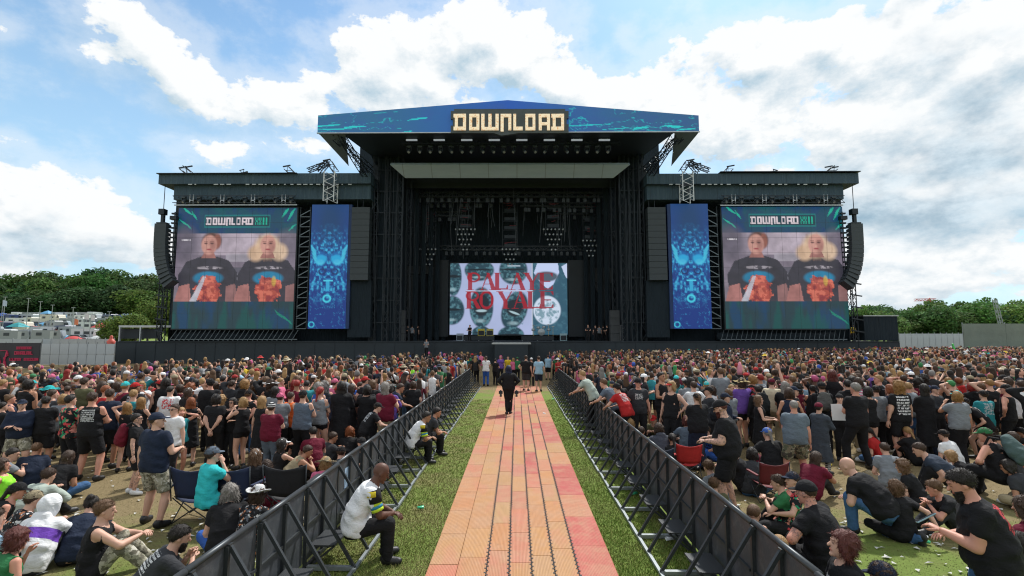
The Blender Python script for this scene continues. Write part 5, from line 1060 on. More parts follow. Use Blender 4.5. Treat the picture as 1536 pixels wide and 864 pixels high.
    for i in range(14): f.box(xo - .25, xo + .25, .1, .35, 1.2 - i * .52 - .1, 1.2 - i * .52 + .06)
    f.box(xo - .35, xo + .35, .0, .5, .5, .9); f.build('cable_ladder', dk, arr)
    tm = MB(); bx_ = P(mir(241) if sg < 0 else 1281, 500, 53.5); xx = P(241, 500, 53.5).x if sg < 0 else bx_.x; tm.truss((xx, 53.5, ZD), (xx, 53.5, P(762, 415, 53.5).z), .55, .9, .07)
    for i in range(5): z = ZD + 1 + i * 1.25; tm.bar((xx - .4, 53.1, z + .15), (xx + .8, 53.1, z - .05), .12)
    SB('mast', tm, dk, w)
# side rail boxes left, black box right
b = MB(); s = slab(178, 256, 488, 491, 53.8, 57); b.box(*s); 
for px in (178, 209, 240): b.box(P(px, 500, 53.8).x, P(px, 500, 53.8).x + .12, 53.8, 54, ZD, s[4])
SB('handrail', b, alu); b = MB().box(*slab(180, 208, 493, 508, 54.3, 54.5)); b.box(*slab(212, 239, 493, 508, 54.3, 54.5)); SB('rail_panel', b, blk)
SB('side_block', MB().box(*slab(1296, 1347, 474, 511, 54.2, 58)), MATS['black_drape']); SB('block_trim', MB().box(*slab(1295, 1348, 473, 474.3, 54.1, 58)), alu)
# equipment on the deck
def rack(px, w_, h_, Y, lab, mat=cabm, name='speaker_stack', n_=4):
    c_ = P(px, 500, Y); t = empty(name, lab, 'equipment', (c_.x, Y, ZD)); me = MB().box(-w_ / 2, w_ / 2, -.4, .4, 0, h_ / n_ - .03).mesh('cabinet')
    for i in range(n_): link('cabinet', me, mat, t, (0, 0, i * h_ / n_))
    return t
rack(601, 1.0, 3.4, 56, 'grey stack of loudspeakers standing left on the stage', gy); rack(922, 1.0, 3.4, 56, 'grey stack of loudspeakers standing right on the stage', gy)
rack(582, 1.2, 1.2, 55.5, 'red flight case on the left of the stage floor', basic('red_case', (.3, .02, .03), .6), 'flight_case', 2); rack(566, 1.3, 1.3, 55.5, 'dark flight case at the foot of the left stage tower', cabm, 'flight_case', 2)
for i, px in enumerate((938, 952)):
    t = empty('equipment_rack', f'open steel rack with cables on the right of the stage floor, {"left" if i == 0 else "right"} one', 'equipment', (P(px, 500, 55.5).x, 55.5, ZD)); f = MB()
    for xx in (-.5, .5):
        for yy in (-.3, .3): f.bar((xx, yy, 0), (xx, yy, 1.7), .07)
    for z in (.05, .55, 1.1, 1.68): f.bar((-.5, -.3, z), (.5, -.3, z), .07); f.bar((-.5, .3, z), (.5, .3, z), .07)
    f.build('frame', alu, t); f = MB(); rr = random.Random(px)
    for q in range(14): f.bar((rr.uniform(-.45, .45), -.32, rr.uniform(.1, 1.6)), (rr.uniform(-.45, .45), -.32, rr.uniform(.1, 1.6)), .05)
    f.build('cable', alu, t)
# band risers with drums and gear in front of the screen
for (px, w2, lab) in ((719, 3.6, 'low black riser left of centre on the stage'), (806, 3.8, 'low black riser right of centre on the stage')):
    t = empty('riser', lab, 'stage riser', (P(px, 505, 61).x, 61, ZD)); MB().box(-w2 / 2, w2 / 2, -1, 1, .05, .55).build('platform', blk, t); f = MB(); [f.box(x - .04, x + .04, -.95, -.87, 0, .05) for x in (-w2 / 2 + .1, 0, w2 / 2 - .1)]; f.build('foot', alu, t)
dr = empty('drum_kit', 'small pale drum kit on the right riser before the screen', 'drums', (P(812, 503, 60.8).x, 60.8, ZD + .56)); chrome = basic('pale_shell', (.35, .40, .42), .3, .3)
MB().lathe([(.42, -.28), (.45, -.25), (.45, .25), (.42, .28)], (0, 0, 0), 14, Matrix.Translation((0, 0, .46)) @ Matrix.Rotation(R(90), 4, 'X')).build('bass_drum', chrome, dr, True)
for (x, z) in ((-.35, .85), (.3, .9), (.9, .6), (-.95, .6)): MB().lathe([(.2, 0), (.22, .02), (.22, .26), (.2, .28)], (x, 0, z), 10).build('tom', chrome, dr, True)
for (x, z) in ((-.9, 1.25), (.85, 1.35), (1.4, 1.1)): f = MB().lathe([(.30, 0), (.06, .04), (.02, .05)], (x, .1, z), 12); f.bar((x, .1, z), (x, .1, 0), .03); f.build('cymbal', basic('brass', (.5, .36, .12), .3, .8), dr)
for i, (px, cc) in enumerate(((690, (.35, .42, .5)), (722, (.5, .42, .05)), (735, (.45, .4, .1)), (845, (.3, .45, .5)))):
    t = empty('amplifier', ['pale amplifier left of the left riser', 'yellow amplifier on the left riser', 'yellowish small amplifier beside the yellow one', 'pale amplifier right of the drum kit'][i], 'amplifier', (P(px, 503, 60.2).x, 59.9, ZD + (.56 if i in (1, 2) else 0))); t.location.y = 60.2; MB().box(-.4, .4, -.2, .2, 0, .85).build('cabinet', basic('amp%d' % i, cc, .6), t); MB().box(-.34, .34, -.22, -.203, .06, .62).build('grille', blk, t)
# ------------------------------------------------------------------ fences beside the stage
wf = basic('white_panel', (.42, .46, .48), .6, var=.15, scale=.8); 
def solid_fence(name, label, px0, px1, py0, Y, n_, mat, rows=1, seam=.05):
    a, c_ = P(px0, 520, Y), P(px1, 520, Y); zt_ = P((px0 + px1) / 2, py0, Y).z; t = empty(name, label, 'fence', (a.x, Y, 0)); w_ = (c_.x - a.x) / n_; me = MB().box(seam / 2, w_ - seam / 2, 0, .05, .05, zt_ / rows - seam).mesh('panel')
    for i in range(n_):
        for j in range(rows): link('panel', me, mat, t, (i * w_, rnd.uniform(0, .02), j * zt_ / rows))
    pm = MB().box(-.03, .03, .06, .12, 0, zt_ + .1).mesh('post')
    for i in range(n_ + 1): link('post', pm, galv, t, (i * w_, 0, 0))
    return t
solid_fence('panel_fence', 'white panel fence between the dark poster fence and the stage', 62, 172, 515, 51, 8, wf, 2)
solid_fence('panel_fence', 'long white panel fence behind the crowd to the right of the stage', 1350, 1449, 500, 66, 11, basic('white_fence2', (.42, .48, .52), .6, var=.15), 1, .04)
solid_fence('scrim_fence', 'tall grey green scrim fence at the far right', 1447, 1640, 485, 58, 3, basic('green_scrim', (.17, .21, .18), .9, var=.35, scale=.5, bsc=1.5, bst=.5, bdist=.1), 1, .03)
solid_fence('fence', 'pale low hoarding running behind the poster fence on the far left', -160, 62, 508, 56, 10, basic('hoarding', (.35, .40, .42), .7), 1, .04)
solid_fence('fence', 'grey hoarding on the slope behind the white panel fence', 62, 170, 508, 57, 8, basic('hoarding2', (.34, .37, .38), .7), 1, .04)
pf = solid_fence('poster_fence', 'dark poster fence with red lettering at the far left', -150, 60, 514, 46, 4, basic('poster_dark', (.022, .022, .030), .6), 1, .02)
rp = basic('poster_red', (.50, .03, .09), .6, var=.2)
def line_of(px0, px1, py, hpx, seed):
    mb = MB(); r_ = random.Random(seed); x = px0
    while x < px1:
        w_ = r_.uniform(2.0, 3.6); a, c_ = P(x, py, 45.94), P(x + w_ - .8, py + hpx, 45.94)
        for (p0, q0, p1, q1) in GL[r_.choice('DOANLX')]: mb.box(a.x + p0 * (c_.x - a.x), a.x + p1 * (c_.x - a.x), 45.93 + q0 * .006 + p0 * .004, 45.985, c_.z + (1 - min(q1, 1)) * (a.z - c_.z), c_.z + (1 - q0) * (a.z - c_.z))
        x += w_
    mb.build('lettering', rp, pf); o = bpy.data.objects[mb_name()] if False else None
for (a, b_, c_, d, e) in ((25, 45, 520, 4, 1), (22, 48, 527, 5, 2), (14, 30, 537, 4, 3), (36, 56, 537, 4, 4), (-60, -20, 524, 5, 5)): line_of(a, b_, c_, d, e)
for o in bpy.data.objects:
    if o.name.startswith('lettering'): o.data.transform(Matrix.Translation(-Vector(pf.location)))
mb = MB(); 
for (a, b_) in (((0, 526), (10, 526)), ((10, 526), (12, 532)), ((10, 528), (4, 550)), ((12, 533), (8, 536)), ((6, 536), (9, 551)), ((-3, 532), (2, 548))): mb.bar(P(*a, 45.95), P(*b_, 45.95), .11, .04)
mb.build('emblem', rp, pf).data.transform(Matrix.Translation(-Vector(pf.location)))
lt = MB().truss((0, 0, 0), (0, 0, 7.5), .3, .6, .05).build('lattice_mast', galv); lt.location = P(1511, 500, 62); lt.location.z = 0; lt.rotation_euler = (0, R(-9), 0); tag(lt, 'thin grey lattice mast leaning over the scrim fence on the right', 'mast')
# ------------------------------------------------------------------ trees
m, k, p = newmat('leaves'); oi = k.n('ShaderNodeObjectInfo').outputs['Color']; a_ = k.n('ShaderNodeAttribute', attribute_name='lc').outputs[0]; c = k.mix(1.0, oi, a_, 'MULTIPLY'); setc(k, p, 'Base Color', c); p.inputs['Roughness'].default_value = .75; p.inputs['Specular IOR Level'].default_value = .15
tl = k.n('ShaderNodeBsdfTranslucent', {0: c}); mx = k.n('ShaderNodeMixShader', {0: .3, 1: p.outputs[0], 2: tl.outputs[0]}); o_ = [x for x in m.node_tree.nodes if x.type == 'OUTPUT_MATERIAL'][0]; m.node_tree.links.new(mx.outputs[0], o_.inputs[0])
bark = basic('bark', (.07, .055, .04), .9, var=.4, scale=2)
def crown_mesh(seed, n_):
    r = np.random.default_rng(seed); nl = 15; L = []
    for i in range(nl):
        a = r.random() * 6.283; rad = r.random() ** .6 * 3.4; z = 3.2 + r.random() * 6.2; sc = 1.0 - abs(z - 6) / 9; L.append((math.cos(a) * rad * sc, math.sin(a) * rad * sc, z, 1.5 + r.random() * 1.5))
    L.append((0, 0, 7.0, 3.2)); L = np.array(L); wts = L[:, 3] ** 2; ci = r.choice(len(L), n_, p=wts / wts.sum()); d = r.normal(size=(n_, 3)); d /= np.linalg.norm(d, axis=1)[:, None]; rr = (.72 + .36 * r.random(n_)) * L[ci, 3]
    c_ = L[ci, :3] + d * rr[:, None] * A(1, 1, .8); nn = d + r.normal(size=(n_, 3)) * .55; nn /= np.linalg.norm(nn, axis=1)[:, None]; u = np.cross(nn, r.normal(size=(n_, 3))); u /= np.linalg.norm(u, axis=1)[:, None]; v_ = np.cross(nn, u); s = (.20 + .24 * r.random(n_))[:, None]
    V = np.stack([c_ - u * s, c_ - v_ * s * .7 + nn * .05, c_ + u * s, c_ + v_ * s * .7], 1).reshape(-1, 3); F = np.arange(n_ * 4).reshape(-1, 4); me = mesh_np('crown', V, F, False)
    lc = (.55 + .85 * r.random((n_, 1))) * np.array([1, 1, 1]) + r.normal(size=(n_, 3)) * A(.10, .05, .05); vattr(me, 'lc', np.repeat(np.clip(lc, .2, 2), 4, 0)); return me, L
CR = []
for s in range(4):
    me, L = crown_mesh(s + 20, 3200); tb = MB(); r_ = random.Random(s)
    tb.lathe([(.42, 0), (.30, 1.2), (.24, 3.5), (.14, 6.5)], n=8)
    for q in L[:7]: tb.bar((0, 0, r_.uniform(2, 4)), Vector(q[:3]), .16, n=5)
    CR.append((me, tb.mesh('trunk', True)))
GREEN = [(.075, .15, .045), (.095, .18, .05), (.06, .125, .045), (.12, .20, .06), (.08, .14, .05)]
def tree(i, x, y, h_, w_, colr, label, group):
    z = float(hill(x, y)); t = empty('tree', label, 'tree', (x, y, z - .2), rnd.uniform(0, 6.28), group); t.scale = (w_, w_, h_ / 10.5); link('crown', CR[i % 4][0], MATS['leaves'], t, col=colr); link('trunk', CR[i % 4][1], bark, t); return t
LT = []                             # left wood: (px, top py, Y)
prof = [(-90, 425), (-50, 420), (-15, 418), (10, 419), (28, 425), (48, 416), (66, 413), (88, 411), (110, 408), (130, 411), (150, 405), (170, 411), (188, 413), (206, 417), (226, 418), (246, 420), (266, 418), (290, 425)]
w_desc = ['tall', 'broad', 'rounded', 'dense']
for r_i, (Yt, dy) in enumerate(((218, 0), (198, 9), (182, 22))):
    for i, (px, py) in enumerate(prof):
        if r_i == 2 and px > 230: continue
        q = P(px + r_i * 9 + rnd.uniform(-4, 4), py + dy + rnd.uniform(-3, 4), Yt + rnd.uniform(-4, 4)); gz = float(hill(q.x, q.y)); h_ = max(5, q.z - gz); rel = ['backmost', 'middle', 'front'][r_i]
        tree(i + r_i, q.x, q.y, h_ * 1.04, max(1.4, h_ / 11) * 1.05, tuple(v * rnd.uniform(.62, .86) for v in GREEN[(i * 2 + r_i) % 3 if r_i < 2 else 3 if px > 180 else 2]), f'{w_desc[i % 4]} dark green tree in the {rel} row of the left wood, {ordn[i]} from the left', 'trees of the wood on the left hill')
for i, (px, py, Yt) in enumerate(((188, 466, 92), (206, 470, 90), (225, 452, 98), (242, 446, 95), (170, 474, 100), (258, 440, 96))):
    q = P(px, py, Yt); gz = float(hill(q.x, q.y)); tree(i, q.x, q.y, max(3, q.z - gz), .62, (.11, .17, .04), f'light green bush below the left wood, {ordn[i]} counted toward the stage', 'light green bushes beside the stage')
profr = [(1285, 458), (1304, 459), (1322, 462), (1340, 468), (1356, 461), (1376, 463), (1394, 455), (1412, 455), (1432, 464), (1450, 457), (1470, 458), (1488, 453), (1508, 456), (1530, 452), (1552, 455), (1575, 450), (1600, 452)]
for r_i, (Yt, dy) in enumerate(((150, 0), (128, 6))):
    for i, (px, py) in enumerate(profr):
        q = P(px + r_i * 8 + rnd.uniform(-3, 3), py + dy + rnd.uniform(-2, 3), Yt + rnd.uniform(-4, 4)); tree(i + r_i, q.x, q.y, q.z * 1.03 + .2, 1.05 + rnd.uniform(-.1, .15), tuple(v * rnd.uniform(.9, 1.2) for v in GREEN[(i + r_i) % 5]), f'{w_desc[(i + 1) % 4]} green tree in the {["back", "front"][r_i]} row of the right tree line, {ordn[i]} from the left', 'trees behind the fences on the right')
cr_ = MB(); a = P(1372, 450, 180); cr_.truss(a, P(1403, 449.5, 180), .7, 1.4, .16); cr_.bar(P(1395, 449, 180), P(1395, 500, 180), .5); cr_.bar(P(1390, 452, 180), P(1395, 447, 180), .2); tag(cr_.build('crane', basic('crane_red', (.5, .06, .05), .6)), 'red crane jib showing above the right tree line', 'crane')
# ------------------------------------------------------------------ camp on the left slope
cw = basic('van_white', (.62, .65, .67), .35, var=.08, scale=1); wd_ = basic('dark_glass', (.03, .04, .05), .15); tyre = basic('tyre', (.02, .02, .02), .8)
def van_meshes():
    body = MB().prism([(-2.6, .35), (2.3, .35), (2.6, .8), (2.45, 1.25), (1.9, 1.4), (1.5, 2.3), (1.2, 2.55), (-2.5, 2.6), (-2.65, 2.4)], -1.0, 1.0).mesh('body')
    car = MB().prism([(-2.1, .3), (2.1, .3), (2.2, .7), (1.9, .95), (1.0, 1.05), (.5, 1.5), (-1.3, 1.52), (-1.9, 1.05), (-2.2, .9)], -.85, .85).mesh('body')
    crv = MB().prism([(-2.3, .4), (2.3, .4), (2.5, 1.3), (2.2, 2.5), (-2.3, 2.55), (-2.5, 1.3)], -1.1, 1.1).mesh('body')
    wh = MB().lathe([(.2, -.12), (.34, -.1), (.34, .1), (.2, .12)], n=10, M=Matrix.Rotation(R(90), 4, 'X')).mesh('wheel', True)
    w1 = MB().box(-.45, .45, -.02, .02, -.3, .3).mesh('window'); w2 = MB().box(-.3, .3, -.02, .02, -.85, .85).mesh('door'); return body, car, crv, wh, w1, w2
VB, VC, VR, VW, W1, W2 = van_meshes()
def dome_mesh(n_=10):
    return MB().lathe([(1.6, 0), (1.5, .5), (1.1, 1.0), (.5, 1.35), (.05, 1.45)], n=n_).mesh('canvas', True)
DM = dome_mesh(); DD = MB().box(-.4, .4, -1.62, -1.48, .02, .9).mesh('door'); GZC = MB().lathe([(2.1, 0), (1.9, .15), (1.0, .7), (.05, 1.1)], n=4).mesh('canopy'); GZL = MB().box(-.03, .03, -.03, .03, 0, 2.1).mesh('leg')
TC = [('sky blue', (.10, .30, .50)), ('dark blue', (.02, .07, .28)), ('green', (.03, .20, .14)), ('lime green', (.45, .60, .08)), ('teal', (.02, .25, .28)), ('grey', (.35, .38, .40)), ('white', (.65, .68, .70)), ('cream', (.6, .6, .52)), ('pale grey', (.5, .53, .55)), ('red', (.45, .05, .05)), ('pale blue', (.35, .50, .60))]
ci = 0
def where(px): return 'far left' if px < 40 else 'left' if px < 80 else 'middle' if px < 125 else 'right' 
spots_ = []
for row, (Yc, py, st_) in enumerate(((168, 0, 10), (153, 0, 9), (139, 0, 9), (126, 0, 10), (114, 0, 10), (103, 0, 11))):
    px = -60 + row * 5
    while px < 184:
        spots_.append((row, px + rnd.uniform(-3, 3), Yc + rnd.uniform(-2.5, 2.5))); px += st_ * rnd.uniform(.85, 1.3)
cnts = {}
for (row, px, Yc) in spots_:
    x = P(px, 480, Yc).x; z = float(hill(x, Yc)); kind = rnd.choices(['camper van', 'caravan', 'car', 'tent', 'gazebo'], [.20, .14, .16, .42, .08])[0]; rz = rnd.choice([0, math.pi, R(20), R(-15), R(90), R(160)]); rw = ['topmost', 'second', 'third', 'fourth', 'fifth', 'lowest'][row]
    cnts[(row,)] = cnts.get((row,), 0) + 1; od = ordn[min(cnts[(row,)] - 1, 23)]; tail = f'in {rw} row of the left slope camp, {od} from left'
    if kind in ('camper van', 'caravan', 'car'):
        t = empty(kind.replace(' ', '_'), '', kind, (x, Yc, z), rz, 'vehicles in the camp on the slope'); cc = rnd.choice([('white', (.56, .59, .61)), ('cream', (.52, .50, .42)), ('pale grey', (.34, .37, .4)), ('silver', (.25, .28, .3)), ('navy', (.03, .05, .12))]) if kind != 'car' else rnd.choice([('dark blue', (.03, .06, .14)), ('grey', (.2, .22, .24)), ('red', (.35, .03, .03)), ('white', (.6, .62, .64))]); t['label'] = f'{cc[0]} {kind} {tail}'
        link('body', {'camper van': VB, 'caravan': VR, 'car': VC}[kind], basic('paint_' + cc[0].replace(' ', '_') + kind[:3], cc[1], .35, var=.05), t); yy = {'camper van': 1.02, 'caravan': 1.12, 'car': .87}[kind]
        for s in (-1, 1):
            for wx in ((-1.6, 0, 1.3) if kind == 'camper van' else (-1.2, 1.2)):
                if kind == 'car': continue
                link('window', W1, wd_, t, (wx, s * yy, 1.75))
            for wx in ((-1.6, 1.6) if kind != 'caravan' else (0,)): link('wheel', VW, tyre, t, (wx, s * (yy - .12), .34))
        if kind == 'caravan': link('door', W2, basic('caravan_door', (.40, .43, .45), .5), t, (.9, -1.13, 1.45))
        if kind == 'car': MB().prism([(-1.25, 1.1), (.75, 1.1), (.45, 1.45), (-1.15, 1.46)], -.865, .865).build('window', wd_, t); MB().add([(1.02, -.7, 1.08), (1.02, .7, 1.08), (.56, .7, 1.5), (.56, -.7, 1.5)], [(0, 1, 2, 3)]).build('windscreen', wd_, t)
    elif kind == 'tent':
        cn_, cc = rnd.choice(TC); t = empty('tent', f'{cn_} dome tent {tail}', 'tent', (x, Yc, z), rnd.uniform(-.5, .5), 'tents in the camp on the slope'); sc = rnd.uniform(.9, 1.25); t.scale = (sc * 1.3, sc, sc); link('canvas', DM, basic('canvas_' + cn_.replace(' ', '_'), cc, .7, var=.15), t); link('door', DD, basic('canvas_shade', (.12, .13, .14), .8), t)
    else:
        cn_, cc = rnd.choice(TC); t = empty('gazebo', f'{cn_} gazebo {tail}', 'gazebo', (x, Yc, z), 0, 'gazebos in the camp on the slope'); o = link('canopy', GZC, basic('canvas_' + cn_.replace(' ', '_'), cc, .7, var=.15), t, (0, 0, 2.1)); o.rotation_euler = (0, 0, R(45))
        for sx_ in (-1.4, 1.4):
            for sy_ in (-1.4, 1.4): link('leg', GZL, galv, t, (sx_, sy_, 0))
for i, (px, py) in enumerate(((43, 448), (61, 453), (79, 458), (110, 462), (164, 468), (209, 474), (8, 446))):
    a = P(px, py, 118); z = float(hill(a.x, 118)); MBp = MB(); MBp.bar((0, 0, 0), (0, 0, a.z - z), .14, n=6); t = empty('lamp_post', f'thin pole standing between camp and wood, {ordn[i if i < 6 else 0] if i != 6 else "far left one with a flag"}' + (' from the left' if i < 6 else ''), 'pole', (a.x, 118, z), group='poles before the left wood'); MBp.build('pole', basic('pole_grey', (.25, .27, .25), .7), t); MB().box(-.4, .4, -.1, .1, a.z - z + .01, a.z - z + .12).build('lamp', galv, t)
for i, (px, py, cc) in enumerate(((127, 477, (.6, .6, .62)), (136, 479, (.6, .6, .62)), (111, 485, (.6, .2, .1)), (4, 457, (.4, .5, .6)))):
    a = P(px, py, 104); z = float(hill(a.x, 104)); t = empty('flag', ['white flag above the camp, left of a pair', 'white flag above the camp, right of a pair', 'orange flag above the middle of the camp', 'pale blue flag at the far left of the camp'][i], 'flag', (a.x, 104, z)); MB().bar((0, 0, 0), (0, 0, a.z - z + 1), .1, n=5).build('pole', galv, t); f = MB(); f.add([(0.06, 0, a.z - z + 1), (.6, .15, a.z - z + .8), (1.0, -.1, a.z - z + .6), (.9, 0, a.z - z - .4), (.5, .12, a.z - z - .3), (.06, 0, a.z - z - .3)], [(0, 1, 2, 3, 4, 5)]); f.build('cloth', basic('flag%d' % i, cc, .8), t)
ib = MB().lathe([(.5, 0), (.8, .3), (.8, .9), (.5, 1.3), (.25, 1.6), (.3, 1.9), (.1, 2.1)], n=10).build('inflatable', basic('inflatable_red', (.55, .09, .06), .5), smooth=True); q = P(167, 508, 56.6); ib.scale = (.55, .55, .6); ib.location = (q.x, 56.6, q.z - .9) ; tag(ib, 'small red inflatable figure above the fence beside the stage', 'inflatable')
# ------------------------------------------------------------------ the people one can tell apart
USED = []; NPER = 0; KEEP = []
def C(px, py, yaw, label, fy=None, H=1.75, lod=None, group=None, dz=0.0, **sp):
    """head top seen at (px, py); fy = where the feet touch the ground; yaw 0 faces the stage, 90 faces left, -90 right, 180 the camera"""
    global NPER
    sp.setdefault('legs', 'stand'); sp.setdefault('top', 'tee'); sp.setdefault('bot', 'trousers'); sp.setdefault('hair', 'short'); sp.setdefault('seed', NPER % 9)
    j = skeleton(sp); ht = (j['H'][2] + .125 + (.02 if sp.get('hat') else 0)) / 1.75; yw = R(yaw)
    if fy is not None:
        g = onz(px, fy); H = min(2.0, max(1.45, ony(px, py, g.y).z / ht)); pos = Vector((g.x, g.y, 0)); q = ony(px, py, g.y); pos.x = q.x
    else: q = onz(px, py, ht * H + dz); pos = Vector((q.x, q.y, dz))
    s = H / 1.75; hx, hy = j['H'][0] * s, j['H'][1] * s; pos.x -= hx * math.cos(yw) - hy * math.sin(yw); pos.y -= hx * math.sin(yw) + hy * math.cos(yw)
    if lod is None: lod = 0 if pos.y < 9 else 1
    sp['h'] = round(float(np.clip(pos.y * .0029, .0185, .037)), 3)
    USED.append((pos.x, pos.y)); NPER += 1; KEEP.append((px, pos.y, sp['legs']))
    return make_person(sp, pos, yw, H, lod, label, group)
ST = dict(legs='stand'); SH = 'shorts'
# --- left, standing near
C(237, 617, -12, 'man in navy t-shirt and pale camouflage shorts with dark cap, standing on open grass', 790, top='tee', tcol='navy', bot=SH, bmat='camo_pale', hat='cap', hatcol='navy', arml='down', armr='hold', legs='wide', fat=1.22, scol='black', hyaw=-50, hair='buzz')
C(206, 620, -60, 'man in black with maroon flannel at the hip and sunglasses, behind the navy t-shirt man', 742, top='tee', bot=SH, glasses=True, tattoo=True, hair='short', hcol='dark', scol='white', arml='phone', armr='down', fat=1.05)
C(140, 588, 8, 'man in black sleeveless top with white back print and black shorts, seen from behind', 722, top='tank', tmat='cloth_backprint', bot=SH, arml='fold', armr='fold2', fat=1.2, hair='short', hcol='brown', skin='pink', legs='wide')
C(107, 592, -20, 'person in red and green floral shirt and black trousers beside the printed sleeveless top', 718, top='tee', tmat='floral', hcol='dark', arml='fold', armr='fold2')
C(34, 598, -150, 'man in big dark navy jacket and navy cap with camouflage shorts at the left edge', 712, top='jacket', tcol='navy', bot=SH, bmat='camo_pale', hat='cap', hatcol='navy', arml='fold', armr='fold2', fat=1.35, legs='wide')
C(166, 583, 5, 'man in navy t-shirt and black shorts turned away, left of the blond women', 704, tcol='navy', bot=SH, arml='fold', armr='down', fat=1.1, skin='tan')
C(70, 594, 20, 'man all in black with brown bare calves behind the floral shirt', 708, bot=SH, skin='tan', hcol='dark', arml='down', armr='fold', fat=1.1)
C(192, 604, 10, 'blond long-haired woman in black crop top near the maroon flannel', 708, top='crop', bot='hotpants', fem=1, hair='long', hcol='gold', arml='head', armr='down')
C(213, 596, -10, 'gold-haired woman with hair to her waist just behind the sunglasses man', 700, top='tank', bot='hotpants', fem=1, hair='long2', hcol='gold', arml='fold', armr='fold2')
C(262, 606, 170, 'man in white t-shirt and sunglasses facing the camera behind the navy t-shirt man', 728, tcol='white', glasses=True, hair='short', hcol='brown', arml='down', armr='drink', scol='white')
C(272, 612, -130, 'woman in teal top shading her eyes with one raised arm', 716, top='tank', tcol='teal', bot='shorts', fem=1, hair='mid', hcol='blond', arml='shade', armr='shade', skin='pink')
C(287, 596, 30, 'red-haired woman in short black dress with bare legs', 700, top='dress', bot='none', fem=1, hair='long', hcol='ginger', arml='fold', armr='drink')
C(325, 590, 5, 'man in loose black t-shirt holding his hands behind his back', 704, arml='behind', armr='behind', hat='beanie', hatcol='black', fat=1.15, hair='mid', hcol='dark')
C(349, 597, 175, 'person in dark top with sunglasses facing the camera beside the blond woman', 700, top='tank', glasses=True, hair='mid', hcol='dark', arml='down', armr='hold')
C(365, 596, 60, 'blond woman in black lace top and black shorts facing left, bare legs', 704, top='tank', bot='hotpants', fem=1, hair='mid', hcol='blond', arml='drink', armr='fold', scol='black')
C(394, 594, -20, 'blond woman in black dress just right of the woman in lace', 706, top='dress', bot='leggings', fem=1, hair='long', hcol='blond', arml='down', armr='fold')
C(421, 588, 10, 'man in white t-shirt with pink cap behind the maroon t-shirt', 695, tcol='grey', hat='cap', hatcol='pink', arml='down', armr='fold', fat=1.1)
C(408, 603, 0, 'broad person in maroon t-shirt with striped beanie and slate skirt', 716, tcol='maroon', bcol='slate', hat='beanie', hatcol='black', hmat='striped', arml='fold', armr='fold2', fat=1.35, bot='trousers')
C(455, 584, 0, 'man in navy sleeveless top and dark cap with his back turned', 703, top='tank', tcol='slate', bcol='black', hat='cap', hatcol='black', fat=1.15, arml='fold', armr='fold2')
C(481, 580, -15, 'slim woman in pale grey top, black shorts and fishnet tights, dark red hair', 694, top='tank', tcol='grey', bot='hotpants', fem=1, hair='tail', hcol='red', arml='down', armr='fold', skin='pale')
C(513, 572, 15, 'person in long black coat with long dark hair', 690, top='coat', hair='long', hcol='dark', arml='fold', armr='fold2')
C(551, 577, 20, 'person in black hooded coat with dark green cap facing left', 684, top='coat', hat='cap', hatcol='green', hair='mid', hcol='dark', arml='drink', armr='down')
C(437, 588, -20, 'person in bright orange shirt half hidden behind the navy sleeveless man', 690, tcol='orange', arml='fold', armr='down', hcol='brown')
C(5, 603, -20, 'person in black t-shirt at the very left edge behind the navy jacket', 705, hcol='dark', arml='fold', armr='fold2')
C(128, 566, -5, 'man in dark olive shirt in the crowd behind the floral shirt', 674, tcol='olive', arml='drink', armr='down', hcol='brown')
# --- left, leaning on the barrier
C(567, 603, -62, 'man in black t-shirt and cap leaning over the left barrier holding something yellow', 700, legs='stand', lean=24, bend=14, arml='lean', armr='lean', hat='cap', hatcol='black', tmat='cloth_backart', hair='short', fat=1.05)
C(601, 575, -65, 'man in navy t-shirt leaning on the left barrier with both forearms', 668, lean=26, bend=16, arml='lean', armr='lean', tcol='navy', hcol='brown', skin='tan')
C(543, 655, -150, 'bearded man in black cap sitting against the left barrier', H=1.75, legs='kneesup', lean=4, bend=12, arml='knees', armr='knees', hat='cap', hatcol='black', beard=True, hcol='brown')
# --- left, seated on the ground and on chairs
C(159, 748, -62, 'man in black sleeveless top and pale trousers sitting with arms round his knee', 856, legs='kneesup', lean=-2, bend=14, top='tank', bcol='khaki', bmat='camo_pale', arml='knees', armr='knees', hair='short', hcol='lightbrown', skin='pale', fat=1.05, H=1.75) if False else C(159, 750, -60, 'man in black sleeveless top and pale trousers sitting with arms round his knees', H=1.8, legs='kneesup', lean=-2, bend=14, top='tank', bmat='camo_pale', arml='knees', armr='knees', hair='short', hcol='lightbrown', fat=1.05)
C(138, 744, 20, 'person in navy t-shirt with dark hair in a bun hunched on the grass', H=1.7, legs='kneesup', lean=22, bend=28, tcol='navy', hair='bun', hcol='dark', arml='knees', armr='knees')
C(76, 742, 10, 'seated person in white hooded windbreaker with a broad purple band', H=1.78, legs='kneesup', lean=15, bend=22, top='hoodie', tcol='white', tmat='banded', hat='hood', hatcol='white', hmat='cloth', bcol='charcoal', arml='knees', armr='knees', fat=1.15)
C(74, 702, -5, 'brown-haired person in pale sage shirt sitting with back turned', H=1.75, legs='kneesup', lean=18, bend=22, tcol='sage', hcol='brown', arml='knees', armr='knees', fat=1.2, top='long')
C(52, 734, -30, 'seated person in khaki cap and patterned dark shirt', H=1.7, legs='cross', lean=10, bend=20, tmat='patterned', hat='cap', hatcol='khaki', arml='lap', armr='lap', hcol='brown')
C(28, 722, -50, 'seated woman in dark strapped top and black cap leaning forward', H=1.7, legs='cross', lean=20, bend=20, top='tank', fem=1, hat='cap', hatcol='black', arml='lap', armr='lap', hair='tail', hcol='dark', skin='pink')
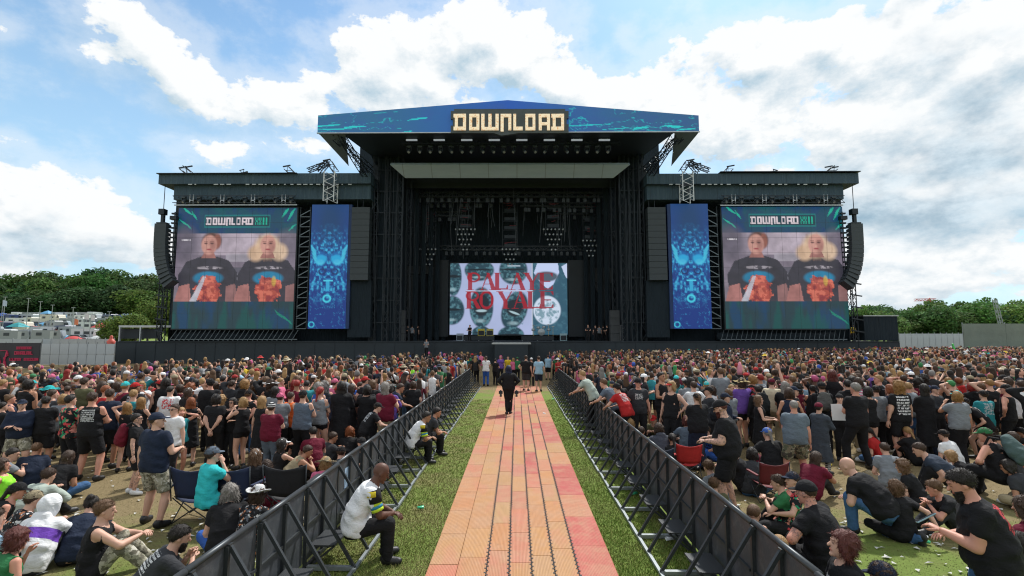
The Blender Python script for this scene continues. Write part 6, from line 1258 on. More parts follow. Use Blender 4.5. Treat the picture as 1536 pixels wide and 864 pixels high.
C(4, 688, -60, 'person in neon green top resting on one arm at the left edge', H=1.7, legs='cross', lean=-8, bend=0, top='tank', tcol='neon', fem=1, arml='lap', armr='prop', hair='mid', hcol='brown', skin='pink')
C(28, 792, -20, 'dark-haired woman in dark green top sitting at the bottom left', H=1.7, legs='cross', lean=12, bend=18, top='tank', tcol='green', fem=1, hair='mid', hcol='auburn', arml='chin', armr='lap', skin='pink')
C(-8, 762, -20, 'person in pale turquoise shirt cut off by the left edge', H=1.75, legs='kneesup', lean=10, bend=15, tcol='skyblue', arml='knees', armr='knees')
C(271, 788, -55, 'bearded man in dark grey printed t-shirt sitting with hand at his chin by the barrier', H=1.8, legs='kneesup', lean=16, bend=24, tcol='charcoal', tmat='cloth_backprint', beard=True, hcol='dark', arml='chin', armr='knees', fat=1.1)
C(346, 724, 25, 'grey-haired man in black shirt and camouflage cap sitting on the grass', H=1.78, legs='cross', lean=14, bend=20, fat=1.2, hat='cap', hatcol='khaki', hmat='camo', hair='mid', hcol='grey', beard=False, bcol='blue', arml='lap', armr='lap')
C(388, 727, -10, 'person in white cowboy hat and patterned shirt seated before the navy chairs', H=1.7, legs='cross', lean=10, bend=16, tmat='patterned', hat='cowboy', hatcol='white', hair='mid', hcol='brown', arml='lap', armr='lap', fem=.6)
CH = dict(legs='chair', lean=-8, bend=6, arml='thigh', armr='thigh')
C(320, 668, -35, 'person in grey cap and turquoise t-shirt sitting in a navy camping chair', H=1.75, legs='chair', lean=0, bend=8, arml='thigh', armr='chin', tcol='turquoise', hat='cap', hatcol='slate', hcol='brown')
C(384, 672, 0, 'long-haired person in white cap seated in front of the black chair', H=1.7, legs='lowseat', lean=4, bend=10, arml='thigh', armr='thigh', hat='cap', hatcol='white', hair='long', hcol='lightbrown', fem=.8)
C(424, 656, -40, 'seated woman in white cap with one arm raised to her head', H=1.7, legs='kneesup', lean=0, bend=8, arml='shade', armr='knees', hat='cap', hatcol='white', hair='long', hcol='dark', fem=1, top='tank')
C(462, 668, -60, 'bare-shouldered person sitting bent forward beside the straw hat', H=1.7, legs='kneesup', lean=20, bend=30, top='crop', tcol='khaki', arml='knees', armr='knees', hair='short', hcol='brown', skin='tan')
C(489, 684, 0, 'person in yellow straw hat sitting by the left barrier', H=1.65, legs='cross', lean=12, bend=20, hat='straw', hatcol='khaki', arml='lap', armr='lap', hair='mid', hcol='blond', fem=.8, tcol='pink')
C(512, 668, 10, 'person in black cap crouched right beside the barrier below the coats', H=1.7, legs='kneesup', lean=12, bend=20, hat='cap', hatcol='black', arml='knees', armr='knees', tcol='charcoal')
C(470, 640, 30, 'dark-haired person in red top crouching on the grass behind the black coats', H=1.7, legs='squat', lean=20, bend=10, tcol='maroon', arml='knees', armr='knees', hcol='dark')
# --- guards on the barrier steps
HV = dict(top='vest', tcol=(.62, .64, .60))
g1 = C(572, 694, -72, 'bald security guard in white vest and black trousers sitting on the left barrier step', H=1.88, legs='step', lean=14, bend=20, arml='clasp', armr='clasp', skin='brown', hair='none', fat=1.12, top='tee', tcol='white', hpitch=12)
g2 = C(640, 617, -72, 'security guard with dark hair in white vest on the barrier step farther along', H=1.8, legs='step', lean=20, bend=22, arml='clasp', armr='clasp', skin='olive', hcol='dark', tcol='white')
g3 = C(656, 611, -70, 'person in black and yellow shirt sitting beside the farther security guard', H=1.75, legs='step', lean=18, bend=20, arml='clasp', armr='clasp', skin='tan', hcol='dark', tcol='charcoal')
# --- walkway and pit
ph = C(763, 548, 0, 'photographer in black standing on the walkway with cameras at both hips', 622, legs='narrow', top='long', bot='leggings', hair='long', hcol=(.012, .02, .06), arml='hip', armr='hip', fat=1.25, fem=.5)
CREW = [(729, 534, 0, 579, 'crew member in white t-shirt and blue jeans at the end of the walkway', dict(tcol='white', bcol='blue', hair='tail', arml='fold', armr='fold2', fem=.6)),
 (808, 534, 5, 588, 'crew member in pale blue t-shirt and navy shorts on the right of the walkway', dict(tcol='skyblue', bcol='navy', bot=SH, arml='down', armr='down2')),
 (789, 533, -5, 587, 'crew member in black t-shirt and charcoal shorts on the walkway', dict(bot=SH, bcol='charcoal', arml='hip', armr='down', fat=1.15)),
 (822, 532, 0, 570, 'crew member in grey blue t-shirt and black shorts behind the pale blue one', dict(tcol='skyblue', bot=SH, arml='fold', armr='fold2')),
 (699, 534, 160, 573, 'crew member in yellow vest and black trousers at the left of the pit', dict(tcol='yellow')), (689, 536, 0, 574, 'crew member in dark clothes beside the yellow vest', dict()),
 (715, 537, 10, 575, 'crew member all in black between the yellow vest and white t-shirt', dict(arml='fold', armr='down')), (743, 538, -20, 578, 'person in black with crossed arms behind the photographer, left side', dict(arml='fold', armr='fold2', hcol='dark')),
 (751, 533, 170, 572, 'person in purple top facing the camera behind the photographer', dict(tcol='purple', hair='long', fem=1, hcol='pinkdye')), (762, 534, 180, 571, 'crew member in yellow shirt facing the camera behind the photographer', dict(tcol='yellow', hcol='brown')),
 (776, 535, 0, 572, 'person in green t-shirt right of the photographer', dict(tcol='green', hat='cap', hatcol='green')), (797, 536, 0, 580, 'crew member in white cap and black top on the walkway end', dict(hat='cap', hatcol='white', top='long')),
 (832, 536, 0, 570, 'person in navy shirt with yellow band at the right pit corner', dict(tcol='blue')), (770, 537, 20, 572, 'person in pink top just behind the photographer', dict(tcol='pink', hair='long', fem=1, hcol='blond')), (707, 531, 180, 566, 'security guard in yellow jacket farther into the pit', dict(tcol='yellow', top='jacket')), (838, 533, 180, 568, 'security guard in yellow cap and white shirt by the right barrier end', dict(tcol='white', hat='cap', hatcol='yellow'))]
for (px, py, yw, fy, lb, sp) in CREW: C(px, py, yw, lb, fy, **sp)
# --- right, standing near
C(1080, 598, 62, 'big man in black t-shirt, cap and sunglasses by the right barrier, looking at his hands', 772, tmat='cloth', bot=SH, hat='cap', hatcol='black', glasses=True, beard=True, hcol='auburn', arml='hold', armr='hold', fat=1.5, tattoo=True, hpitch=18, H=1.9, hair='buzz', bend=6)
C(1190, 600, -8, 'man in grey t-shirt and brown camouflage shorts with his back to the camera', 728, tcol=(.13, .165, .20), bot=SH, bmat='camo', hair='buzz', hcol='grey', arml='fold', armr='down', fat=1.35, legs='wide', skin='pink')
C(1282, 574, 8, 'grey-haired man in black t-shirt and trousers standing alone, seen from behind', 704, hcol='grey', arml='fold', armr='hold', fat=1.2, legs='wide', skin='pink', hyaw=10)
C(1347, 572, 4, 'curly golden-haired person in patched black waistcoat and shorts', 692, top='tee', tmat='patches', bot=SH, hair='curly', hcol='gold', arml='down', armr='down2', fat=1.1)
C(1313, 577, -10, 'person in pale grey t-shirt and black cap holding a drink left of the golden curls', 684, tcol='grey', hat='cap', hatcol='black', arml='fold', armr='hold', top='tee')
C(1301, 580, -5, 'woman with black hair and bare legs in black between grey man and pale t-shirt', 690, top='tank', bot='hotpants', fem=1, hair='mid', hcol='dark', arml='down', armr='fold')
C(1385, 576, 12, 'person in long black hooded robe with dark hair', 690, top='coat', hair='long2', hcol='dark', arml='fold', armr='fold2', fat=1.1)
C(1402, 577, -165, 'man in black cap and charcoal jacket facing left of the teal top', 676, top='jacket', tcol='charcoal', hat='cap', hatcol='navy', arml='fold', armr='fold2')
C(1446, 596, 70, 'person in black cap bending over in black with bare legs', 690, legs='stoop', lean=28, bend=18, bot='hotpants', fem=1, hat='cap', hatcol='black', arml='hold', armr='hold', tmat='cloth_backart')
C(1474, 584, 0, 'person in teal patterned football shirt seen from behind', 690, tcol='teal', hat='cap', hatcol='black', arml='fold', armr='fold2', fat=1.1, tmat='cloth_backart')
C(1508, 575, 30, 'man in black sleeveless top with bare arms and cap at the right edge', 690, top='tank', hat='cap', hatcol='black', arml='hip', armr='down', fat=1.1, skin='pink')
C(1531, 570, -20, 'man in white t-shirt cut off by the right edge', 684, tcol='white', hcol='brown', arml='fold', armr='down')
C(1112, 566, 10, 'woman in purple t-shirt and big straw sun hat with bare legs', 672, tcol='purple', bot=SH, hat='straw', hatcol=(.62, .48, .24), arml='fold', armr='fold2', fem=.5, fat=1.2, hair='mid', hcol='brown')
C(1138, 593, -105, 'woman with very long light brown hair in black dress facing right', 694, top='dress', bot='none', fem=1, hair='long2', hcol='lightbrown', arml='hold', armr='hold')
C(1157, 566, -30, 'man in white t-shirt, cream shorts and dark cap', 668, tcol='cream', bot=SH, bcol='khaki', hat='cap', hatcol='maroon', arml='down', armr='fold')
C(1136, 578, 0, 'person with a large black backpack behind the long-haired woman', 676, top='jacket', hair='short', hcol='dark', arml='down', armr='down')
C(1080, 548, 5, 'man in pale grey t-shirt seen from behind right of the black waistcoat', 650, tcol='grey', arml='fold', armr='fold2', fat=1.2, hcol='lightbrown')
C(1040, 572, 10, 'man in black waistcoat over white shirt reaching out both arms', 672, top='long', tcol='white', arml='lean', armr='hip', hcol='brown', fat=1.1)
C(992, 558, -140, 'muscular man in black sleeveless top holding a drink', 664, top='tank', arml='down', armr='hold', skin='tan', hcol='dark', fat=1.08)
C(957, 566, 175, 'man in black brimmed hat and open dark shirt facing the camera', 672, top='tee', tmat='cloth_frontprint', tcol='charcoal', hat='bucket', hatcol='black', arml='down', armr='down2', skin='pink', fat=1.1)
C(925, 574, 40, 'person in red football shirt with white number leaning on the right barrier', 674, tcol='red', tmat='cloth_backprint', lean=22, bend=14, arml='lean', armr='lean', hat='beanie', hatcol='black', hair='short', hcol='dark')
C(905, 568, 60, 'brown-haired person with elbows on the right barrier beside the red shirt', 664, lean=24, bend=14, arml='lean', armr='lean', hcol='lightbrown', tcol='slate')
C(873, 556, 60, 'person in sage green shirt leaning on the far right barrier', 646, lean=24, bend=14, arml='lean', armr='lean', hcol='blond', tcol='sage')
C(1045, 588, 15, 'heavy person in black t-shirt and black cap seen from behind', 706, fat=1.4, hat='cap', hatcol='black', hair='tail', hcol='lightbrown', arml='fold', armr='fold2', bcol='navy')
C(1088, 588, -100, 'person in navy cap and black backpack behind the big bearded man', 700, top='jacket', tcol='navy', hat='cap', hatcol='navy', arml='fold', armr='down')
C(1232, 572, -20, 'person in dark beanie carrying a grey backpack on the back', 680, top='jacket', hat='beanie', hatcol='black', arml='fold', armr='fold2')
C(1259, 590, 160, 'person holding a large white sheet of paper at chest height', 690, arml='phone', armr='phone', hat='beanie', hatcol='black', hcol='dark')
C(1248, 552, -20, 'woman with long dark red hair in black left of the grey-haired man', 660, top='dress', bot='leggings', fem=1, hair='long2', hcol='auburn', arml='fold', armr='down')
C(1228, 603, -60, 'person with grey blanket over the shoulders and striped trousers', 712, top='coat', tcol=(.045, .055, .07), bmat='striped', bcol='black', hair='short', hcol='dark', hat='beanie', hatcol='maroon', arml='fold', armr='fold2')
# --- right, seated
C(1270, 686, 38, 'shaven-headed man in black t-shirt and blue jeans kneeling on the grass', H=1.9, legs='kneel', legl=((.16, .36, .08), (.15, 1, .6)), lean=30, bend=24, bcol='denim', hair='none', hcol='lightbrown', arml='knees', armr='knees', fat=1.2, skin='pale')
C(1440, 704, 62, 'big bearded man in black printed t-shirt looking at his phone at the bottom right', H=1.8, legs='stand', lean=2, bend=16, bcol='denim', beard=True, hair='short', hcol='dark', arml=((.03, .31, -.20), (.7, -.4, -1)), armr=((.02, .28, -.25), (.7, -.4, -1)), fat=1.45, tmat='cloth_redart', skin='pink', hpitch=16)
C(1208, 718, 40, 'broad man in black t-shirt and backwards black cap sitting with back turned', H=1.88, legs='chair', lean=6, bend=18, hat='cap', hatcol='black', fat=1.4, hair='buzz', arml='thigh', armr='thigh', tattoo=True, skin='pink')
C(1187, 706, 100, 'person in navy cap with green patterned neck scarf lying back on the grass', H=1.75, legs='out', lean=-22, bend=8, hat='cap', hatcol='navy', tmat='floral', arml='lap', armr='prop', hair='short')
C(1262, 796, 75, 'dark-haired woman in black top looking up to the left near the barrier', H=1.74, legs='chair', lean=4, bend=10, hair='mid', hcol='auburn', fem=1, arml='lap', armr='lap', hpitch=-14, tmat='cloth_frontprint')
C(1130, 756, -40, 'man with short brown hair sitting right behind the barrier', H=1.75, legs='kneesup', lean=16, bend=24, hair='buzz', hcol='lightbrown', tcol='charcoal', arml='knees', armr='knees')
C(1168, 802, 20, 'head of a fair-haired person showing just above the barrier rail', H=1.7, legs='cross', lean=14, bend=20, hair='buzz', hcol='blond', tcol='charcoal', arml='lap', armr='lap')
C(1070, 716, -10, 'child with light brown hair peeping over the right barrier', H=1.5, legs='cross', lean=6, bend=10, hair='short', hcol='lightbrown', tcol='olive', arml='lap', armr='lap')
C(1150, 640, 10, 'person in blue cap with pale ponytail and black t-shirt sitting in a low chair', H=1.75, legs='lowseat', lean=6, bend=14, hat='cap', hatcol='blue', hair='tail', hcol='grey', bcol='maroon', arml='thigh', armr='thigh', fat=1.2)
C(1030, 624, -10, 'woman with dark red hair and slate top sitting in a red camping chair', H=1.7, legs='lowseat', lean=4, bend=10, tcol='slate', hair='mid', hcol='auburn', arml='thigh', armr='thigh', fem=.7, fat=1.15)
C(988, 635, 5, 'person with brown hair in charcoal hoodie seated by the right barrier', H=1.72, legs='lowseat', lean=10, bend=14, top='hoodie', tcol=(.06, .065, .085), hair='mid', hcol='brown', arml='thigh', armr='thigh', fat=1.1)
C(1017, 612, -40, 'blond woman sitting left of the dark red hair', H=1.7, legs='lowseat', lean=8, bend=12, top='tank', hair='long', hcol='blond', fem=1, arml='thigh', armr='thigh')
C(980, 622, 150, 'person in red cap sitting on the ground by the right barrier', H=1.7, legs='kneesup', lean=10, bend=20, hat='cap', hatcol='red', tcol='olive', arml='knees', armr='knees')
C(1060, 640, 100, 'child in blue patterned shirt beside the red camping chair', H=1.5, legs='lowseat', lean=8, bend=12, tcol='blue', tmat='plaid', bcol='blue', hcol='brown', arml='thigh', armr='thigh')
C(1378, 664, 55, 'brown-haired man in navy t-shirt crouching to eat from a tray', H=1.85, legs='lowseat', lean=30, bend=26, tcol=(.03, .042, .065), hair='short', hcol='brown', arml='hold', armr='hold', fat=1.05)
C(1352, 690, 40, 'person with long light brown curls sitting between the two men', H=1.6, legs='cross', lean=12, bend=18, hair='curly', hcol='lightbrown', fem=1, arml='lap', armr='lap')
C(1342, 720, 10, 'girl with brown hair in black resting one straight arm on the grass', H=1.6, legs='cross', lean=4, bend=10, hair='mid', hcol='lightbrown', fem=.8, arml='lap', armr='prop')
C(1414, 643, 20, 'person in white t-shirt with shoulder strap and black flat cap, seated', H=1.75, legs='cross', lean=10, bend=16, tcol='white', hat='cap', hatcol='black', arml='lap', armr='lap', fat=1.05)
C(1456, 624, 75, 'fair-haired person in dark jacket sitting sideways facing left', H=1.75, legs='kneesup', lean=6, bend=14, top='jacket', hair='short', hcol='lightbrown', arml='knees', armr='knees', skin='pink')
C(1476, 640, 30, 'woman in green cap and black sleeveless top wearing a grey green backpack', H=1.85, legs='chair', lean=16, bend=10, top='tank', hat='cap', hatcol='green', hair='short', hcol='brown', arml='thigh', armr='thigh', fat=1.4, skin='pink', fem=.4)
C(1425, 676, 40, 'straw-blond person bent low behind the navy t-shirt man', H=1.6, legs='cross', lean=22, bend=26, hair='mid', hcol='blond', arml='lap', armr='lap')
C(1518, 648, 20, 'seated person in orange top behind the backpack woman', H=1.7, legs='cross', lean=6, bend=12, tcol='orange', hair='mid', hcol='brown', arml='lap', armr='lap')
C(1500, 652, 60, 'seated person in black cap and dark jacket behind the green cap', H=1.7, legs='cross', lean=10, bend=12, hat='cap', hatcol='black', top='jacket', tcol='charcoal', arml='lap', armr='lap')
C(1322, 840, 20, 'top of a navy cap at the bottom edge right of the barrier', H=1.78, legs='lowseat', lean=16, bend=20, hat='cap', hatcol='navy', arml='lap', armr='lap', tcol='navy')
C(1535, 745, 20, 'person in dark maroon top cut off by the right edge', H=1.8, legs='lowseat', lean=6, bend=10, tcol='maroon', arml='thigh', armr='lap', fat=1.2, hair='mid', skin='pink')
C(1166, 712, 60, 'person in dark t-shirt sitting left of the backwards cap', H=1.7, legs='kneesup', lean=12, bend=20, hair='short', hcol='brown', tcol='green', tmat='cloth_backart', arml='knees', armr='knees')
# --- more seated groups
SIT = [(1100, 668, 60, 'black', 'brown', ''), (1128, 672, -30, 'charcoal', 'dark', ''), (1224, 676, -60, 'maroon', 'brown', 'cap'), (1326, 664, -20, 'grey', 'brown', ''), (1360, 640, 10, 'black', 'blond', ''), (1392, 632, -40, 'navy', 'dark', 'cap'), (1424, 622, 0, 'black', 'ginger', ''), (1486, 636, 40, 'olive', 'brown', ''), (1530, 640, 10, 'black', 'dark', 'cap'), (1300, 640, 50, 'red', 'dark', ''), (1400, 720, 80, 'black', 'lightbrown', ''), (1510, 690, 30, 'charcoal', 'dark', ''), (945, 628, 20, 'black', 'blond', ''), (962, 640, 10, 'olive', 'brown', ''), (1008, 650, -10, 'black', 'dark', ''), (1062, 690, 30, 'grey', 'lightbrown', ''), (1524, 800, 60, 'black', 'dark', ''),
 (104, 676, 0, 'black', 'brown', ''), (20, 672, -30, 'grey', 'dark', ''), (452, 640, 20, 'black', 'blond', ''), (500, 648, -40, 'charcoal', 'brown', ''), (525, 640, 0, 'black', 'ginger', ''), (400, 690, 30, 'maroon', 'brown', ''), (56, 664, 30, 'navy', 'lightbrown', '')]
NB = {0: 'the right barrier'}
for i, (px, py, yw, tc, hc, ht_) in enumerate(SIT):
    zone_ = ('by the right barrier' if px < 1110 and px > 900 else 'near the grey t-shirt man' if 900 < px < 1230 else 'near the grey-haired standing man' if 900 < px < 1345 else 'right foreground edge' if px > 1345 else 'near the left barrier' if px > 380 else 'left foreground')
    pz_ = ['kneesup', 'cross'][i % 2]; lb = f'{["seated person hugging knees", "person sitting cross-legged"][i % 2]} in {tc} t-shirt, {hc.replace("lightbrown", "light brown")} hair{", " + "black cap" if ht_ else ""}, {zone_}'
    C(px, py, yw, lb, H=1.7, legs=pz_, lean=8 + (i * 5) % 14, bend=16 + (i * 7) % 12, tcol=tc, hcol=hc, hair=['short', 'mid', 'long', 'short', 'tail'][i % 5], arml='knees' if i % 2 == 0 else 'lap', armr='knees' if i % 2 == 0 else 'lap', fem=float(i % 3 == 1), fat=1.0 + .1 * (i % 3), skin=['pale', 'pink', 'tan'][i % 3], bcol=['black', 'denim', 'charcoal', 'khaki'][i % 4], scol=['black', 'white'][i % 2], hyaw=((i * 37) % 60) - 30, **({'hat': ht_} if ht_ else {}))
# --- on the stage
for (px, py, fy, yw, lb, sp) in ((640, 516, 530, 180, 'crew member in pale shirt climbing at the stage front, left of centre', dict(tcol='grey')), (703, 505, 519, 150, 'camera operator in black on the stage front', dict()), (882, 503, 518, 180, 'crew member standing on the stage front, right of centre', dict())):
    q = P(px, 514, 53.2); o = C(px, py, yw, lb, 560, lod=1, arml='hold', armr='hold', **sp); o.location = (q.x, 53.1 if px != 703 else 54.4, ZD - 2.35 + .85 if px == 640 else ZD); o.scale = (1, 1, 1)
for i, px in enumerate((612, 618, 626, 893, 899, 905, 911)):
    q = P(px, 503, 57 + (i % 3) * .8); o = C(px, 480, rnd.uniform(-180, 180), f'stagehand in black among the equipment on the {"left" if i < 3 else "right"} of the stage, {ordn[i if i < 3 else i - 3]} from the left', 560, lod=1, arml='hold', armr='down', tcol='grey' if i in (1, 4) else 'black'); o.location = (q.x, 57 + (i % 3) * .8, ZD); o.scale = (1, 1, 1)
q = P(1279, 488, 54); o = C(1279, 470, 180, 'crew member in yellow vest beside the mast at the right end of the stage', 560, lod=1, top='jacket', tcol='yellow', arml='hold', armr='down'); o.location = (q.x, 54.0, ZD); o.scale = (1, 1, 1)
# ------------------------------------------------------------------ things people carry and sit on
def chair(px, py, yaw, colr, label, s=1.0):
    g = onz(px, py, .92 * s); t = empty('camping_chair', label, 'chair', (g.x, g.y, 0), R(yaw), 'camping chairs in the crowd'); t.scale = (s, s, s); USED.append((g.x, g.y))
    mt = basic('chair_' + '_'.join('%03d' % int(v * 1000) for v in colr), colr, .75, var=.3, scale=6, bsc=9, bst=.4, bdist=.02)
    n_ = 8; V = []; 
    for j_ in range(7):
        v_ = j_ / 6
        for i in range(n_ + 1): u = i / n_ * 2 - 1; V.append((u * (.30 + .04 * v_), -.22 - .12 * v_ - .06 * (1 - u * u), .40 + .50 * v_ - .05 * (1 - u * u) * (v_ > .9) + .02 * abs(u)))
    F = [(j_ * (n_ + 1) + i, j_ * (n_ + 1) + i + 1, (j_ + 1) * (n_ + 1) + i + 1, (j_ + 1) * (n_ + 1) + i) for j_ in range(6) for i in range(n_)]; o = link('backrest', mesh_np('backrest', V, np.array(F)), mt, t); sm = o.modifiers.new('thick', 'SOLIDIFY'); sm.thickness = .012
    V = [(((i / n_) * 2 - 1) * .28, -.25 + .5 * j_ / 5, .41 - .07 * math.sin(math.pi * i / n_)) for j_ in range(6) for i in range(n_ + 1)]; F = [(j_ * (n_ + 1) + i, j_ * (n_ + 1) + i + 1, (j_ + 1) * (n_ + 1) + i + 1, (j_ + 1) * (n_ + 1) + i) for j_ in range(5) for i in range(n_)]; o = link('seat', mesh_np('seat', V, np.array(F)), mt, t); sm = o.modifiers.new('thick', 'SOLIDIFY'); sm.thickness = .012
    for (a, b_) in (((-.32, -.26, .02), (.30, -.25, .44)), ((.32, -.26, .02), (-.30, -.25, .44)), ((-.32, .26, .02), (.30, .26, .44)), ((.32, .26, .02), (-.30, .26, .44)), ((-.32, -.26, .02), (-.32, .26, .42)), ((-.32, .26, .02), (-.32, -.26, .42)), ((.32, -.26, .02), (.32, .26, .42)), ((.32, .26, .02), (.32, -.26, .42))): MB().bar(a, b_, .02, n=6).build('leg', steel, t, True)
    for s_ in (-1, 1): MB().bar((s_ * .33, -.28, .38), (s_ * .345, -.345, .93), .02, n=6).build('post', steel, t, True); MB().box(s_ * .34 - .03, s_ * .34 + .03, -.27, .27, .60, .625).build('armrest', mt, t); MB().bar((s_ * .335, .27, .42), (s_ * .335, .27, .60), .02, n=6).build('post', steel, t, True)
    return t
chair(306, 692, 4, (.010, .020, .060), 'navy camping chair with the grey-capped person in it, leftmost chair'); chair(365, 692, -6, (.010, .020, .060), 'navy camping chair behind the white cowboy hat'); chair(440, 690, 2, (.012, .012, .015), 'black camping chair nearest the left barrier')
chair(1030, 662, -8, (.45, .02, .02), 'bright red camping chair behind the right barrier', .8); chair(1150, 688, 0, (.12, .01, .015), 'low dark red camping chair under the blue-capped person', .8); chair(985, 668, 0, (.012, .022, .05), 'navy low camping chair by the right barrier', .8)
def backpack(px, py, z, yaw, colr, label, s=1.0, dy=0):
    g = onz(px, py, z); V, F = surface_net(lambda Q: smin(ell(Q, (0, 0, 0), (.17, .11, .25)), ell(Q, (0, -.09, -.08), (.13, .06, .12)), .04) + folds(Q, .006, 3), (-.25, -.25, -.32), (.25, .2, .32), .02)
    t = empty('backpack', label, 'backpack', (g.x, g.y + dy, z), R(yaw), 'backpacks in the crowd'); t.scale = (s, s, s); link('bag', mesh_np('bag', V, F), MATS['cloth'], t, col=colr); 
    for s_ in (-1, 1): MB().path([Vector((s_ * .10, .08, .22)), Vector((s_ * .11, .14, .24)), Vector((s_ * .12, .20, .18))], .035).build('strap', MATS['cloth'], t, col=(.012, .012, .014))
    return t
def carrier(lb): return [o for o in bpy.data.objects if o.get('label') == lb][0]
def on_back(lb, colr, label, s=1.0, back=.20, up=1.28):
    o = carrier(lb); k_ = o.scale[0]; yw = o.rotation_euler[2]; j_ = None
    kk = [v['j'] for v in PCACHE.values() if any(c.data is v.get('body') for c in bpy.data.objects if c.parent is o and c.name.startswith('body'))][0]
    q = Vector(kk['W'] + kk['U2'] * .16 - kk['F2'] * (back + .02)) * k_; M_ = Matrix.Rotation(yw, 3, 'Z'); pos = Vector(o.location) + M_ @ q; V, F = surface_net(lambda Q: smin(ell(Q, (0, 0, 0), (.17, .11, .25)), ell(Q, (0, -.09, -.08), (.13, .06, .12)), .04) + folds(Q, .006, 3), (-.25, -.25, -.32), (.25, .2, .32), .02)
    t = empty('backpack', label, 'backpack', pos, yw, 'backpacks in the crowd'); t.scale = (s, s, s); tl_ = math.atan2(kk['U2'][1], kk['U2'][2]); t.rotation_euler = (-tl_, 0, yw); link('bag', mesh_np('bag', V, F), MATS['cloth'], t, col=colr)
    for s_ in (-1, 1): MB().path([Vector((s_ * .11, .06, .20)), Vector((s_ * .13, .16, .26)), Vector((s_ * .14, .27, .16))], .035).build('strap', MATS['cloth'], t, col=(.012, .012, .014))
on_back('woman in green cap and black sleeveless top wearing a grey green backpack', (.07, .11, .11), 'grey green backpack on the woman in the green cap', 1.15, .26)
on_back('person in dark beanie carrying a grey backpack on the back', (.09, .09, .085), 'grey backpack on the person in the dark beanie')
on_back('person with a large black backpack behind the long-haired woman', (.012, .014, .016), 'large black backpack behind the long-haired woman in the dress', 1.15)
on_back('man in black with maroon flannel at the hip and sunglasses, behind the navy t-shirt man', (.13, .008, .02), 'maroon bag on the back of the sunglasses man', .9)
on_back('person in navy cap and black backpack behind the big bearded man', (.012, .014, .02), 'black backpack worn by the person in the navy cap')
# phone of the big man, cameras of the photographer, arm bands of the guards
def handpos(lb, side):
    o = carrier(lb); kk = [v['j'] for v in PCACHE.values() if any(c.data is v.get('body') for c in bpy.data.objects if c.parent is o and c.name.startswith('body'))][0]; y = nrm(kk['wr' + side] - kk['el' + side]); q = Vector(kk['wr' + side] + y * .09) * o.scale[0]; return Vector(o.location) + Matrix.Rotation(o.rotation_euler[2], 3, 'Z') @ q, kk, o
q, _, _ = handpos('big bearded man in black printed t-shirt looking at his phone at the bottom right', 'l')
t = empty('phone', 'pale blue smartphone held by the big bearded man', 'phone', q + Vector((-.05, -.01, .07)), R(62)); MB().box(-.042, .042, -.006, .006, -.09, .09).build('body', basic('phone_blue', (.22, .34, .40), .25), t, bevel=.004); t.rotation_euler = (R(55), R(15), R(62)); MB().box(-.038, .038, .0065, .008, -.084, .084).build('screen', wd_, t); MB().box(-.03, -.008, -.010, -.0065, .05, .08).build('camera_bump', blk, t)
q, _, _ = handpos('person holding a large white sheet of paper at chest height', 'r'); t = MB().box(-.26, .26, -.003, .003, -.19, .19).build('poster_sheet', basic('paper', (.72, .73, .74), .7)); t.location = q + Vector((-.05, -.04, .02)); t.rotation_euler = (R(-6), 0, R(-8)); tag(t, 'large white sheet of paper held up left of the grey-haired man', 'paper')
for s_, sd_ in ((-1, 'left'), (1, 'right')):
    t = empty('camera', f'black camera hanging at the photographer\'s {sd_} hip', 'camera', ph.location + Vector((s_ * .30, -.05, .84)), 0); MB().box(-.075, .075, -.04, .04, -.055, .055).build('body', blk, t, bevel=.01); MB().lathe([(.04, 0), (.04, .10), (.045, .16), (.04, .162)], n=12, M=Matrix.Rotation(R(180), 4, 'X')).build('lens', cabm, t, True); MB().box(-.03, .03, -.03, .03, .056, .085).build('viewfinder', cabm, t)
def cuffs(o, cols_, kk):
    for i, side in enumerate('lr'):
        a, b_ = kk['sh' + side], kk['el' + side]
        for t_, cc, nm in ((.50, cols_[0], 'sleeve_band'), (.62, cols_[1], 'arm_badge'), (.74, cols_[0], 'sleeve_band')):
            p0, p1 = Vector(a + (b_ - a) * (t_ - .06)), Vector(a + (b_ - a) * (t_ + .06)); MB().bar(p0, p1, .150, n=10).build(nm, MATS['cloth'], o, True, col=cc)
for lb in ('bald security guard in white vest and black trousers sitting on the left barrier step', 'security guard with dark hair in white vest on the barrier step farther along'):
    _, kk, o = handpos(lb, 'l'); cuffs(o, ((.45, .6, .03), (.03, .22, .35)), kk)
    for side, s_ in (('l', -1), ('r', 1)):
        a = Vector(kk['sh' + side] + kk['U2'] * .03); MB().bar(a + Vector(kk['F2']) * .0, Vector(kk['sh' + side] * .55 + kk['el' + side] * .45), .165, n=10).build('black_sleeve', MATS['cloth'], o, True, col=(.012, .012, .014)); MB().bar(Vector(kk['sh' + side] + kk['U2'] * .02), Vector(kk['sh' + side] * .82 + kk['el' + side] * .18), .172, n=10).build('yellow_shoulder', MATS['cloth'], o, True, col=(.62, .50, .03))
        b2 = Vector(kk['el' + side] * .45 + kk['wr' + side] * .55)
bowl = empty('food_tub', 'orange paper tub of food with a wooden fork by the right barrier', 'food', onz(1207, 812, .50)); MB().lathe([(.055, -.06), (.075, .03), (.078, .035), (.068, .03), (.06, .015)], n=16).build('tub', basic('tub_orange', (.60, .28, .05), .6, var=.4, scale=25), bowl, True); MB().lathe([(.064, .012), (.05, .03), (.02, .038)], n=12).build('food', basic('pasta', (.62, .34, .12), .6, var=.5, scale=60), bowl, True); MB().bar((.0, 0, .03), (-.07, .0, .15), .012).build('fork', basic('wood', (.55, .38, .2), .7), bowl)
